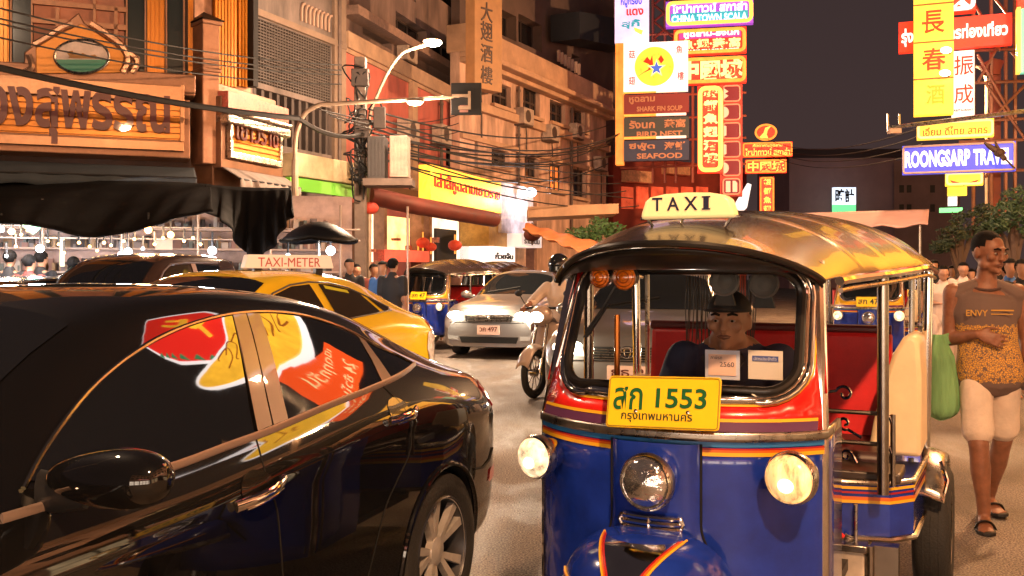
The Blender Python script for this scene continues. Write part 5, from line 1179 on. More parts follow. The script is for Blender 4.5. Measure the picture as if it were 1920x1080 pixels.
# ---------------------------------------------------------------- right-hand stack
S6 = Panel(1680, 22.9, 1925, 21.9)
t, r, o = sign('banner_sign', 'red sign with white Thai lettering passing behind the tall yellow sign', S6, prect(S6, 1685, 1896, 46, 102), sr, None, .2)
lett(t, S6, 'รุ่งทรัพย์การท่องเที่ยว', 1690, 92, 1888, 42, o, neon_w, .03, .03)
t, r, o = sign('red_square_sign', 'red square sign with a white stroke and white border, top right', S6, prect(S6, 1770, 1828, -60, 30), sr, glow('border_white', (1, .85, .8), 1.2), .3, .09)
mb = MB(); S6.poly(mb, [(1782, 22), (1796, 10), (1806, 2), (1800, -6), (1812, -2), (1806, 8), (1816, 16), (1806, 20), (1796, 14), (1786, 24)], o, o + .04); mb.build('white_stroke', neon_w, t)
S7 = Panel(1690, 21.6, 1925, 20.7)
brush = mat('brush_red', (.45, .05, .005), .5, emit=(.8, .07, .0), es=.45)
t, r, o = sign('tall_yellow_sign', 'tall glowing yellow upright sign with red brush characters 長春酒', S7, prect(S7, 1713, 1787, -110, 220), sy, None, .3)
H_ = (r[3] - r[1])
for k in range(1, 4):
    z = S7.uz(1750, (0, 152, 84, 14)[k])[1]; mb = MB(); S7.ubox(mb, r[0], z - .015, r[2], z + .015, o, o + .02); mb.build('seam', mat('seam_ochre', (.35, .16, .02), .5), t, smooth=0)
for ch, x0, y0, x1, y1, m in (('長', 1728, 70, 1770, 24, brush), ('春', 1728, 138, 1772, 94, brush), ('酒', 1736, 200, 1770, 162, mat('brush_faded', (.55, .30, .01), .5, emit=(1., .45, .02), es=.9))): lett(t, S7, ch, x0, y0, x1, y1, o, m, .02, .012)
# floodlights that wash the yellow sign
for px_, py_ in ((1772, 104), (1770, 146)):
    fl = thing('sign_floodlight', 'small white floodlight at the right edge of the tall yellow sign', 'floodlight', tuple(S7.pt(px_, py_, .9)), 'floodlights on the tall yellow sign')
    mb = MB(); c = S7.pt(px_, py_, .55); mb.ell(c, (.12, .08, .07), 12, 8); mb.build('lamp', glow('flood_white', (1., .95, .8), 5.), fl)
    mb = MB(); mb.tube([c, S7.pt(px_ + 8, py_ + 2, .3)], .02, 6); mb.build('arm', truss, fl)
t, r, o = sign('white_character_sign', 'white upright sign with dark red characters 振成, right of the yellow sign', S6, prect(S6, 1784, 1826, 100, 236), swh, None, .2)
for ch, y0, y1 in (('振', 145, 106), ('成', 198, 160)): lett(t, S6, ch, 1788, y0, 1824, y1, o, ink_red, .02, .005)
lett(t, S6, 'RESTAURANT', 1788, 212, 1824, 206, o, ink_black, .02)
t, r, o = sign('yellow_strip_sign', 'small yellow strip sign with dark Thai lettering above the blue travel sign', S7, prect(S7, 1719, 1862, 232, 264), sy, neon_ly, .22, .05)
lett(t, S7, 'เอี่ยม ดีไทย สาคร', 1730, 258, 1850, 236, o, mat('ochre_ink', (.25, .12, .01), .5), .02, .01)
S8 = Panel(1690, 20.9, 1910, 20.05)
t, r, o = sign('travel_sign', 'blue ROONGSARP TRAVEL sign with white capitals', S8, prect(S8, 1692, 1903, 276, 329), sbl, mat('sign_rim', (.7, .5, .42), .4), .2, .04)
lett(t, S8, 'ROONGSARP', 1697, 317, 1818, 281, o, neon_w, .03, .035); lett(t, S8, 'TRAVEL', 1824, 312, 1896, 279, o, neon_w, .03, .035)
mb = MB(); c = S8.pt(1870, 292, .55)
mb.ell(c, (.11, .1, .09), 12, 8); mb.tube([c, S8.pt(1850, 280, .6), S8.pt(1842, 274, .62)], [.07, .05, .015], 6); mb.tube([c, S8.pt(1862, 272, .6)], [.06, .02], 6); mb.tube([c, S8.pt(1880, 305, .6)], [.06, .05], 6); mb.tube([c, S8.pt(1900, 318, .3)], .02, 5)
tag(mb.build('bracket_spotlight', mat('spot_brown', (.07, .04, .03), .6)), 'dark winged bracket spotlight covering the end of the blue travel sign', 'spotlight')
t, r, o = sign('round_yellow_sign', 'rounded yellow and red lit sign hanging below the blue travel sign', S6, prect(S6, 1772, 1842, 326, 350), sy, neon_ly, .25, .05)
mb = MB(); S6.poly(mb, [(1780, 340), (1806, 346), (1836, 338), (1830, 343), (1806, 350), (1786, 346)], o, o + .03); mb.build('red_curve', sr, t)
t, r, o = sign('small_lit_sign', 'small yellow and white lit box under the rounded yellow sign', S6, prect(S6, 1776, 1812, 352, 368), sy, None, .2)
mb = MB(); S6.box(mb, 1777, 370, 1794, 386, 0, .2); mb.build('white_box', swh, t, smooth=0)
t, r, o = sign('green_strip_sign', 'thin green glowing strip sign low on the right', S6, prect(S6, 1761, 1804, 391, 399), glow('strip_green', (.2, .95, .3), 1.6), None, .2)
# right scaffold of red-brown trusses with concrete pillar, green panel
t = thing('sign_scaffold', 'red-brown steel scaffold tower with cross braces holding the right-hand signs', 'scaffold', tuple(S6.W(S6.uz(1860, 400)[0], 0, -.8)))
mb = MB()
for x in (1828, 1862, 1890, 1908, 1935): mb.tube([S6.pt(x, -80, -.5), S6.pt(x, 430, -.5)], .045, 5)
for y in (28, 88, 150, 222, 262, 320): mb.tube([S6.pt(1800, y, -.45), S6.pt(1960, y - 6, -.45)], .04, 5)
for (x0, y0, x1, y1) in ((1835, 95, 1905, 220), (1830, 0, 1880, 88), (1902, 30, 1835, 150), (1850, 150, 1930, 262), (1930, 150, 1840, 240), (1900, 262, 1850, 330), (1900, 90, 1950, 150), (1845, -40, 1900, 28)): mb.tube([S6.pt(x0, y0, -.4), S6.pt(x1, y1, -.4)], .035, 5)
mb.build('lattice', truss, t)
mb = MB(); S6.ubox(mb, *prect(S6, 1862, 1882, 100, 460), -1.2, -.7); S6.poly(mb, [(1840, 112), (1866, 98), (1888, 104), (1878, 130), (1850, 128)], -.9, -.6); mb.build('red_pillar', mat('pillar_red', (.20, .055, .035), .8, var=.35, vscale=2), t, smooth=0)
t, r, o = sign('edge_sign', 'teal lit panel with yellow edge cut off at the right border', S7, prect(S7, 1908, 1990, 20, 140), glow('edge_teal', (.2, .75, .5), .9), None, .2)
mb = MB(); S7.box(mb, 1904, 20, 1911, 140, .0, .3); mb.build('yellow_edge', neon_y, t, smooth=0)
mb = MB(); S7.box(mb, 1906, -40, 1990, 14, .0, .2); mb.build('red_top', sr, t, smooth=0)
# overhead gantry arm with small box
t = thing('gantry_arm', 'thin steel arm with a small bracket box reaching over the road from the right scaffold', 'bracket', tuple(P(1790, 232, 19.6)))
mb = MB(); mb.tube([P(1666, 240, 19.8), P(1925, 208, 19.2)], .045, 8); mb.build('arm', chrome_dull, t)
mb = MB()
for x in (1664, 1686): mb.tube([P(x, 214, 19.8), P(x + 1, 246, 19.8)], .022, 6)
mb.build('bracket', chrome_dull, t); mb = MB(); c = P(1677, 246, 19.8); mb.box(c, (.24, .16, .1)); mb.build('lamp_box', mat('box_pale', (.5, .36, .28), .5), t, bevel=.01)
# ---------------------------------------------------------------- lamps that light the street
sodium = (1., .54, .26)
def lampobj(o_name, root, loc, energy, col=sodium, r=.12, spot=False):
    l = bpy.data.lights.new(o_name, 'SPOT' if spot else 'POINT'); l.energy = energy; l.color = col; l.shadow_soft_size = r
    if spot: l.spot_size = R(165); l.spot_blend = .6
    o = bpy.data.objects.new(o_name, l); COL.objects.link(o); o.parent = root; o.location = Vector(loc) - Vector(root.location); return o
galv = mat('galvanised', (.36, .27, .20), .45, .6, var=.25, vscale=5)
# street lamp with a long horizontal arm
st = thing('street_lamp', 'curved-top street lamp on a pale pole with a long arm holding a lit head', 'street lamp', tuple(P(554, 0, 17)[:2]) + (0.,))
b0 = P(553, 512, 17)
mb = MB(); mb.tube([(b0.x, b0.y, 0), P(553, 300, 17)], [.075, .06], 10); mb.tube([P(553, 302, 17)] + spline([P(553, 290, 17), P(556, 250, 17), P(572, 213, 17), P(600, 196, 17)], 6) + [P(850, 182, 17.0)], [.045] + [.04] * 19 + [.028], 10); mb.build('pole', galv, st)
mb = MB(); mb.ell(P(778, 190, 17), (.16, .10, .05), 14, 8); hd = mb.build('lamp_head', galv, st)
mb = MB(); mb.ell(P(778, 193, 17), (.135, .08, .042), 14, 8); mb.build('lamp_glass', glow('lamp_warm', (1., .80, .45), 7.), hd)
lampobj('lamp_light', st, P(778, 203, 17), 1500, (1., .66, .42), .15)
# back of a square traffic sign hung on the arm
tb = thing('traffic_sign', 'black back of a square traffic sign hanging from the lamp arm', 'traffic sign', tuple(P(874, 215, 17)))
q = Panel(846, 17.02, 904, 17.0)
mb = MB(); q.box(mb, 846, 156, 903, 216, .0, .03); mb.build('plate', mat('sign_back', (.008, .009, .011), .5, .3), tb, smooth=0, bevel=.004)
for bx_ in ((878, 172, 883, 200, .03, .06), (860, 200, 883, 206, .03, .062), (848, 178, 880, 183, .03, .07)): mb = MB(); q.box(mb, *bx_); mb.build('bracket', galv, tb, smooth=0)
mb = MB(); q.box(mb, 862, 198, 878, 211, .03, .035); mb.build('sticker', mat('sticker', (.25, .12, .10), .5), tb, smooth=0)
# tall bright lamp on a slanting arm
s2 = thing('street_lamp', 'bright white-hot lamp on a slanting arm clipped to the concrete pole', 'street lamp', tuple(P(692, 0, 21)[:2]) + (0.,))
mb = MB(); mb.tube([P(692, 240, 21), P(693, 215, 21)] + spline([P(696, 205, 21), P(725, 140, 21), P(750, 104, 21), P(770, 93, 21), P(800, 84, 21)], 6), .035, 8); mb.tube([(P(692, 0, 21).x, 21, 0), P(692, 240, 21)], .05, 8); mb.build('arm', galv, s2)
mb = MB(); mb.ell(P(812, 80, 21), (.19, .13, .085), 16, 10); mb.build('lamp_glass', glow('lamp_hot', (1., .86, .58), 22.), s2)
mb = MB(); mb.ell(P(810, 76, 21), (.20, .14, .06), 14, 8); mb.build('lamp_head', galv, s2)
lampobj('lamp_light', s2, P(812, 100, 20.8), 1700, (1., .68, .44), .2)
# concrete power pole with transformer gear
pole_m = mat('pole_concrete', (.16, .12, .10), .85, var=.35, vscale=3)
pp = thing('power_pole', 'dark concrete power pole with cable bundles and switch boxes', 'power pole', tuple(P(676, 0, 20.5)[:2]) + (0.,))
mb = MB(); c = P(676, 512, 20.5); mb.obox((c.x - .12, c.y - .11, 0), (.24, 0, 0), (0, .22, 0), (0, 0, P(676, 108, 20.5).z)); mb.build('post', pole_m, pp, bevel=.02)
mb = MB()
for k in range(26):
    x = 676 + rnd.uniform(-16, 16); y = rnd.uniform(105, 330); a = P(x, y, 20.3); mb.tube(spline([a, a + Vector((rnd.uniform(-.25, .25), -.1, rnd.uniform(-.3, .2))), a + Vector((rnd.uniform(-.35, .35), 0, rnd.uniform(-.6, .3))), P(676 + rnd.uniform(-6, 6), y + rnd.uniform(10, 60), 20.3)], 4), .018, 5)
mb.build('cable_bundle', black_plastic, pp)
for i, (x0, y0, x1, y1, dd) in enumerate(((658, 128, 690, 160, .2), (664, 225, 690, 258, .2), (700, 200, 722, 240, .15))):
    mb = MB(); a, b = P(x0, y1, 20.2), P(x1, y0, 20.2); mb.obox(a, (b.x - a.x, 0, 0), (0, dd, 0), (0, 0, b.z - a.z)); mb.build('switch_box', mat('switch_grey', (.07, .055, .05), .7, var=.3), pp, bevel=.015)
tr = thing('transformer_box', 'grey and cream transformer cabinets on a platform beside the power pole', 'transformer', tuple(P(728, 335, 20)))
for nm, (x0, y0, x1, y1), m in (('dark_cabinet', (688, 255, 722, 335), mat('cab_dark', (.055, .05, .05), .6, var=.3)), ('pale_cabinet', (730, 254, 765, 332), mat('cab_pale', (.42, .32, .26), .6, var=.35, vscale=4))):
    mb = MB(); a, b = P(x0, y1, 20), P(x1, y0, 20); mb.obox(a, (b.x - a.x, 0, 0), (0, .5, 0), (0, 0, b.z - a.z)); c_ = mb.build(nm, m, tr, bevel=.02)
    mb = MB()
    for k in range(5): f = (k + .5) / 5; mb.obox(Vector((a.x + (b.x - a.x) * f - .015, 19.97, a.z + .06)), (.03, 0, 0), (0, .03, 0), (0, 0, b.z - a.z - .12))
    mb.build('cooling_fin', m, c_, smooth=0)
mb = MB(); a, b = P(680, 347, 19.9), P(772, 334, 19.9); mb.obox(a, (b.x - a.x, 0, 0), (0, .7, 0), (0, 0, b.z - a.z)); mb.build('platform', pole_m, tr)
# overhead wires: each span is one cable
wire_m = mat('cable_black', (.008, .007, .007), .6)
def wire(name_label, a, b, sag, r, group, n=24):
    mb = MB(); mb.tube([a.lerp(b, k / n) - Vector((0, 0, sag * 4 * (k / n) * (1 - k / n))) for k in range(n + 1)], r, 5); return tag(mb.build('overhead_cable', wire_m), name_label, 'cable', group)
wire('thick black cable bundle slanting across the gold shop board', P(-160, 88, 12.6), P(560, 222, 16.8), .12, .05, None)
wire('thick black cable bundle continuing from the lamp pole to the power pole', P(560, 222, 16.8), P(680, 252, 20.2), .15, .045, None)
for k, (ya, yb, d0) in enumerate(((-28, 82, 12.2), (-6, 92, 12.3), (4, 100, 12.3), (32, 118, 12.5))):
    wire('thin black cable crossing in front of the orange facade', P(-160, ya, d0), P(640, yb + 40, 19), .2, .013, 'thin cables across the gold shop')
for k in range(9):
    wire('thin dark cable sagging past the tan building', P(700 + rnd.uniform(-8, 8), 205 + k * 11, 20.3), P(1160 + rnd.uniform(-20, 20), 232 + k * 9 + rnd.uniform(-6, 6), 38), rnd.uniform(.3, .9), .022, 'thin cables past the tan building')
for k in range(5):
    wire('thin dark cable falling to the shop fronts', P(700, 250 + k * 10, 20.3), P(1150 + 12 * k, 330 + k * 14, 33), rnd.uniform(.1, .5), .018, 'thin cables above the shop fronts')
for k in range(3): wire('thin dark cable strung between lamp arm and coral wall', P(600 + 10 * k, 205 + 6 * k, 17.3), P(860, 215 + 16 * k, 30), .25, .014, 'thin cables above the coral wall')
for k in range(4): wire('faint cable across the dark sky', P(1440, 262 + 9 * k, 46), P(1730, 238 + 16 * k, 24), .5, .014, 'faint cables across the sky gap')
# vertical tan signboard with characters
vs_p = Panel(872, 27.5, 926, 28.4)
t, r, o = sign('upright_signboard', 'unlit tan upright signboard with dark Chinese characters beside the coral building', vs_p, prect(vs_p, 873, 924, -90, 166), mat('tan_board', (.34, .17, .07), .6, var=.25, vscale=1.5), None, .35)
for ch, y0, y1 in (('大', 42, 12), ('翅', 78, 48), ('酒', 118, 90), ('樓', 158, 130)): lett(t, vs_p, ch, 884, y0, 906, y1, o, mat('board_ink', (.06, .035, .03), .6), .02, .004)
# yellow lit fascia sign
yp = Panel(784, 23.0, 922, 27.8)
t, r, o = sign('yellow_fascia_sign', 'glowing yellow fascia sign with red Thai lettering over the shop row', yp, prect(yp, 785, 921, 309, 377), sy, None, .3)
ul(t, yp, 'เล่าลี้หูฉลามเยาวราช', r, .04, .30, .97, .80, o, ink_red, .03, .012)
# brown round tube edge of a rolled awning
mb = MB(); mb.tube([P(690, 366, 21), P(770, 384, 22), P(926, 412, 26)], .2, 12); tag(mb.build('rolled_awning', mat('awning_maroon', (.16, .035, .025), .6, var=.3, vscale=2)), 'rolled maroon awning running under the yellow fascia sign', 'awning')
# floodlit white shop signboard
wp = Panel(924, 28.6, 988, 31.0)
t, r, o = sign('floodlit_board', 'washed-out white floodlit board right of the yellow fascia sign', wp, prect(wp, 925, 986, 342, 436), mat('floodlit_white', (.55, .48, .50), .6, var=.5, vscale=2.2), None, .25)
mb = MB(); mb.ell(wp.pt(955, 362, .7), (.17, .1, .14), 20, 14); mb.build('flood_lamp', glow('flood_cold', (.8, .9, 1.), 4.), t); lampobj('flood_light', t, wp.pt(958, 372, 1.2), 110, (.95, .9, 1.), .1)
t, r, o = sign('small_white_sign', 'small white sign box with grey lettering under the floodlit board', wp, prect(wp, 943, 982, 438, 463), mat('white_box_sign', (.7, .62, .58), .5, emit=(1., .88, .82), es=.55), None, .6)
ul(t, wp, 'ร้านขนม', r, .12, .25, .88, .75, o, mat('grey_ink', (.2, .18, .18), .6), .02)

# ---------------------------------------------------------------- shop fronts under the coral building, lit inside
shp = Panel(655, 22.5, 990, 33.5)
row = thing('lit_shop_row', 'brightly lit open shop fronts under the coral building', 'shop', base_of(shp))
glass_warm = glow('shop_warm', (1., .66, .25), 1.6, var=.55, vscale=1.6); glass_white = glow('shop_white', (1., .80, .58), 1.7, var=.7, vscale=1.4); glass_red = glow('shop_red', (.9, .10, .05), .8, var=.4, vscale=2.)
for (x0, y0, x1, y1), m, nm in (((660, 395, 700, 520), glass_white, 'bright_interior'), ((702, 402, 768, 470), glass_warm, 'yellow_interior'), ((788, 405, 860, 505), glass_white, 'white_interior'), ((866, 455, 922, 520), glass_white, 'white_interior'), ((930, 440, 990, 520), mat('dim_interior', (.2, .1, .06), .7, emit=(.9, .42, .2), es=.25, var=.6, vscale=2), 'dim_interior')):
    mb = MB(); shp.box(mb, x0, y0, x1, y1, -.1, .0); mb.build(nm, m, row, smooth=0)
for x in (656, 700, 770, 786, 862, 924, 986): mb = MB(); shp.box(mb, x, 380, x + 5, 520, .0, .3); mb.build('pier', mat('shop_pier', (.22, .12, .08), .7, var=.3), row, smooth=0)
mb = MB(); shp.box(mb, 655, 362, 990, 396, -.05, .25); mb.build('header', mat('shop_header', (.10, .04, .03), .7, var=.3), row, smooth=0)
mb = MB(); shp.box(mb, 812, 428, 850, 520, .02, .1); mb.build('dark_door', dark_in, row, smooth=0)
mb = MB()
for k in range(34):
    x = rnd.choice((rnd.uniform(704, 766), rnd.uniform(790, 812), rnd.uniform(864, 920), rnd.uniform(662, 696))); y = rnd.uniform(440, 510); shp.box(mb, x, y, x + rnd.uniform(3, 9), y + rnd.uniform(4, 12), .0, .15)
tag(mb.build('shop_goods', mat('goods_mix', (.3, .10, .06), .5, var=.9, vscale=9), row, smooth=0), kind='stuff')
t, r, o = sign('red_counter_sign', 'long red shop sign band with a brighter red box, left of the maroon awning end', shp, prect(shp, 700, 772, 468, 490), glass_red, None, .5)
t, r, o = sign('gold_notice', 'square ochre notice board hanging in the lit shop front', shp, prect(shp, 862, 916, 412, 462), mat('notice_ochre', (.5, .29, .07), .5, var=.2), None, .9)
t, r, o = sign('white_notice', 'white lit notice with dark lettering at the shop entrance', shp, prect(shp, 862, 908, 462, 490), swh, None, 1.0); ul(t, shp, 'ก๋วยจั๊บ', r, .12, .15, .9, .6, o, ink_black, .02)
paper = mat('paper_lantern', (.5, .05, .03), .6, emit=(1., .09, .03), es=.18, var=.2)
for i, (x, y, d, rr_) in enumerate(((568, 392, 18, .12), (793, 455, 25, .15), (808, 463, 25.5, .13), (853, 460, 26, .16), (784, 478, 25, .13), (998, 440, 26, .2), (695, 390, 21, .15))):
    c = P(x, y, d); lt = thing('paper_lantern', 'red paper lantern ' + ('by the pale lamp pole', 'upper left of the pair in the shop doorway', 'lower right of the pair in the shop doorway', 'beside the ochre notice board', 'lowest one, above the red counter', 'dark, at the end of the orange tarpaulin', 'on the power pole')[i], 'lantern', tuple(c), 'red paper lanterns')
    mb = MB(); mb.ell(c, (rr_ * 1.15, rr_ * 1.15, rr_ * .9), 16, 10); mb.build('shade', paper if i != 5 else mat('paper_dark', (.10, .02, .015), .6), lt)
    mb = MB(); mb.tube([c + Vector((0, 0, rr_ * .85)), c + Vector((0, 0, rr_ + .12))], .02, 6); mb.tube([c - Vector((0, 0, rr_ * .85)), c - Vector((0, 0, rr_ * 1.4))], .02, 6); mb.build('cap', neon_o if i != 5 else frame_dark, lt)
# orange tarpaulin, potted greenery
tarp_o = mat('orange_tarp', (.60, .19, .06), .6, var=.25, vscale=2)
a, b, c, d = P(985, 418, 26), P(1180, 470, 21), P(1125, 485, 19), P(980, 428, 24)
mb = MB(); mb.grid(lambda u, v: (a.lerp(b, u)).lerp(d.lerp(c, u), v) + Vector((0, 0, -.12 * math.sin(math.pi * v) + .03 * math.sin(u * 30))), 24, 8); tag(mb.build('tarpaulin', tarp_o, smooth=60, solid=.02), 'sloping orange tarpaulin stretched beside the tuk-tuk roof', 'tarpaulin')
mb = MB(); a, b = P(990, 408, 27), P(1160, 400, 30); mb.obox(a, b - a, (0, 2, 0), (0, 0, .3)); tag(mb.build('concrete_ledge', MATS['cornice_tan']), 'tan concrete ledge over the pavement stalls, behind the orange tarpaulin', 'ledge')
def leaves(mb, c, rad, n, size, rr_):
    for _ in range(n):
        while True:
            q = Vector((rr_.uniform(-1, 1), rr_.uniform(-1, 1), rr_.uniform(-1, 1)))
            if .25 < q.length < 1: break
        p = Vector(c) + Vector((q.x * rad[0], q.y * rad[1], q.z * rad[2])); t_ = Vector((rr_.gauss(0, 1), rr_.gauss(0, 1), rr_.gauss(0, .6))).normalized(); a_, b_ = basis(t_)
        L = size * rr_.uniform(.6, 1.3); w_ = L * .32; mb.add([p - t_ * L, p + a_ * w_ - b_ * w_ * .3, p + t_ * L, p - a_ * w_ - b_ * w_ * .3], [(0, 1, 2, 3)])
def leafmat(name, col): return mat(name, col, .55, var=.6, vscale=1.2)
bush = thing('potted_shrub', 'dark green shrub lit yellow-green on top, above the orange tarpaulin', 'shrub', tuple(P(1110, 450, 24)))
mb = MB()
for (x, y, rx, rz, n) in ((1085, 440, .42, .18, 260), (1125, 425, .35, .24, 260), (1152, 434, .30, .22, 200), (1100, 448, .4, .14, 160)): leaves(mb, P(x, y, 24), (rx, .5, rz), n, .075, rnd)
mb.build('foliage', leafmat('leaf_shrub', (.045, .10, .022)), bush, smooth=0)
mb = MB()
for x in (1090, 1125, 1150): mb.tube([P(x, 462, 24), P(x + 4, 430, 24)], .03, 5)
mb.build('stems', mat('bark', (.08, .05, .035), .8), bush)

# ---------------------------------------------------------------- night market on the left
tarp = mat('black_tarp', (.0035, .003, .003), .85, var=.3, vscale=2, spec=.12)
def sheet(name, label, top, bot, dtop, dbot, m, n=60, fold=.05, cat='tarpaulin'):
    tp_, bt_ = spline([Vector((x, y, 0)) for x, y in top], 12), spline([Vector((x, y, 0)) for x, y in bot], 12)
    def at(l, u): f = u * (len(l) - 1); i = min(int(f), len(l) - 2); return l[i].lerp(l[i + 1], f - i)
    def fn(u, v):
        a, b = at(tp_, u), at(bt_, u); A = P(a.x, a.y, dtop); B = P(b.x, b.y, dbot); p = A.lerp(B, v); p.y += fold * math.sin(u * 47 + 3 * v) * v; p.z -= .10 * math.sin(math.pi * v) * 0; return p
    mb = MB(); mb.grid(fn, n, 14); return tag(mb.build(name, m, smooth=60, solid=.015), label, cat)
sheet('stall_tarp', 'wide black tarpaulin sagging over the market stalls, far left', [(-80, 335), (120, 338), (300, 340), (395, 345)], [(-80, 418), (20, 418), (80, 425), (170, 443), (260, 430), (330, 408), (400, 395)], 15.2, 12.6, tarp)
sheet('stall_tarp', 'black folded tarpaulin hanging to a point left of the street lamp', [(385, 345), (440, 350), (500, 352), (545, 352)], [(385, 396), (425, 420), (462, 476), (505, 468), (535, 420), (552, 400)], 15.0, 13.6, tarp, fold=.12)
mb = MB(); ctr = P(598, 452, 13.2)
dk = mat('umbrella_dark', (.005, .006, .009), .5, spec=.2)
um = thing('market_umbrella', 'dark blue-black market umbrella with a shiny rim between tarpaulin and taxi', 'umbrella', tuple(P(598, 512, 13.2)[:2]) + (0.,))
mb.grid(lambda u, v: Vector((ctr.x + .50 * v * math.cos(2 * math.pi * u), ctr.y + .5 * v * math.sin(2 * math.pi * u), ctr.z + .26 - .24 * v ** 2 - .04 * v ** 6 * abs(math.sin(4 * math.pi * u)))), 32, 8); cv = mb.build('canopy', dk, um, solid=.01)
mb = MB(); mb.tube([Vector((ctr.x + .505 * math.cos(2 * math.pi * k / 32), ctr.y + .505 * math.sin(2 * math.pi * k / 32), ctr.z + .02 - .04 * abs(math.sin(4 * math.pi * k / 32)))) for k in range(32)], .02, 5, closed=True); mb.build('rim', tarp, cv)
mb = MB(); mb.tube([(ctr.x, ctr.y, 0), (ctr.x, ctr.y, ctr.z + .26)], .02, 8); mb.build('pole', steel, um)
# stall back wall, bright with goods, shelves, tiny lamps
mp = Panel(-120, 14.4, 660, 16.2)
mk = thing('market_stall', 'long bright market stall with shelves of goods under black tarpaulins', 'market stall', base_of(mp))
mb = MB(); mp.ubox(mb, 0, .0, mp.L, 2.7, -.1, 0); mb.build('back_wall', mat('stall_back', (.45, .34, .32), .6, var=.5, vscale=1.8), mk, smooth=0)
for z in (1.05, 1.45, 1.8, 2.1):
    mb = MB(); mp.ubox(mb, .2, z, mp.L - .2, z + .03, .0, .35); mb.build('shelf', mat('shelf_pale', (.55, .42, .36), .5), mk, smooth=0)
cols = [mat('goods_' + n, c, .5) for n, c in (('pale', (.5, .44, .40)), ('teal', (.14, .18, .18)), ('rose', (.30, .17, .15)), ('ochre', (.34, .22, .12)), ('grey', (.20, .17, .18)), ('dark', (.04, .03, .03)))]
mb = MB(); mbs = [MB() for _ in cols]
for k in range(900):
    u = rnd.uniform(.2, mp.L - .4); z = rnd.choice((1.08, 1.48, 1.83, 2.13)); h = rnd.uniform(.03, .2); w_ = rnd.uniform(.02, .1); mp.ubox(rnd.choice(mbs), u, z, u + w_, z + h, .05, rnd.uniform(.1, .3))
for i, q in enumerate(mbs): tag(q.build('shelf_goods', cols[i], mk, smooth=0), kind='stuff')
mb = MB()
for k in range(7): mb.tube([mp.W(.5 + 1.05 * k, 0, .9), mp.W(.5 + 1.05 * k, 2.5, .9)], .02, 6)
for z in (1.95, 2.12): mb.tube([mp.W(0, z, .9), mp.W(mp.L, z, .9)], .014, 6)
mb.build('stall_frame', mat('frame_pale', (.5, .40, .34), .4, .5), mk)
mb = MB(); mp.box(mb, 295, 450, 326, 470, .6, .64); mb.build('paper_sign', mat('paper_white', (.85, .72, .60), .6), mk, smooth=0)
mb = MB(); mp.box(mb, 125, 448, 133, 500, .7, .74); mb.build('strip_light', glow('strip_warm', (1., .82, .55), 1.2), mk, smooth=0)
bulb_w = glow('bulb_warm', (1., .55, .18), 9.); bulb_c = glow('bulb_cold', (.85, .93, 1.), 9.)
BL = [(22, 434, 1, .10), (2, 430, 0, .09), (278, 431, 1, .11), (320, 440, 1, .10), (75, 466, 0, .12), (240, 472, 0, .12), (398, 470, 0, .13), (225, 475, 0, .05), (148, 455, 1, .05), (195, 455, 1, .05), (268, 466, 0, .05), (12, 480, 0, .05), (620, 470, 0, .14), (540, 480, 0, .08)] + [(x, y, 1, .045) for x, y in ((40, 440), (52, 432), (90, 452), (110, 458), (168, 462), (182, 470), (208, 460), (232, 452), (252, 448), (290, 458), (306, 446), (345, 452), (362, 446), (376, 458), (120, 474), (30, 462))]
for i, (x, y, wm, rr_) in enumerate(BL):
    c = P(x, y, 13.0)
    bl = thing('hanging_bulb', ('warm orange' if wm else 'cold white') + ' bare bulb hanging in the market, ' + (('large warm one near the left border', 'cut by the left border', 'large warm one left of the paper sign', 'right of the paper sign', 'above the three heads', 'over the dark pickup roof', 'at the right end of the pickup roof', 'small, beside the pickup one', 'small, above the strip light', 'small, between the strip light and pickup', 'small, in the middle of the shelves', 'small, by the left border', 'big, right of the umbrella', 'small, left of the umbrella pole')[i] if i < 14 else 'tiny one strung along the market stall'), 'light bulb', tuple(c), 'bare bulbs in the market')
    mb = MB(); mb.ell(c, rr_ * .44, 12, 8); mb.build('glass', bulb_w if wm else bulb_c, bl)
    mb = MB(); mb.tube([c + Vector((0, 0, rr_ * .45)), c + Vector((0, 0, rr_ + .12))], .014, 6); mb.build('holder', black_plastic, bl)
    if rr_ > .08: lampobj('bulb_light', bl, c - Vector((0, .12, .05)), 55 if wm else 62, (1., .6, .3) if wm else (.9, .92, 1.), .1)
# green shade lantern
mb = MB(); c = P(62, 426, 13); mb.lathe([(.02, .12), (.10, .08), (.12, .02), (.05, -.06), (.01, -.09)], c, (0, 0, 1), 14); tag(mb.build('shade_lamp', mat('green_shade', (.15, .4, .22), .4, emit=(.3, .9, .5), es=.4)), 'small pale green lamp shade hanging in the market stall', 'lamp shade')

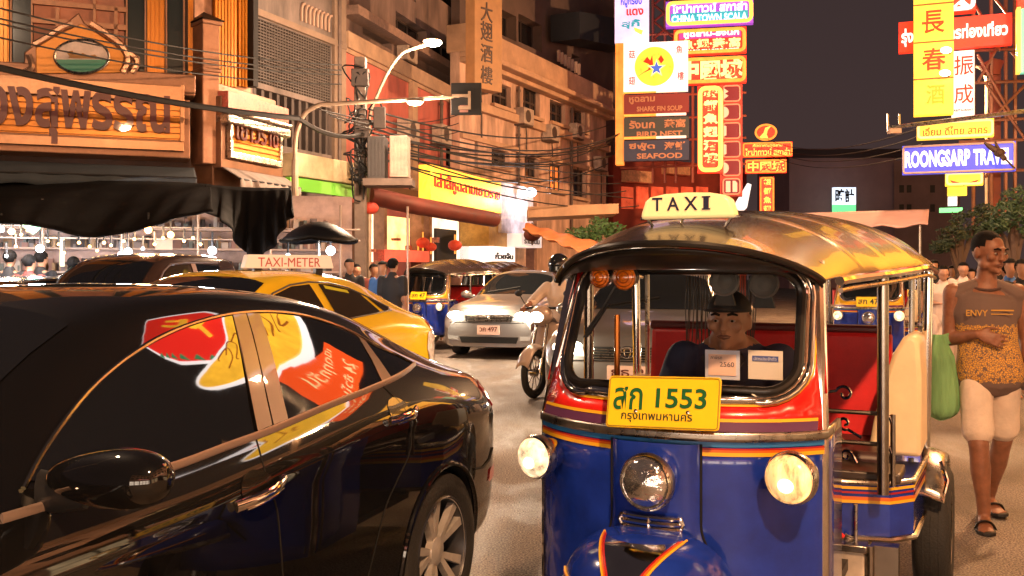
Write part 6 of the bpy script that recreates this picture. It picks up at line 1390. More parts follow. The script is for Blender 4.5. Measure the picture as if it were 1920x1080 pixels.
# ---------------------------------------------------------------- right side: market canopy, trees, shophouses past the frame
cn = thing('market_canopy', 'long pale pink canvas market canopy behind the tuk-tuk roof', 'canopy', tuple(P(1550, 512, 19)[:2]) + (0.,))
a, b = P(1225, 408, 20), P(1742, 392, 17.5); a2, b2 = P(1225, 440, 18.6), P(1740, 421, 16.2)
mb = MB(); mb.grid(lambda u, v: a.lerp(b, u).lerp(a2.lerp(b2, u), v) + Vector((0, 0, -.03 * math.sin(u * 50) * v)), 40, 8); mb.build('canvas', mat('pink_canvas', (.62, .36, .30), .8, var=.15, vscale=2), cn, smooth=60, solid=.02)
for f in (.02, .35, .68, .99): p = a2.lerp(b2, f); mb = MB(); mb.tube([(p.x, p.y + .2, 0), (p.x, p.y + .2, p.z)], .025, 8); mb.build('post', steel, cn)
def tree(name, label, foot, crowns, trunk_top, lm, sz=.11, dens=420):
    t = thing(name, label, 'tree', (foot[0], foot[1], 0), 'street trees on the right')
    mb = MB(); F0 = Vector((foot[0], foot[1], 0)); T = Vector(trunk_top); mb.tube([F0, F0.lerp(T, .5) + Vector((.06, 0, 0)), T], [.13, .10, .07], 8)
    for c, r_ in crowns:
        mb.tube([F0.lerp(T, .7), F0.lerp(T, .9).lerp(Vector(c), .5), Vector(c)], [.06, .04, .015], 6)
    mb.build('trunk', MATS['bark'], t)
    mb = MB()
    for c, r_ in crowns: leaves(mb, c, r_, int(dens * max(.4, r_[0] * r_[2] / .3)), sz, rnd)
    mb.build('crown', lm, t, smooth=0)
lf = leafmat('leaf_street', (.028, .06, .02)); lf2 = leafmat('leaf_street_dark', (.02, .035, .016))
tree('street_tree', 'bushy green street tree behind the walking man, nearest the right border', P(1900, 512, 15)[:2], [(P(1893, 400, 15), (.26, .4, .20)), (P(1915, 372, 15), (.28, .4, .22)), (P(1935, 415, 15), (.4, .4, .3)), (P(1868, 424, 15), (.18, .3, .12))], P(1898, 440, 15), lf, .055, 700)
tree('street_tree', 'darker street tree left of the walking man, in front of the canopy end', P(1790, 512, 19)[:2], [(P(1785, 440, 19), (.28, .4, .2)), (P(1812, 418, 19), (.34, .4, .26)), (P(1838, 440, 19), (.3, .4, .22)), (P(1765, 462, 19), (.2, .3, .14)), (P(1845, 400, 19), (.22, .3, .2))], P(1800, 450, 19), lf2, .06, 520)

def RP(t_, off, z): return Vector((8.2, 0, 0)) + SV * t_ + SN * off + Vector((0, 0, z))
rs = thing('right_shophouses', 'dim right-hand shophouse row with lit ground floor beyond the frame edge', 'building', tuple(RP(4, 0, 0)))
class RPan(Panel):
    def __init__(s, t0, t1, off): s.A = RP(t1, off, 0); B = RP(t0, off, 0); s.L = (B - s.A).length; s.u = (B - s.A).normalized(); s.n = Vector((s.u.y, -s.u.x, 0)); s.z = Vector((0, 0, 1))
rw = RPan(-14, 18.5, 1.2)
hol = [(u, .3, u + 3.2, 2.9) for u in [.4 + 4. * k for k in range(8)]] + [(u + .5, z, u + 2.7, z + 1.5) for u in [.4 + 4. * k for k in range(8)] for z in (5.0, 8.2)]
mb = MB(); rw.wall(mb, [(0, 0), (rw.L, 0), (rw.L, 11), (0, 11)], [loop4(h) for h in hol], .3); mb.build('wall', stucco, rs, smooth=0)
for h in hol: fwindow(rs, rw, h, .3, 3, 2, frame_dark, glow('shop_bright', (1., .70, .36), 2., var=.6, vscale=.9) if h[1] < 1 and int(h[0] / 4) % 3 != 1 else pane_dark, bar=.07)
mb = MB(); rw.ubox(mb, 0, 3.1, rw.L, 3.3, .0, 1.6); rw.ubox(mb, 0, 10.6, rw.L, 11.1, .0, .3); mb.build('ledge', MATS['cornice_tan'], rs, smooth=0)
# ---------------------------------------------------------------- unseen lit signs and lamps past the frame edge, some added for their light (they light the road and mirror in the car)
class APan(Panel):
    """an upright plane between two points of the ground, facing the camera side"""
    def __init__(s, A, B): s.A = Vector((A[0], A[1], 0)); B = Vector((B[0], B[1], 0)); s.L = (B - s.A).length; s.u = (B - s.A).normalized(); s.n = Vector((s.u.y, -s.u.x, 0)); s.z = Vector((0, 0, 1))
gs = APan((9.7, 15.6), (13.2, 14.6))  # added sign, out of view: its glow gives the roof vinyl a gold highlight
t, r, o = sign('added_gold_sign', 'big glowing golden shop sign projecting over the right pavement beyond the frame edge', gs, (0, 3.0, gs.L, 8.6), glow('added_gold_glow', (1., .44, .04), 4.4, var=.08, vscale=.8), None, .3)
ul(t, gs, 'ห้างทอง', r, .1, .17, .9, .30, o, mat('fascia_red', (.5, .03, .01), .5, emit=(.9, .04, .01), es=.6), .05, .03); ul(t, gs, 'เยาวราช', r, .1, .03, .9, .14, o, MATS['fascia_red'], .05, .03)
gs2 = RPan(-3.5, 5.5, 1.05)
t, r, o = sign('restaurant_sign', 'long red and cream lit restaurant fascia on the right beside the camera', gs2, (0, 3.6, gs2.L, 4.9), glow('fascia_cream', (1., .66, .36), 1.6, var=.4, vscale=.8), None, .3)
ul(t, gs2, 'ร้านอาหารทะเล SEAFOOD', r, .06, .2, .94, .8, o, sr, .05, .03)
def roadlamp(label, foot, head, energy, col=sodium):
    t = thing('street_lamp', label, 'street lamp', (foot[0], foot[1], 0)); H = Vector(head); F0 = Vector((foot[0], foot[1], 0)); mb = MB()
    mb.tube([F0, F0 + Vector((0, 0, H.z - .9))] + spline([F0 + Vector((0, 0, H.z - .6)), F0.lerp(Vector((H.x, H.y, 0)), .15) + Vector((0, 0, H.z - .15)), H + Vector((0, 0, .05))], 5), .05, 8); mb.build('pole', galv, t)
    mb = MB(); mb.ell(H, (.26, .14, .07), 14, 8); hd = mb.build('lamp_head', galv, t); mb = MB(); mb.ell(H - Vector((0, 0, .035)), (.20, .11, .06), 14, 8); mb.build('lamp_glass', glow('lamp_warm', (1., .80, .45), 7.), hd)
    lampobj('lamp_light', t, H - Vector((0, 0, .2)), energy, col, .15)
roadlamp('street lamp on the left pavement beyond the frame edge, in front of the gold shop', (-9.6, 5.0), (-6.2, 7.0, 7.6), 850, (1., .68, .44))
roadlamp('street lamp standing behind the camera on the right pavement', (4.6, -3.4), (1.2, -2.4, 6.6), 4200)
roadlamp('street lamp on the right pavement beyond the frame edge', (9.6, 10.6), (7.3, 10.2, 7.8), 3000)
roadlamp('street lamp farther up the right pavement, behind the tall yellow sign', P(1850, 512, 29)[:2], P(1752, 110, 28.5), 9000)  # added lamp, hidden from view, to brighten the tan building
# unseen shophouse row added behind the camera; its glowing shops light the tuk-tuk
bw = APan((8.5, -15.5), (-10.5, -12.0)); bd = thing('added_bend_shops', 'shophouse row with bright open shops where the street bends behind the camera', 'building', (-1, -14, 0))
hol = [(.5 + 3.2 * k, .25, 3.2 + 3.2 * k, 3.0) for k in range(6)] + [(.9 + 3.2 * k, z, 2.8 + 3.2 * k, z + 1.5) for k in range(6) for z in (4.8, 7.8)]
mb = MB(); bw.wall(mb, [(0, 0), (bw.L, 0), (bw.L, 10.5), (0, 10.5)], [loop4(h) for h in hol], .3); mb.build('wall', stucco, bd, smooth=0)
for h in hol: fwindow(bd, bw, h, .3, 3, 2, frame_dark, glow('added_shop_glow', (1., .78, .58), 9., var=.35, vscale=.8) if h[1] < 1 else pane_dark, bar=.06)  # shop openings glow strongly as added front light
mb = MB(); bw.ubox(mb, 0, 3.2, bw.L, 3.5, .0, 1.2); mb.build('ledge', MATS['cornice_tan'], bd, smooth=0)
t, r, o = sign('pink_shop_sign', 'long rose lit shop sign on the shophouses behind the camera', bw, (3, 3.6, 14, 4.6), glow('sign_rose', (1., .25, .18), 2.5, var=.3, vscale=1.), None, .3)
ul(t, bw, 'ภัตตาคาร', r, .2, .2, .8, .85, o, neon_w, .05)
# noodle advertisement hung high over the road; it is mirrored in the side glass of the black car
ad = Panel.__new__(Panel); ad.A = Vector((6.4, 9.9, 0)); ad.u = SN.copy(); ad.n = -SV.copy(); ad.z = Vector((0, 0, 1)); ad.L = 1
t = thing('noodle_advertisement', 'lit cut-out advertisement of yellow noodles and a red packet hung high over the road', 'advertisement', (6.4, 9.9, 5.6))
ad_red = glow('ad_red', (1., .02, .012), 5.); ad_yel = glow('ad_yellow', (1., .50, .03), 6., var=.25, vscale=2.5); ad_wht = glow('ad_white', (1., .92, .88), 6.); ad_grn = glow('ad_green', (.01, .30, .12), 4.)
rp_ = [(1.15, 10.1), (.85, 8.6), (.35, 7.75), (-1.5, 7.65), (-1.7, 8.6), (-.6, 10.2)]
yl_ = spline([Vector((a, b, 0)) for a, b in ((1.05, 7.98), (1.22, 7.84), (1.02, 7.60), (.45, 7.18), (-.3, 6.78), (-1.2, 6.42), (-2.2, 6.16), (-3.4, 5.98), (-3.3, 6.35), (-2.5, 6.75), (-1.7, 7.4), (-1.3, 7.75), (-.4, 7.7), (.3, 7.9))], 4, True); yl_ = [(p.x, p.y) for p in yl_]
def grow(l, g):
    cx = sum(p[0] for p in l) / len(l); cy = sum(p[1] for p in l) / len(l); o = []
    for i, p in enumerate(l):
        a, b = l[i - 1], l[(i + 1) % len(l)]; nx, ny = b[1] - a[1], a[0] - b[0]; L_ = math.hypot(nx, ny) or 1; sgn = 1 if nx * (p[0] - cx) + ny * (p[1] - cy) > 0 else -1; o.append((p[0] + sgn * nx / L_ * g, p[1] + sgn * ny / L_ * g))
    return o
mb = MB(); ad.upoly(mb, grow(rp_, .12), 0, .1); mb.build('packet_edge', ad_wht, t, smooth=0); mb = MB(); ad.upoly(mb, rp_, .1, .14); pk = mb.build('packet', ad_red, t, smooth=0)
mb = MB()
for k in range(7):
    f = k / 6; x, z = 1.05 - .65 * f, 9.3 - 1.45 * f; ad.upoly(mb, [(x, z), (x - .14, z + .02), (x - .03, z - .18)], .14, .16)
mb.build('zigzag_band', ad_grn, pk, smooth=0)
mb = MB()
for pts in ([(.1, 9.2), (-.3, 8.9), (-.9, 9.0)], [(-.35, 9.4), (-.5, 8.7), (-.25, 8.2)], [(-.3, 8.6), (-.9, 8.3), (-1.2, 8.0)], [(-.7, 9.3), (-.75, 9.1)]): mb.tube([ad.W(a, b, .17) for a, b in pts], .07, 6)
mb.build('brush_character', ad_yel, pk)
mb = MB(); ad.upoly(mb, grow(yl_, .09), .14, .2); mb.build('noodle_edge', ad_wht, t, smooth=0); mb = MB(); ad.upoly(mb, yl_, .2, .24); nd = mb.build('noodles', ad_yel, t, smooth=0)
mb = MB()
for k in range(9):
    a0 = -2.9 + .38 * k; mb.tube(spline([ad.W(a0 + .35 * math.sin(j * 1.7 + k), 6.15 + .17 * k + .10 * j + .08 * math.sin(j * 2.3 + k), .25) for j in range(5)], 5), .016, 5)
mb.build('noodle_lines', glow('ad_brown', (.55, .13, .01), 2.), nd)
t = thing('orange_board', 'lit orange board with cream lettering, hung slanting under the noodle advertisement', 'advertisement', (5., 10.2, 5.5))
A0, A1 = Vector((-.12, 6.48, 0)), Vector((-2.95, 5.42, 0)); dd_ = (A1 - A0); pp_ = Vector((0, .20, 0))
mb = MB(); ad.upoly(mb, [(p.x, p.y) for p in (A0 - pp_, A0 + pp_, A1 + pp_ * .6, A1 - pp_ * .6)], .3, .42); mb.build('panel', glow('board_orange', (1., .09, .01), 5.), t, smooth=0)
mb = MB(); ux_ = -(ad.u * dd_.x + ad.z * dd_.y).normalized(); uy_ = ad.z
mb.text('เปิดทุกวัน', ad.W(A1.x + .3, A1.y + .12, .43), ux_, uy_, 2.2, .10, None, .01); mb.build('lettering', glow('ad_cream', (1., .7, .3), 5.), t); mb = MB(); mb.text('24 ชั่วโมง', ad.W(A1.x + .3, A1.y - .04, .43), ux_, uy_, 2.2, .10, None, .01); mb.build('lettering', glow('ad_cream', (1., .7, .3), 5.), t)
# ---------------------------------------------------------------- people
def fused(mb, name, m, parent, voxel, smooth=4):
    """overlapping limb volumes melted into one continuous surface"""
    o = mb.build(name, m, parent, smooth=0)
    md = o.modifiers.new('melt', 'REMESH'); md.mode = 'VOXEL'; md.voxel_size = voxel; md.use_smooth_shade = True
    if smooth: sm = o.modifiers.new('soft', 'SMOOTH'); sm.iterations = smooth; sm.factor = .5
    bpy.context.view_layer.update(); baked(o)
    o.data.polygons.foreach_set('use_smooth', [True] * len(o.data.polygons)); return o
def limb(mb, pts, rs, n=14, side=(1, 0, 0)):
    """tapered limb with round ends; rs: radius or (rx, ry)"""
    pts = [Vector(p) for p in pts]; rs = [r if isinstance(r, tuple) else (r, r) for r in rs]
    P_, R_ = [], []
    d0 = (pts[0] - pts[1]).normalized(); d1 = (pts[-1] - pts[-2]).normalized()
    for f, k in ((.98, .15), (.75, .66), (.4, .92)): P_.append(pts[0] + d0 * min(rs[0]) * f); R_.append((rs[0][0] * k, rs[0][1] * k))
    P_ += pts; R_ += rs
    for f, k in ((.4, .92), (.75, .66), (.98, .15)): P_.append(pts[-1] + d1 * min(rs[-1]) * f); R_.append((rs[-1][0] * k, rs[-1][1] * k))
    return mb.tube(P_, R_, n, side=side)
skin = mat('skin_warm', (.38, .19, .11), .45, var=.12, vscale=12, sss=.08); skin_dark = mat('skin_tan', (.22, .092, .050), .48, var=.28, vscale=16, sss=.06, bump=.12, bscale=70); skin_pale = mat('skin_light', (.48, .26, .17), .5, var=.1, vscale=10)
hair_m = mat('hair_black', (.006, .005, .0045), .8, bump=.3, bscale=180, spec=.15); eye_w = mat('eye_white', (.38, .32, .28), .3); eye_d = mat('eye_dark', (.008, .005, .004), .1); lip_m = mat('lips', (.16, .066, .045), .55); sandal = mat('sandal_black', (.012, .010, .009), .6)
def head_parts(mb, c, yaw, pitch=0., k=1., fine=True):
    M = Matrix.Rotation(yaw, 3, 'Z') @ Matrix.Rotation(pitch, 3, 'X'); c = Vector(c)
    q = lambda x, y, z: c + M @ Vector((x * k, y * k, z * k))
    e = lambda p, r: mb.ell(q(*p), tuple(a * k for a in r), 18, 12, M)
    e((0, .012, .022), (.074, .094, .094)); e((0, -.012, -.03), (.060, .072, .075)); e((0, -.035, -.078), (.038, .040, .034))
    if fine:
        e((0, -.083, .030), (.048, .014, .013)); e((0, -.092, -.004), (.012, .016, .030)); e((0, -.102, -.022), (.021, .015, .013))
        for s_ in (1, -1): e((s_ * .044, -.066, -.012), (.024, .020, .022)); e((s_ * .077, .012, -.002), (.010, .020, .032)); e((s_ * .048, -.022, -.062), (.022, .035, .026))
        e((0, -.079, -.052), (.027, .016, .016)); e((0, -.080, -.093), (.020, .018, .015))
    return q, M
def face(root, q, M, k=1., brow=True):
    for s_ in (1, -1):
        mb = MB(); mb.ell(q(s_ * .031, -.082, .008), (.0115 * k, .007 * k, .0048 * k), 12, 8, M); ey = mb.build('eye', eye_w, root)
        mb = MB(); mb.ell(q(s_ * .031, -.0895, .008), (.0056 * k, .003 * k, .0046 * k), 10, 6, M); mb.build('iris', eye_d, ey)
        if brow:
            mb = MB(); mb.tube([q(s_ * .014, -.097, .030), q(s_ * .032, -.094, .036), q(s_ * .050, -.082, .030)], [.0045 * k, .006 * k, .0035 * k], 6); mb.build('eyebrow', hair_m, root)
    mb = MB(); mb.tube([q(-.025, -.089, -.050), q(-.010, -.0965, -.046), q(0, -.097, -.048), q(.010, -.0965, -.046), q(.025, -.089, -.050)], [.002 * k, .004 * k, .0038 * k, .004 * k, .002 * k], 8)
    mb.tube([q(-.022, -.089, -.054), q(0, -.0965, -.058), q(.022, -.089, -.054)], [.002 * k, .0048 * k, .002 * k], 8); mb.build('lips', lip_m, root)
def hand(mb, wrist, direction, palm_n, thumb_side, curl=.5, k=1., spread=1.):
    """palm with four unequal fingers and a thumb from its side"""
    w = Vector(wrist); d = Vector(direction).normalized(); n = Vector(palm_n); n = (n - d * n.dot(d)).normalized(); s_ = Vector(thumb_side); s_ = (s_ - d * s_.dot(d) - n * s_.dot(n)).normalized()
    limb(mb, [w, w + d * .045 * k, w + d * .085 * k], [(.024 * k, .017 * k), (.039 * k, .015 * k), (.040 * k, .013 * k)], 12, side=s_)
    for i, (o, L) in enumerate(((.031, .072), (.0105, .082), (-.0105, .076), (-.030, .060))):
        a = w + d * .085 * k + s_ * o * k * spread; dd = (d + s_ * o * 2.5 * spread).normalized(); p = [a - d * .012 * k, a]; ang = 0
        for j, f in enumerate((.42, .32, .26)):
            ang += curl * (.35, .55, .5)[j]; p.append(p[-1] + (dd * math.cos(ang) + n * math.sin(ang)) * L * f * k)
        limb(mb, p, [.0088 * k, .0092 * k, .0085 * k, .0078 * k, .0062 * k], 8, side=s_)
    a = w + d * .022 * k + s_ * .024 * k; limb(mb, [a, a + (s_ * .75 + d * .6 + n * .2) * .032 * k, a + (s_ * .95 + d * 1.25 + n * .55) * .040 * k, a + (s_ * .9 + d * 1.9 + n * .85) * .042 * k], [.013 * k, .0115 * k, .010 * k, .0075 * k], 8, side=n)

# ---- the walking man in the printed vest, right
mz = lambda py: HC - (py - YH) * 5.7 / FPX
man = thing('person', 'man walking in a brown yellow-printed sleeveless vest and pale shorts, carrying a green bag', 'person', (2.735, 5.72, 0))
O_ = Vector(man.location)
def L(x, y, z): return O_ + Vector((x, y, z))
HY = R(34)
# joints (x to the right of the picture, -y towards the camera)
pel, che, nek = (.03, .0, .90), (.0, -.01, 1.22), (.01, -.01, 1.40)
shR, shL = (-.165, -.01, 1.335), (.175, .01, 1.335); elR, wrR = (-.185, .02, 1.06), (-.055, -.135, 1.105)
elL, wrL = (.235, .05, 1.06), (.245, -.03, .82)
hipR, hipL = (-.05, 0, .88), (.11, 0, .88); knR, knL = (-.050, -.14, .475), (.115, .09, .47); anR, anL = (-.015, -.10, .085), (.085, .33, .10)
mb = MB()
limb(mb, [L(*pel) + Vector((0, 0, -.06)), L(*pel), L(.02, 0, 1.04), L(*che), L(.005, 0, 1.31), L(.01, 0, 1.365)], [(.138, .100), (.142, .100), (.124, .092), (.150, .105), (.150, .098), (.09, .07)], 24)
limb(mb, [L(.01, 0, 1.34), L(.012, -.012, 1.42), L(.016, -.022, 1.49)], [(.07, .065), .056, .053])
q, M = head_parts(mb, L(.022, -.035, 1.565), HY, R(9), k=1.04)
for sh, el, wr in ((shR, elR, wrR), (shL, elL, wrL)):
    a, b, c = L(*sh), L(*el), L(*wr); limb(mb, [a, a.lerp(b, .35), a.lerp(b, .8), b], [.058, .050, .041, .038]); limb(mb, [b, b.lerp(c, .3), b.lerp(c, .8), c], [.040, .041, .030, .025])
hand(mb, L(*wrR), (.95, -.15, -.32), (.1, .95, -.1), (.15, -.2, .95), .35); hand(mb, L(*wrL), (.02, -.15, -1), (-1, 0, 0), (0, -1, 0), .6)
for hp, kn, an in ((hipR, knR, anR), (hipL, knL, anL)):
    a, b, c = L(*hp), L(*kn), L(*an); limb(mb, [a, a.lerp(b, .4), a.lerp(b, .85), b], [.088, .078, .060, .056]); limb(mb, [b, b.lerp(c, .15), b.lerp(c, .38), b.lerp(c, .75), c], [(.054, .056), (.053, .058), (.056, .062), (.040, .043), (.036, .040)])
def foot(mb, an, heel_up=0., yaw=0.):
    a = L(*an); f = Vector((math.sin(yaw), -math.cos(yaw), 0)); s_ = Vector((f.y, -f.x, 0)) * -1
    limb(mb, [a + Vector((0, 0, -.02)) - f * .03, a + f * .04 + Vector((0, 0, -.045)), a + f * .12 + Vector((0, 0, -.062)), a + f * .16 + Vector((0, 0, -.066))], [(.034, .036), (.036, .032), (.042, .020), (.040, .014)], 12, side=s_)
    for i in range(5): limb(mb, [a + f * .155 + s_ * (-.034 + .017 * i) + Vector((0, 0, -.066)), a + f * (.205 - .012 * abs(i - 1)) + s_ * (-.036 + .018 * i) + Vector((0, 0, -.068))], [.011, .009], 8)
    return a, f, s_
ftR = foot(mb, anR, yaw=R(-6)); ftL = foot(mb, anL, yaw=R(8))
fused(mb, 'body', skin_dark, man, .0075, 3)
face(man, q, M, 1.04)
mb = MB(); mb.ell(q(0, .022, .040), (.081, .094, .088), 20, 14, M); hb = mb
cut = [i for i, v in enumerate(hb.v)]
def crop(mb, keep):
    ks = [keep(v) for v in mb.v]; mb.f, mb.m = zip(*[(f, m) for f, m in zip(mb.f, mb.m) if all(ks[i] for i in f)]); mb.f, mb.m = list(mb.f), list(mb.m); return mb
Mi = M.inverted(); hc = L(.022, -.035, 1.565)
crop(hb, lambda v: (lambda p: p.z > .066 + .25 * max(0, -p.y - .05) - 1.3 * max(0, min(.09, p.y + .055)))(Mi @ (v - hc))); hb.build('hair', hair_m, man, smooth=60)
# vest
vest = mat('vest_print', (.10, .055, .042), .85, bump=.25, bscale=14)
t_ = vest.node_tree; b_ = t_.nodes['Principled BSDF']; tc_ = t_.nodes.new('ShaderNodeTexCoord'); se = t_.nodes.new('ShaderNodeSeparateXYZ'); t_.links.new(tc_.outputs['Object'], se.inputs[0])
vo = t_.nodes.new('ShaderNodeTexVoronoi'); vo.feature = 'DISTANCE_TO_EDGE'; vo.inputs['Scale'].default_value = 85; t_.links.new(tc_.outputs['Object'], vo.inputs['Vector'])
no = t_.nodes.new('ShaderNodeTexNoise'); no.inputs['Scale'].default_value = 40; t_.links.new(tc_.outputs['Object'], no.inputs['Vector'])
def mth(op, a, b): n = t_.nodes.new('ShaderNodeMath'); n.operation = op; [t_.links.new(x, n.inputs[i]) if hasattr(x, 'links') else setattr(n.inputs[i], 'default_value', x) for i, x in enumerate((a, b))]; return n.outputs[0]
edge = mth('ADD', se.outputs['Z'], mth('MULTIPLY', no.outputs['Fac'], .07)); band = mth('MULTIPLY', mth('LESS_THAN', edge, 1.19), mth('GREATER_THAN', edge, .865))
front = mth('LESS_THAN', se.outputs['Y'], .03); pat = mth('MULTIPLY', mth('GREATER_THAN', vo.outputs['Distance'], .10), mth('GREATER_THAN', no.outputs['Fac'], .36))
fac = mth('MULTIPLY', mth('MULTIPLY', band, front), pat)
mx_ = t_.nodes.new('ShaderNodeMix'); mx_.data_type = 'RGBA'; mx_.inputs[6].default_value = (.135, .088, .072, 1); mx_.inputs[7].default_value = (.60, .31, .05, 1); t_.links.new(fac, mx_.inputs[0]); t_.links.new(mx_.outputs[2], b_.inputs['Base Color'])
mb = MB()
limb(mb, [L(.03, 0, .86), L(.03, 0, .92), L(.02, 0, 1.04), L(*che), L(.005, 0, 1.30), L(.01, .005, 1.335)], [(.188, .142), (.180, .132), (.162, .115), (.172, .120), (.172, .112), (.12, .078)], 28)
for sg in (1, -1): limb(mb, [L(.01 + sg * .065, .0, 1.385), L(.005 + sg * .125, .0, 1.352), L(.005 + sg * .165, .0, 1.325)], [(.030, .062), (.042, .068), (.050, .068)], 14); limb(mb, [L(sg * .165, 0, 1.33), L(sg * .150, 0, 1.22)], [.055, .05])
for k in range(9):
    a = k * .7; x = .17 * math.cos(a); y = .12 * math.sin(a); limb(mb, [L(.03 + x * .98, y * .98, .80), L(.02 + x * .95, y * .95, .98 + .06 * math.sin(k * 3))], [.015, .008], 8)
vs_ = fused(mb, 'vest', vest, man, .009, 3)
mb = MB(); mb.text('ENVY', L(-.115, -.1345, 1.205), (1, .07, 0), (0, 0, 1), .115, .036, (0, -.003, 0), .012); mb.obox(L(.015, -.133, 1.235), (.12, .012, 0), (0, -.003, 0), (0, 0, .008)); mb.obox(L(.015, -.133, 1.215), (.115, .012, 0), (0, -.003, 0), (0, 0, .005)); mb.build('print', mat('vest_yellow', (.50, .27, .05), .8), vs_)
mb = MB(); mb.tube([L(.012 + .078 * math.cos(a), -.012 + .075 * math.sin(a), 1.375 - .022 * max(0, -math.sin(a))) for a in [2 * math.pi * k / 24 for k in range(24)]], .008, 6, closed=True); mb.build('neck_band', mat('vest_band', (.075, .04, .032), .85), vs_)
# shorts, sandals
shorts = mat('shorts_pale', (.62, .50, .40), .85, var=.15, vscale=7, bump=.6, bscale=14)
mb = MB(); limb(mb, [L(.03, 0, .83), L(.03, 0, .90)], [(.150, .110), (.145, .104)], 20)
for hp, kn in ((hipR, knR), (hipL, knL)):
    a, b = L(*hp), L(*kn); d = (b - a).normalized(); limb(mb, [a, a.lerp(b, .3), a.lerp(b, .6), a.lerp(b, .80)], [(.086, .098), (.088, .098), (.086, .090), (.090, .090)], 18)
so = fused(mb, 'shorts', shorts, man, .009, 2)
for (a, f, s_), nm in ((ftR, 'r'), (ftL, 'l')):
    g = Vector((a.x, a.y, .0))
    if nm == 'l': g.z = .012
    out = [(-.05, -.030), (-.035, -.044), (.05, -.042), (.13, -.052), (.19, -.046), (.222, -.02), (.222, .02), (.19, .048), (.13, .052), (.05, .042), (-.035, .042), (-.05, .03)]
    mb = MB(); mb.prism(out, g, f, s_, (0, 0, .022)); sn = mb.build('sandal', sandal, man, bevel=.005)
    mb = MB(); mb.tube(spline([g + f * .09 - s_ * .05 + Vector((0, 0, .015)), g + f * .10 - s_ * .03 + Vector((0, 0, .05)), g + f * .11 + Vector((0, 0, .062)), g + f * .10 + s_ * .03 + Vector((0, 0, .05)), g + f * .09 + s_ * .05 + Vector((0, 0, .015))], 4), [(.006, .018)] * 17, 8); mb.build('strap', sandal, sn)
# green carrier bag hanging from his forearm
bagm = mat('bag_green', (.30, .58, .26), .22, alpha=1., trans=.5, ior=1.08, var=.3, vscale=7, bump=.9, bscale=12, stretch=(1.8, 1.8, .25))
bg_ = thing('carrier_bag', 'translucent green plastic carrier bag hanging full from the man\'s arm', 'bag', tuple(L(-.235, -.06, .61)))
ctr = L(-.235, -.03, 0)
def bagp(u, v):
    th = u * 2 * math.pi; z = .59 + .50 * v; r = (.100 * (1 - .30 * v)) * min(1, math.sin(min(1., (v + .004) * 6) * math.pi / 2)) ** .6 * (1 + .10 * math.sin(7 * th + 4 * v) * v + .05 * math.sin(13 * th)); r *= 1 - .55 * max(0, v - .75) / .25
    return Vector((ctr.x + r * .98 * math.cos(th) + .012 * math.sin(5 * v), ctr.y + r * .85 * math.sin(th), z))
mb = MB(); mb.grid(bagp, 40, 24); bo = mb.build('bag_body', bagm, bg_, smooth=60)
mb = MB()
for sg in (1, -1): mb.tube(spline([bagp(.25 + .25 * sg, .96), ctr + Vector((.03 * sg + .02, .0, 1.06 - .9 + .9)), Vector((L(*elR).x + .03, L(*elR).y - .04, 1.09))], 5), [(.022, .004)] * 11, 8)
mb.build('bag_handle', bagm, bo)
mb = MB(); mb.ell(ctr + Vector((0, 0, .70)), (.07, .06, .10), 14, 10); mb.ell(ctr + Vector((.01, 0, .86)), (.05, .045, .10), 12, 8); mb.build('contents', mat('bag_contents', (.30, .38, .22), .6, var=.4, vscale=10), bg_)

for o in (man, bg_):
    d = Vector(o.location) - O_; o.location = O_ + Matrix.Rotation(R(-16), 3, 'Z') @ d; o.rotation_euler = (0, 0, R(-16))
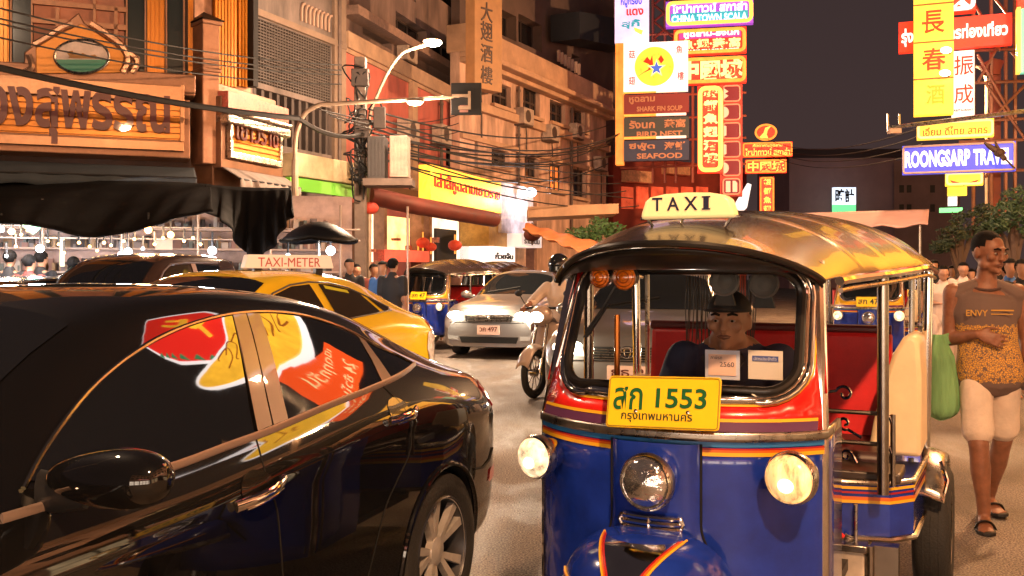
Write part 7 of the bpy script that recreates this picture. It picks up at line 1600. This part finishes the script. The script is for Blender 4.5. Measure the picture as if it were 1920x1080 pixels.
# ---- simple pedestrians: prototypes then copies
def ped(name_label, cloth, trous, skin_, hair=True, group=None, arms='down', voxel=.022, loc=(0, 0, 0), rz=0., h=1.66, stride=.12, headyaw=0., bald=False, cap=None):
    t = thing('person', name_label, 'person', (0, 0, 0), group); k = h / 1.70
    V_ = lambda x, y, z: Vector((x * k, y * k, z * k)); mb = MB()
    limb(mb, [V_(0, 0, .86), V_(0, 0, .95), V_(0, 0, 1.08), V_(0, -.01, 1.25), V_(0, 0, 1.36)], [(.14 * k, .10 * k), (.145 * k, .10 * k), (.125 * k, .09 * k), (.155 * k, .105 * k), (.12 * k, .08 * k)], 16)
    limb(mb, [V_(0, 0, 1.36), V_(0, -.02, 1.50)], [.05 * k, .046 * k]); q, M = head_parts(mb, V_(0, -.03, 1.565), headyaw, k=k, fine=voxel < .02)
    A = {'down': (((-.20, .01, 1.09), (-.21, -.05, .86)), ((.20, .01, 1.09), (.21, -.05, .86))), 'front': (((-.20, -.02, 1.10), (-.10, -.22, 1.10)), ((.20, -.02, 1.10), (.06, -.22, 1.06)))}[arms]
    for sg, (el, wr) in zip((-1, 1), A):
        a, b, c = V_(sg * .175, 0, 1.365), V_(*el), V_(*wr); limb(mb, [a, b], [.052 * k, .038 * k]); limb(mb, [b, c], [.038 * k, .027 * k]); hand(mb, c, (c - b), (-sg, 0, 0), (0, -1, 0), .5, k) if voxel < .02 else limb(mb, [c, c + (c - b).normalized() * .13 * k], [.03 * k, .022 * k])
    legs = [((-.09, 0, .88), (-.09, -stride * .7, .48), (-.09, -stride * .4, .08)), ((.09, 0, .88), (.09, -stride * .1, .48), (.09, stride, .09))]
    for a, b, c in legs:
        limb(mb, [V_(*a), V_(*b)], [.085 * k, .056 * k]); limb(mb, [V_(*b), V_(*b).lerp(V_(*c), .35), V_(*c)], [.055 * k, .055 * k, .036 * k]); limb(mb, [V_(*c) + V_(0, .03, -.03), V_(*c) + V_(0, -.17, -.055)], [.038 * k, .026 * k])
    fused(mb, 'body', skin_, t, voxel, 2)
    if hair:
        mb = MB(); mb.ell(V_(0, -.012, 1.592), (.082 * k, .100 * k, .090 * k), 16, 10, Matrix.Rotation(headyaw, 3, 'Z')); crop(mb, lambda v: v.z > (1.59 + .3 * max(0, -(v.y / k) - .06) - 1.3 * max(0, v.y / k + .045)) * k); mb.build('hair', hair_m if not cap else cap, t, smooth=60)
    mb = MB(); limb(mb, [V_(0, 0, .84), V_(0, 0, .95), V_(0, 0, 1.08), V_(0, -.01, 1.25), V_(0, 0, 1.37), V_(0, 0, 1.425)], [(.165 * k, .12 * k), (.165 * k, .12 * k), (.148 * k, .11 * k), (.172 * k, .122 * k), (.12 * k, .085 * k), (.068 * k, .062 * k)], 16)
    for sg, (el, wr) in zip((-1, 1), A): a, b = V_(sg * .172, 0, 1.36), V_(*el); limb(mb, [a, a.lerp(b, .75)], [.068 * k, .062 * k])
    fused(mb, 'shirt', cloth, t, voxel, 2)
    mb = MB(); limb(mb, [V_(0, 0, .86), V_(0, 0, .93)], [(.155 * k, .115 * k), (.15 * k, .11 * k)], 14)
    for a, b, c in legs: limb(mb, [V_(*a), V_(*b), V_(*b).lerp(V_(*c), .9)], [.10 * k, .078 * k, .066 * k])
    fused(mb, 'trousers', trous, t, voxel, 2)
    t.location = loc; t.rotation_euler = (0, 0, rz); return t
wht = mat('cloth_white', (.72, .58, .50), .85, bump=.2, bscale=20); cream = mat('cloth_cream', (.55, .40, .28), .85); navy = mat('cloth_navy', (.02, .022, .04), .8); maroon = mat('cloth_maroon', (.12, .025, .02), .8); greyc = mat('cloth_grey', (.16, .13, .12), .85); bluec = mat('cloth_blue', (.05, .14, .36), .8); blackc = mat('cloth_black', (.015, .014, .015), .8)
pw = ped('pedestrian in white shirt and white trousers just left of the walking man', wht, wht, skin_pale, arms='front', voxel=.016, loc=(P(1768, 512, 14)[0], 14, 0), rz=R(-14), h=1.58)
pw2 = ped('pedestrian in white shirt half hidden behind the walking man\'s shoulder', wht, cream, skin_pale, voxel=.018, loc=(P(1806, 512, 15.2)[0], 15.2, 0), rz=R(-20), h=1.64)
protos = [(pw2, 'white')] + [(ped('p', c, tr, sk, voxel=.026, loc=(0, 0, 0), h=hh, arms=ar, group='crowd'), nm) for c, tr, sk, hh, ar, nm in ((bluec, navy, skin, 1.66, 'front', 'blue'), (blackc, greyc, skin, 1.70, 'down', 'black'), (greyc, navy, skin_pale, 1.62, 'front', 'grey'), (maroon, blackc, skin, 1.64, 'down', 'maroon'))]
crowd = [(1752, 18, 2), (1786, 19.5, 3), (1798, 22, 1), (1822, 17.5, 3), (1836, 24, 4), (1862, 20, 2), (1893, 12.2, 1), (1888, 17, 0), (1905, 19, 3), (1915, 11.5, 2), (1876, 25, 4), (1812, 27, 2), (1770, 26, 0), (1900, 28, 1), (1748, 24, 4), (1845, 29, 3)]
used = set()
WH = ['in the gap beside the tuk-tuk rear post', 'between the two white-shirted walkers', 'behind the second white-shirted walker', 'at the walking man\'s left ear', 'deep in the crowd behind his neck', 'behind the walking man\'s head', 'at his shoulder by the right border', 'right of his face', 'farther off at the right border', 'cut by the right border', 'small, far behind his head', 'small and far, left of his head', 'tiny, by the far canopy', 'tiny, at the right border', 'small, beyond the tuk-tuk rear post', 'tiny, far behind the vest']
for i, (x, d, pi_) in enumerate(crowd):
    src, nm = protos[pi_]; o = src if (pi_ and pi_ not in used) else copy_tree(src); used.add(pi_)
    o.location = (P(x, 512, d)[0], d, 0); o.rotation_euler = (0, 0, R(rnd.uniform(-40, 20) + (180 if i % 5 == 2 else 0))); sc_ = rnd.uniform(.95, 1.03); o.scale = (sc_, sc_, sc_)
    o['label'] = 'person in %s shirt in the crowd, %s' % (nm, WH[i]); o['category'] = 'person'; o['group'] = 'crowd on the right'
left = [(18, 13.3, 2, 188, 'black-haired person seen from behind, nearest the left border'), (54, 13.2, 4, 175, 'person in maroon shirt seen from behind, middle of three at the market'), (76, 13.6, 2, 170, 'person in black shirt seen from behind, right of the maroon shirt'), (137, 13.5, 3, 185, 'person whose dark head rises over the pickup windscreen'),
        (655, 15.5, 2, 20, 'person in black walking behind the taxi sign, right of the umbrella'), (718, 15.2, 1, -20, 'person in blue behind the taxi roof slope'), (736, 14.6, 2, 160, 'dark person nearest the far yellow tuk-tuk'), (700, 17.5, 4, 40, 'person in maroon in front of the red counter'), (820, 21, 3, 0, 'person in grey in the lit doorway above the far tuk-tuk'), (668, 18, 0, 30, 'person in white by the power pole foot')]
for x, d, pi_, rz_, lb in left:
    o = copy_tree(protos[pi_][0]); o.location = (P(x, 512, d)[0], d, 0); o.rotation_euler = (0, 0, R(rz_)); o.scale = (1, 1, 1) if d > 14 else (1.05, 1.05, 1.05); o['label'] = lb; o['category'] = 'person'; o['group'] = 'people at the market'

# ---- tuk-tuk driver
drv = thing('person', 'tuk-tuk driver in dark cap and navy shirt behind the windscreen', 'person', (0, 0, 0))
mb = MB(); D = lambda x, y, z: Vector((x, y, z))
limb(mb, [D(.0, .06, .64), D(0, .05, .76), D(0, .03, .92), D(0, .02, 1.00)], [(.16, .12), (.155, .115), (.175, .12), (.13, .085)], 20); limb(mb, [D(0, .02, 1.0), D(0, -.005, 1.06)], [.062, .056])
q, M = head_parts(mb, D(0, -.02, 1.122), R(0), k=1.0)
for sg in (-1, 1):
    a, b, c = D(sg * .185, .02, .975), D(sg * .245, -.08, .75), D(sg * .19, -.30, .86); limb(mb, [a, b], [.056, .044]); limb(mb, [b, c], [.044, .030]); hand(mb, c, (-sg * .1, -.8, -.1), (0, -.3, -1), (-sg, 0, 0), 1.2)
    limb(mb, [D(sg * .10, .03, .66), D(sg * .15, -.30, .66)], [.09, .065]); limb(mb, [D(sg * .15, -.30, .66), D(sg * .15, -.34, .38)], [.06, .042])
fused(mb, 'body', skin, drv, .009, 3); face(drv, q, M)
mb = MB(); limb(mb, [D(.0, .06, .62), D(0, .05, .76), D(0, .03, .91), D(0, .02, .99)], [(.19, .14), (.185, .135), (.20, .138), (.14, .09)], 20)
for sg in (-1, 1): a, b = D(sg * .18, .02, .97), D(sg * .245, -.08, .75); limb(mb, [a, a.lerp(b, .75)], [.078, .068])
sh_ = fused(mb, 'shirt', mat('driver_navy', (.035, .045, .10), .75), drv, .011, 3)
mb = MB()
for sg in (-1, 1): mb.prism([(0, 0), (sg * .06, .05), (sg * .085, .02), (sg * .03, -.06)], (0, -.125, .97), (1, 0, 0), (0, .35, 1), (0, -.012, 0))
mb.build('collar', mat('driver_collar', (.028, .032, .05), .75), sh_)
mb = MB(); mb.ell(D(0, -.01, 1.162), (.084, .106, .085), 20, 12); crop(mb, lambda v: v.z > 1.160); cp_ = mb.build('cap', mat('cap_black', (.012, .012, .014), .7), drv, smooth=60)
mb = MB(); mb.prism([(.085 * math.sin(R(a)), -.075 * math.cos(R(a)) - .02) for a in range(-80, 81, 16)] + [(.05 * math.sin(R(a)), -.03) for a in (70, -70)], (0, -.04, 1.160), (1, 0, 0), (0, 1, -.12), (0, 0, .006)); mb.build('cap_peak', MATS['cap_black'], cp_)
for ax_ in (0,): pass
dl = TU * .075 + TV * .70 + TO; drv.location = (dl.x, dl.y, .14); drv.rotation_euler = (0, 0, TT + R(2))
# ---------------------------------------------------------------- oncoming silver cars
def front_x(car, y, z):
    lo, hi = 2.2, car.xs[-1]
    ins = lambda x: abs(y) <= car.side(x, z) and z <= car.top(x, y)
    if not ins(lo): return lo
    for _ in range(26):
        m = (lo + hi) / 2; lo, hi = (m, hi) if ins(m) else (lo, m)
    return lo
def fpanel(car, mb, loop, off=.006, step=.07):
    L_ = []
    for i, p in enumerate(loop):
        q = loop[(i + 1) % len(loop)]; n = max(1, int(math.hypot(q[0] - p[0], q[1] - p[1]) / step)); L_ += [(p[0] + (q[0] - p[0]) * k / n, p[1] + (q[1] - p[1]) * k / n) for k in range(n)]
    y0, y1, z0, z1 = min(p[0] for p in L_), max(p[0] for p in L_), min(p[1] for p in L_), max(p[1] for p in L_); inner = []
    ny, nz = max(1, int((y1 - y0) / step)), max(1, int((z1 - z0) / step))
    for i in range(1, ny):
        for j in range(1, nz): inner.append((y0 + (y1 - y0) * i / ny, z0 + (z1 - z0) * j / nz))
    vs, fs = cdt(L_, (), inner); return mb.add([Vector((front_x(car, y, z) + off, y, z)) for y, z in vs], fs)
OLD = dict(SEDAN)
OLD['top'] = [(x, z + .02) for x, z in SEDAN['top'][:-4]] + [(2.8, .955), (3.2, .90), (3.42, .84), (3.56, .72)]
OLD['railz'] = SEDAN['railz'][:-3] + [(3.0, .885), (3.3, .83), (3.56, .66)]
OLD['beltz'] = SEDAN['beltz'][:-3] + [(3.0, .86), (3.3, .80), (3.56, .60)]
OLD['W'] = SEDAN['W'][:-3] + [(3.25, .85), (3.45, .80), (3.56, .70)]
OLD['zbot'] = [(-.86, .30), (-.6, .22), (2.8, .18), (3.3, .17), (3.56, .20)]
OLD['beltw'] = SEDAN['beltw'][:-3] + [(3.1, .77), (3.4, .72), (3.56, .62)]; OLD['railw'] = SEDAN['railw'][:-2] + [(3.1, .70), (3.4, .64), (3.56, .55)]
silver = mat('silver_paint', (.36, .34, .33), .28, .75, coat=.8)
plate_w = mat('plate_white', (.78, .55, .46), .5)
def silver_car(label, loc, head, plate, emblem, sc=1.):
    c = Car(OLD, SED_X, 0, 0, head); t = thing('sedan_car', label, 'car'); c.body(t, silver)
    for x in (0., 2.7):
        for sg in (1, -1): wheel(t, x, sg, y=.88)
    mb = MB(); c.tpanel(mb, [(1.60, .54), (1.75, .58), (1.95, .63), (2.13, .69), (2.30, .62), (2.38, .3), (2.39, 0), (2.38, -.3), (2.30, -.62), (2.13, -.69), (1.95, -.63), (1.75, -.58), (1.60, -.54), (1.575, -.3), (1.565, 0), (1.575, .3)]); ws = mb.build('windscreen', dark_glass, t)
    for sg in (1, -1):
        mb = MB(); c.panel(mb, [(1.98, .97), (1.8, 1.11), (1.6, 1.21), (1.35, 1.27), (1.1, 1.285), (1.06, .99)], .006, sg); mb.build('front_window', dark_glass, t)
        mb = MB(); c.panel(mb, [(1.0, 1.285), (.6, 1.25), (.3, 1.16), (.2, 1.06), (.98, 1.0)], .006, sg); mb.build('rear_door_window', dark_glass, t)
        mb = MB(); fpanel(c, mb, [(sg * .40, .62), (sg * .42, .70), (sg * .60, .755), (sg * .76, .76), (sg * .78, .70), (sg * .66, .64)][::sg], .008, .05); hl = mb.build('headlamp', lamp_clear, t)
        mb = MB(); cx_ = front_x(c, sg * .58, .70); mb.ell((cx_ + .02, sg * .57, .70), (.06, .15, .068), 14, 10); mb.build('lit_bulb', lamp_on, hl)
        mb = MB(); fpanel(c, mb, [(sg * .52, .30), (sg * .52, .37), (sg * .70, .38), (sg * .68, .31)][::sg], .008, .05); mb.build('fog_lamp', lamp_clear, t)
        mb = MB(); mb.ell((1.93, sg * .96, 1.0), (.06, .11, .07), 12, 8); mb.tube([(1.93, sg * .80, .96), (1.93, sg * .92, .98)], .03, 6); mb.build('door_mirror', silver, t)
    mb = MB(); fpanel(c, mb, [(-.38, .60), (-.40, .68), (-.34, .715), (.34, .715), (.40, .68), (.38, .60)], .008, .05); gr = mb.build('grille', black_gap, t)
    mb = MB()
    for z in (.618, .642, .668, .692): mb.tube([Vector((front_x(c, y, z) + .014, y, z)) for y in [-.36 + .08 * k for k in range(10)]], .005, 5)
    mb.build('grille_bars', chrome_dull, gr)
    mb = MB(); x = front_x(c, 0, .67) + .03
    if emblem: mb.tube([(x, .075 * math.cos(a), .67 + .05 * math.sin(a)) for a in [k * math.pi / 10 for k in range(20)]], .008, 6, closed=True); mb.tube([(x, .03 * math.cos(a), .67 + .048 * math.sin(a)) for a in [k * math.pi / 8 for k in range(16)]], .006, 6, closed=True); mb.tube([(x, .06 * math.cos(a), .69 + .02 * math.sin(a)) for a in [k * math.pi / 8 for k in range(16)]], .006, 6, closed=True)
    else:
        for k in range(5): a = R(90 + 72 * k); mb.tube([(x, 0, .67), (x, .055 * math.cos(a), .67 + .05 * math.sin(a))], [.012, .006], 6)
    mb.build('emblem', chrome, gr)
    mb = MB(); fpanel(c, mb, [(-.46, .26), (-.50, .36), (.50, .36), (.46, .26)], .008, .06); mb.build('lower_intake', black_gap, t)
    mb = MB(); mb.tube([Vector((front_x(c, y, .585) + .004, y, .585)) for y in [-.66 + .12 * k for k in range(12)]], .006, 5); mb.build('bumper_line', black_gap, t)
    x = front_x(c, 0, .46) + .02
    mb = MB(); mb.prism(rrect(-.19, -.075, .19, .075, .01, 2), (x, 0, .47), (0, 1, 0), (0, 0, 1), (.006, 0, 0)); pl = mb.build('number_plate', plate_w, t)
    mb = MB(); mb.text(plate, (x + .007, -.15, .445), (0, 1, 0), (0, 0, 1), .30, .08, (.002, 0, 0), .012); mb.build('plate_number', mat('plate_brown', (.12, .03, .02), .5), pl)
    mb = MB(); mb.tube([Vector((2.30, -.45, c.top(2.30, .45) + .02)), Vector((2.12, .1, c.top(2.12, .1) + .02))], .008, 5); mb.build('wiper', black_plastic, ws)
    for sg in (1, -1): lampobj('beam_light', t, Vector((3.66, sg * .57, .70)), 25, (1., .85, .62), .05)
    f = Vector((math.cos(head), math.sin(head))); t.location = (loc[0] - f.x * 3.5, loc[1] - f.y * 3.5, 0); t.rotation_euler = (0, 0, head); t.scale = (sc, sc, sc); return t
silver_car('silver sedan with lit headlights and plate 497, beyond the gap between black sedan and tuk-tuk', (-.32, 16.8), R(-90 - 17), 'วค 497', False, 1.05)
silver_car('silver sedan seen through the tuk-tuk windscreen', (1.16, 9.6), R(-90 - 16), 'ธธ 9', True, 1.04)

# ---------------------------------------------------------------- dark pickup and the dark car beside it
PICK = {k: list(v) for k, v in SEDAN.items()}
PICK['top'] = [(-1.3, 1.0), (-1.2, 1.02), (.18, 1.03), (.26, 1.55), (.35, 1.66), (.8, 1.70), (1.3, 1.69), (1.62, 1.62), (2.2, 1.22), (2.4, 1.14), (3.1, 1.08), (3.4, .98), (3.56, .85)]
PICK['railz'] = [(-1.3, .98), (.18, 1.0), (.26, 1.45), (.35, 1.60), (.8, 1.635), (1.3, 1.62), (1.58, 1.55), (2.15, 1.14), (2.5, 1.07), (3.3, .98), (3.56, .8)]
PICK['beltz'] = [(-1.3, .95), (.18, .97), (.35, 1.08), (1.5, 1.06), (2.1, 1.05), (2.6, 1.0), (3.3, .9), (3.56, .75)]
PICK['W'] = [(-1.3, .86), (-1.2, .89), (2.9, .90), (3.3, .86), (3.56, .72)]; PICK['beltw'] = [(-1.3, .82), (2.0, .84), (3.1, .78), (3.56, .62)]; PICK['railw'] = [(-1.3, .78), (.2, .76), (.4, .67), (1.5, .66), (2.1, .74), (3.56, .55)]; PICK['zbot'] = [(-1.3, .45), (3.56, .38)]
pc_ = Car(PICK, [-1.3, -1.28, -1.2] + [-1.1 + .1 * k for k in range(12)] + [.1, .15, .18, .2, .22, .24, .26, .28, .31, .35, .4] + [.5 + .08 * k for k in range(37)] + [3.45, 3.5, 3.54, 3.56], 0, 0, R(-90 - 20))
pick = thing('pickup_truck', 'dark brown double-cab pickup with tinted glass behind the black sedan, before the market', 'pickup')
pc_.body(pick, mat('pickup_brown', (.055, .030, .022), .22, .3, coat=1.), wheels=((0, .36, .41), (2.75, .36, .41)))
for x in (0., 2.75):
    for sg in (1, -1): wheel(pick, x, sg, .37, .90, spokes=6, style='one')
mb = MB(); pc_.tpanel(mb, [(1.66, .58), (1.9, .63), (2.12, .70), (2.22, .62), (2.27, 0), (2.22, -.62), (2.12, -.70), (1.9, -.63), (1.66, -.58), (1.63, 0)]); mb.build('windscreen', tint, pick)
for sg in (1, -1):
    mb = MB(); pc_.panel(mb, [(2.0, 1.09), (1.62, 1.45), (1.48, 1.53), (1.2, 1.55), (1.14, 1.11)], .006, sg); mb.build('front_window', see, pick)
    mb = MB(); pc_.panel(mb, [(1.04, 1.56), (.60, 1.55), (.50, 1.12), (1.04, 1.11)], .006, sg); mb.build('rear_door_window', tint, pick)
    mb = MB(); pc_.strip(mb, [(2.02, 1.10), (1.63, 1.475), (1.48, 1.555), (1.2, 1.575), (.6, 1.575)], .012, .006, sg); mb.build('rain_visor', pillar_mat, pick)
    mb = MB(); pc_.panel(mb, [(1.05, 1.57), (1.13, 1.57), (1.13, 1.09), (1.05, 1.09)], .009, sg); mb.build('door_pillar', mat('pickup_pillar', (.28, .16, .11), .35, .3, coat=.5), pick)
    mb = MB(); fpanel(pc_, mb, [(sg * .45, .74), (sg * .45, .84), (sg * .72, .88), (sg * .72, .78)][::sg], .008, .06); mb.build('headlamp', lamp_clear, pick)
mb = MB(); fpanel(pc_, mb, [(-.40, .66), (-.40, .85), (.40, .85), (.40, .66)], .008, .06); mb.build('grille', black_gap, pick)
f_, n_ = pc_.f, pc_.n; ro = Vector(P(432, 512, 12.6)[:2]) - f_ * .5 - n_ * .80; pick.location = (ro.x, ro.y, 0); pick.rotation_euler = (0, 0, pc_.head)
dk_ = copy_tree(sed); dk_.location = (-5.55, 13.0, 0); dk_.rotation_euler = (0, 0, R(-90 - 20)); dk_['label'] = 'black sedan parked at the market stall beside the dark pickup, far left'

# ---------------------------------------------------------------- more tuk-tuks
yband = mat('tuk_yellow', (.62, .33, .012), .25, coat=.8)
far_specs = [((P(786, 512, 18.6)[0], 18.6), R(-24), 'far blue tuk-tuk with yellow band, between taxi and silver sedan'), ((P(888, 512, 22.5)[0], 22.5), R(-20), 'far tuk-tuk mostly hidden behind the silver sedan'), ((P(1628, 512, 14.6)[0], 14.6), R(-21), 'blue tuk-tuk with yellow band and lit lamps, seen through the near tuk-tuk cabin'), ((P(1715, 512, 21)[0], 21), R(-18), 'tuk-tuk waiting last in line behind the near tuk-tuk rear post')]
ft = make_tuk('far', False, blue, yband, True, 'สก 47')
for i, (l_, rz_, lb) in enumerate(far_specs):
    o = ft if i == 0 else copy_tree(ft); o.location = (l_[0], l_[1], 0); o.rotation_euler = (0, 0, rz_); o['label'] = lb
# ---------------------------------------------------------------- motorbike and rider
bk = thing('motorbike', 'pale motorbike with a lit headlamp ridden between the two silver cars', 'motorbike', (0, 0, 0))
beige = mat('bike_beige', (.42, .31, .25), .3, .1, coat=.7)
def bwheel(y, r):
    mb = MB(); mb.tube([(0, y + (r - .04) * math.cos(a), r + (r - .04) * math.sin(a)) for a in [2 * math.pi * k / 32 for k in range(32)]], .042, 10, closed=True); o = mb.build('wheel', rubber, bk)
    mb = MB(); mb.tube([(0, y + (r - .085) * math.cos(a), r + (r - .085) * math.sin(a)) for a in [2 * math.pi * k / 28 for k in range(28)]], .014, 6, closed=True)
    for k in range(10): a = 2 * math.pi * k / 10; mb.tube([(0, y, r), (0, y + (r - .085) * math.cos(a), r + (r - .085) * math.sin(a))], .006, 5)
    mb.lathe([(.04, -.04), (.04, .04)], (0, y, r), (1, 0, 0), 12, caps=True); mb.build('rim', steel, o)
bwheel(-.62, .29); bwheel(.60, .29)
mb = MB()
for sg in (1, -1): mb.tube([(sg * .07, -.62, .29), (sg * .075, -.50, .62), (sg * .07, -.42, .85)], .02, 8)
mb.build('fork', steel, bk)
mb = MB(); mb.grid(lambda u, v: Vector(((u - .5) * .16, -.62 - .33 * math.cos(R(20 + 130 * v)) * .98, .29 + .335 * math.sin(R(20 + 130 * v)) - .05 * (2 * u - 1) ** 2)), 8, 14); mb.build('mudguard', beige, bk, solid=.006)
mb = MB(); mb.grid(lambda u, v: Vector(((2 * u - 1) * (.10 + .16 * math.sin(math.pi * (.15 + .75 * v))), -.40 + .16 * abs(2 * u - 1) ** 2 + .10 * (1 - v), .35 + .52 * v)), 16, 12); mb.build('leg_shield', beige, bk, solid=.01)
mb = MB(); mb.ell((0, -.44, .95), (.14, .15, .12), 18, 12); cw = mb.build('cowl', beige, bk)
mb = MB(); mb.ell((0, -.555, .94), (.085, .05, .065), 16, 10); mb.build('headlamp', glow('bike_lamp', (1., .85, .6), 22.), cw)
mb = MB(); mb.tube([(-.34, -.30, 1.02), (-.16, -.40, 1.04), (.16, -.40, 1.04), (.34, -.30, 1.02)], .016, 8)
for sg in (1, -1): mb.tube([(sg * .22, -.38, 1.04), (sg * .30, -.40, 1.18)], .006, 6); mb.ell((sg * .32, -.40, 1.21), (.055, .02, .04), 12, 8)
mb.build('handlebar', black_plastic, bk)
mb = MB(); mb.ell((0, .25, .62), (.13, .55, .16), 16, 10); mb.ell((0, .0, .42), (.14, .25, .15), 14, 8); mb.build('body_shell', beige, bk)
mb = MB(); mb.ell((0, .22, .77), (.13, .42, .06), 16, 8); mb.build('seat', black_plastic, bk)
rd = thing('person', 'motorbike rider in dark helmet and pale beige shirt', 'person', (0, 0, 0)); mb = MB()
limb(mb, [D(0, .20, .84), D(0, .17, .98), D(0, .13, 1.18), D(0, .11, 1.32)], [(.155, .12), (.145, .11), (.165, .115), (.12, .08)], 18); limb(mb, [D(0, .11, 1.32), D(0, .07, 1.43)], [.06, .055]); q, M = head_parts(mb, D(0, .04, 1.51), 0)
for sg in (-1, 1):
    a, b, c = D(sg * .19, .10, 1.28), D(sg * .31, -.05, 1.10), D(sg * .29, -.29, 1.04); limb(mb, [a, b], [.054, .042]); limb(mb, [b, c], [.042, .03]); hand(mb, c, (-sg * .2, -.8, -.1), (0, -.2, -1), (-sg, 0, 0), 1.2)
    limb(mb, [D(sg * .10, .18, .84), D(sg * .19, -.20, .80)], [.09, .065]); limb(mb, [D(sg * .19, -.20, .80), D(sg * .17, -.10, .38)], [.06, .042]); limb(mb, [D(sg * .17, -.06, .32), D(sg * .17, -.24, .30)], [.04, .028])
fused(mb, 'body', skin_dark, rd, .013, 3); face(rd, q, M)
mb = MB(); limb(mb, [D(0, .20, .82), D(0, .17, .98), D(0, .13, 1.18), D(0, .11, 1.31)], [(.19, .145), (.18, .135), (.195, .14), (.13, .09)], 18)
for sg in (-1, 1): a, b, c = D(sg * .185, .10, 1.27), D(sg * .31, -.05, 1.10), D(sg * .29, -.29, 1.04); limb(mb, [a, b, b.lerp(c, .2)], [.078, .064, .058])
fused(mb, 'shirt', mat('rider_shirt', (.66, .52, .42), .85, bump=.3, bscale=18), rd, .014, 3)
mb = MB()
for sg in (-1, 1): limb(mb, [D(sg * .09, .19, .84), D(sg * .19, -.20, .80), D(sg * .17, -.11, .42)], [.105, .078, .065])
limb(mb, [D(0, .20, .80), D(0, .20, .88)], [(.17, .13), (.16, .12)]); fused(mb, 'trousers', greyc, rd, .015, 2)
mb = MB(); mb.ell(D(0, .05, 1.56), (.125, .14, .125), 20, 14); crop(mb, lambda v: v.z > 1.50 or v.y > .08); hm = mb.build('helmet', mat('helmet_dark', (.015, .015, .018), .12, coat=1.), rd, smooth=60, solid=.008)
mb = MB(); mb.grid(lambda u, v: Vector((.115 * math.sin(R(-75 + 150 * u)), .05 - .145 * math.cos(R(-75 + 150 * u)) , 1.46 + .09 * v)), 16, 4); mb.build('visor', dark_glass, hm, solid=.004)
for o in (bk, rd): o.location = (.55, 12.0, 0); o.rotation_euler = (0, 0, R(-28))
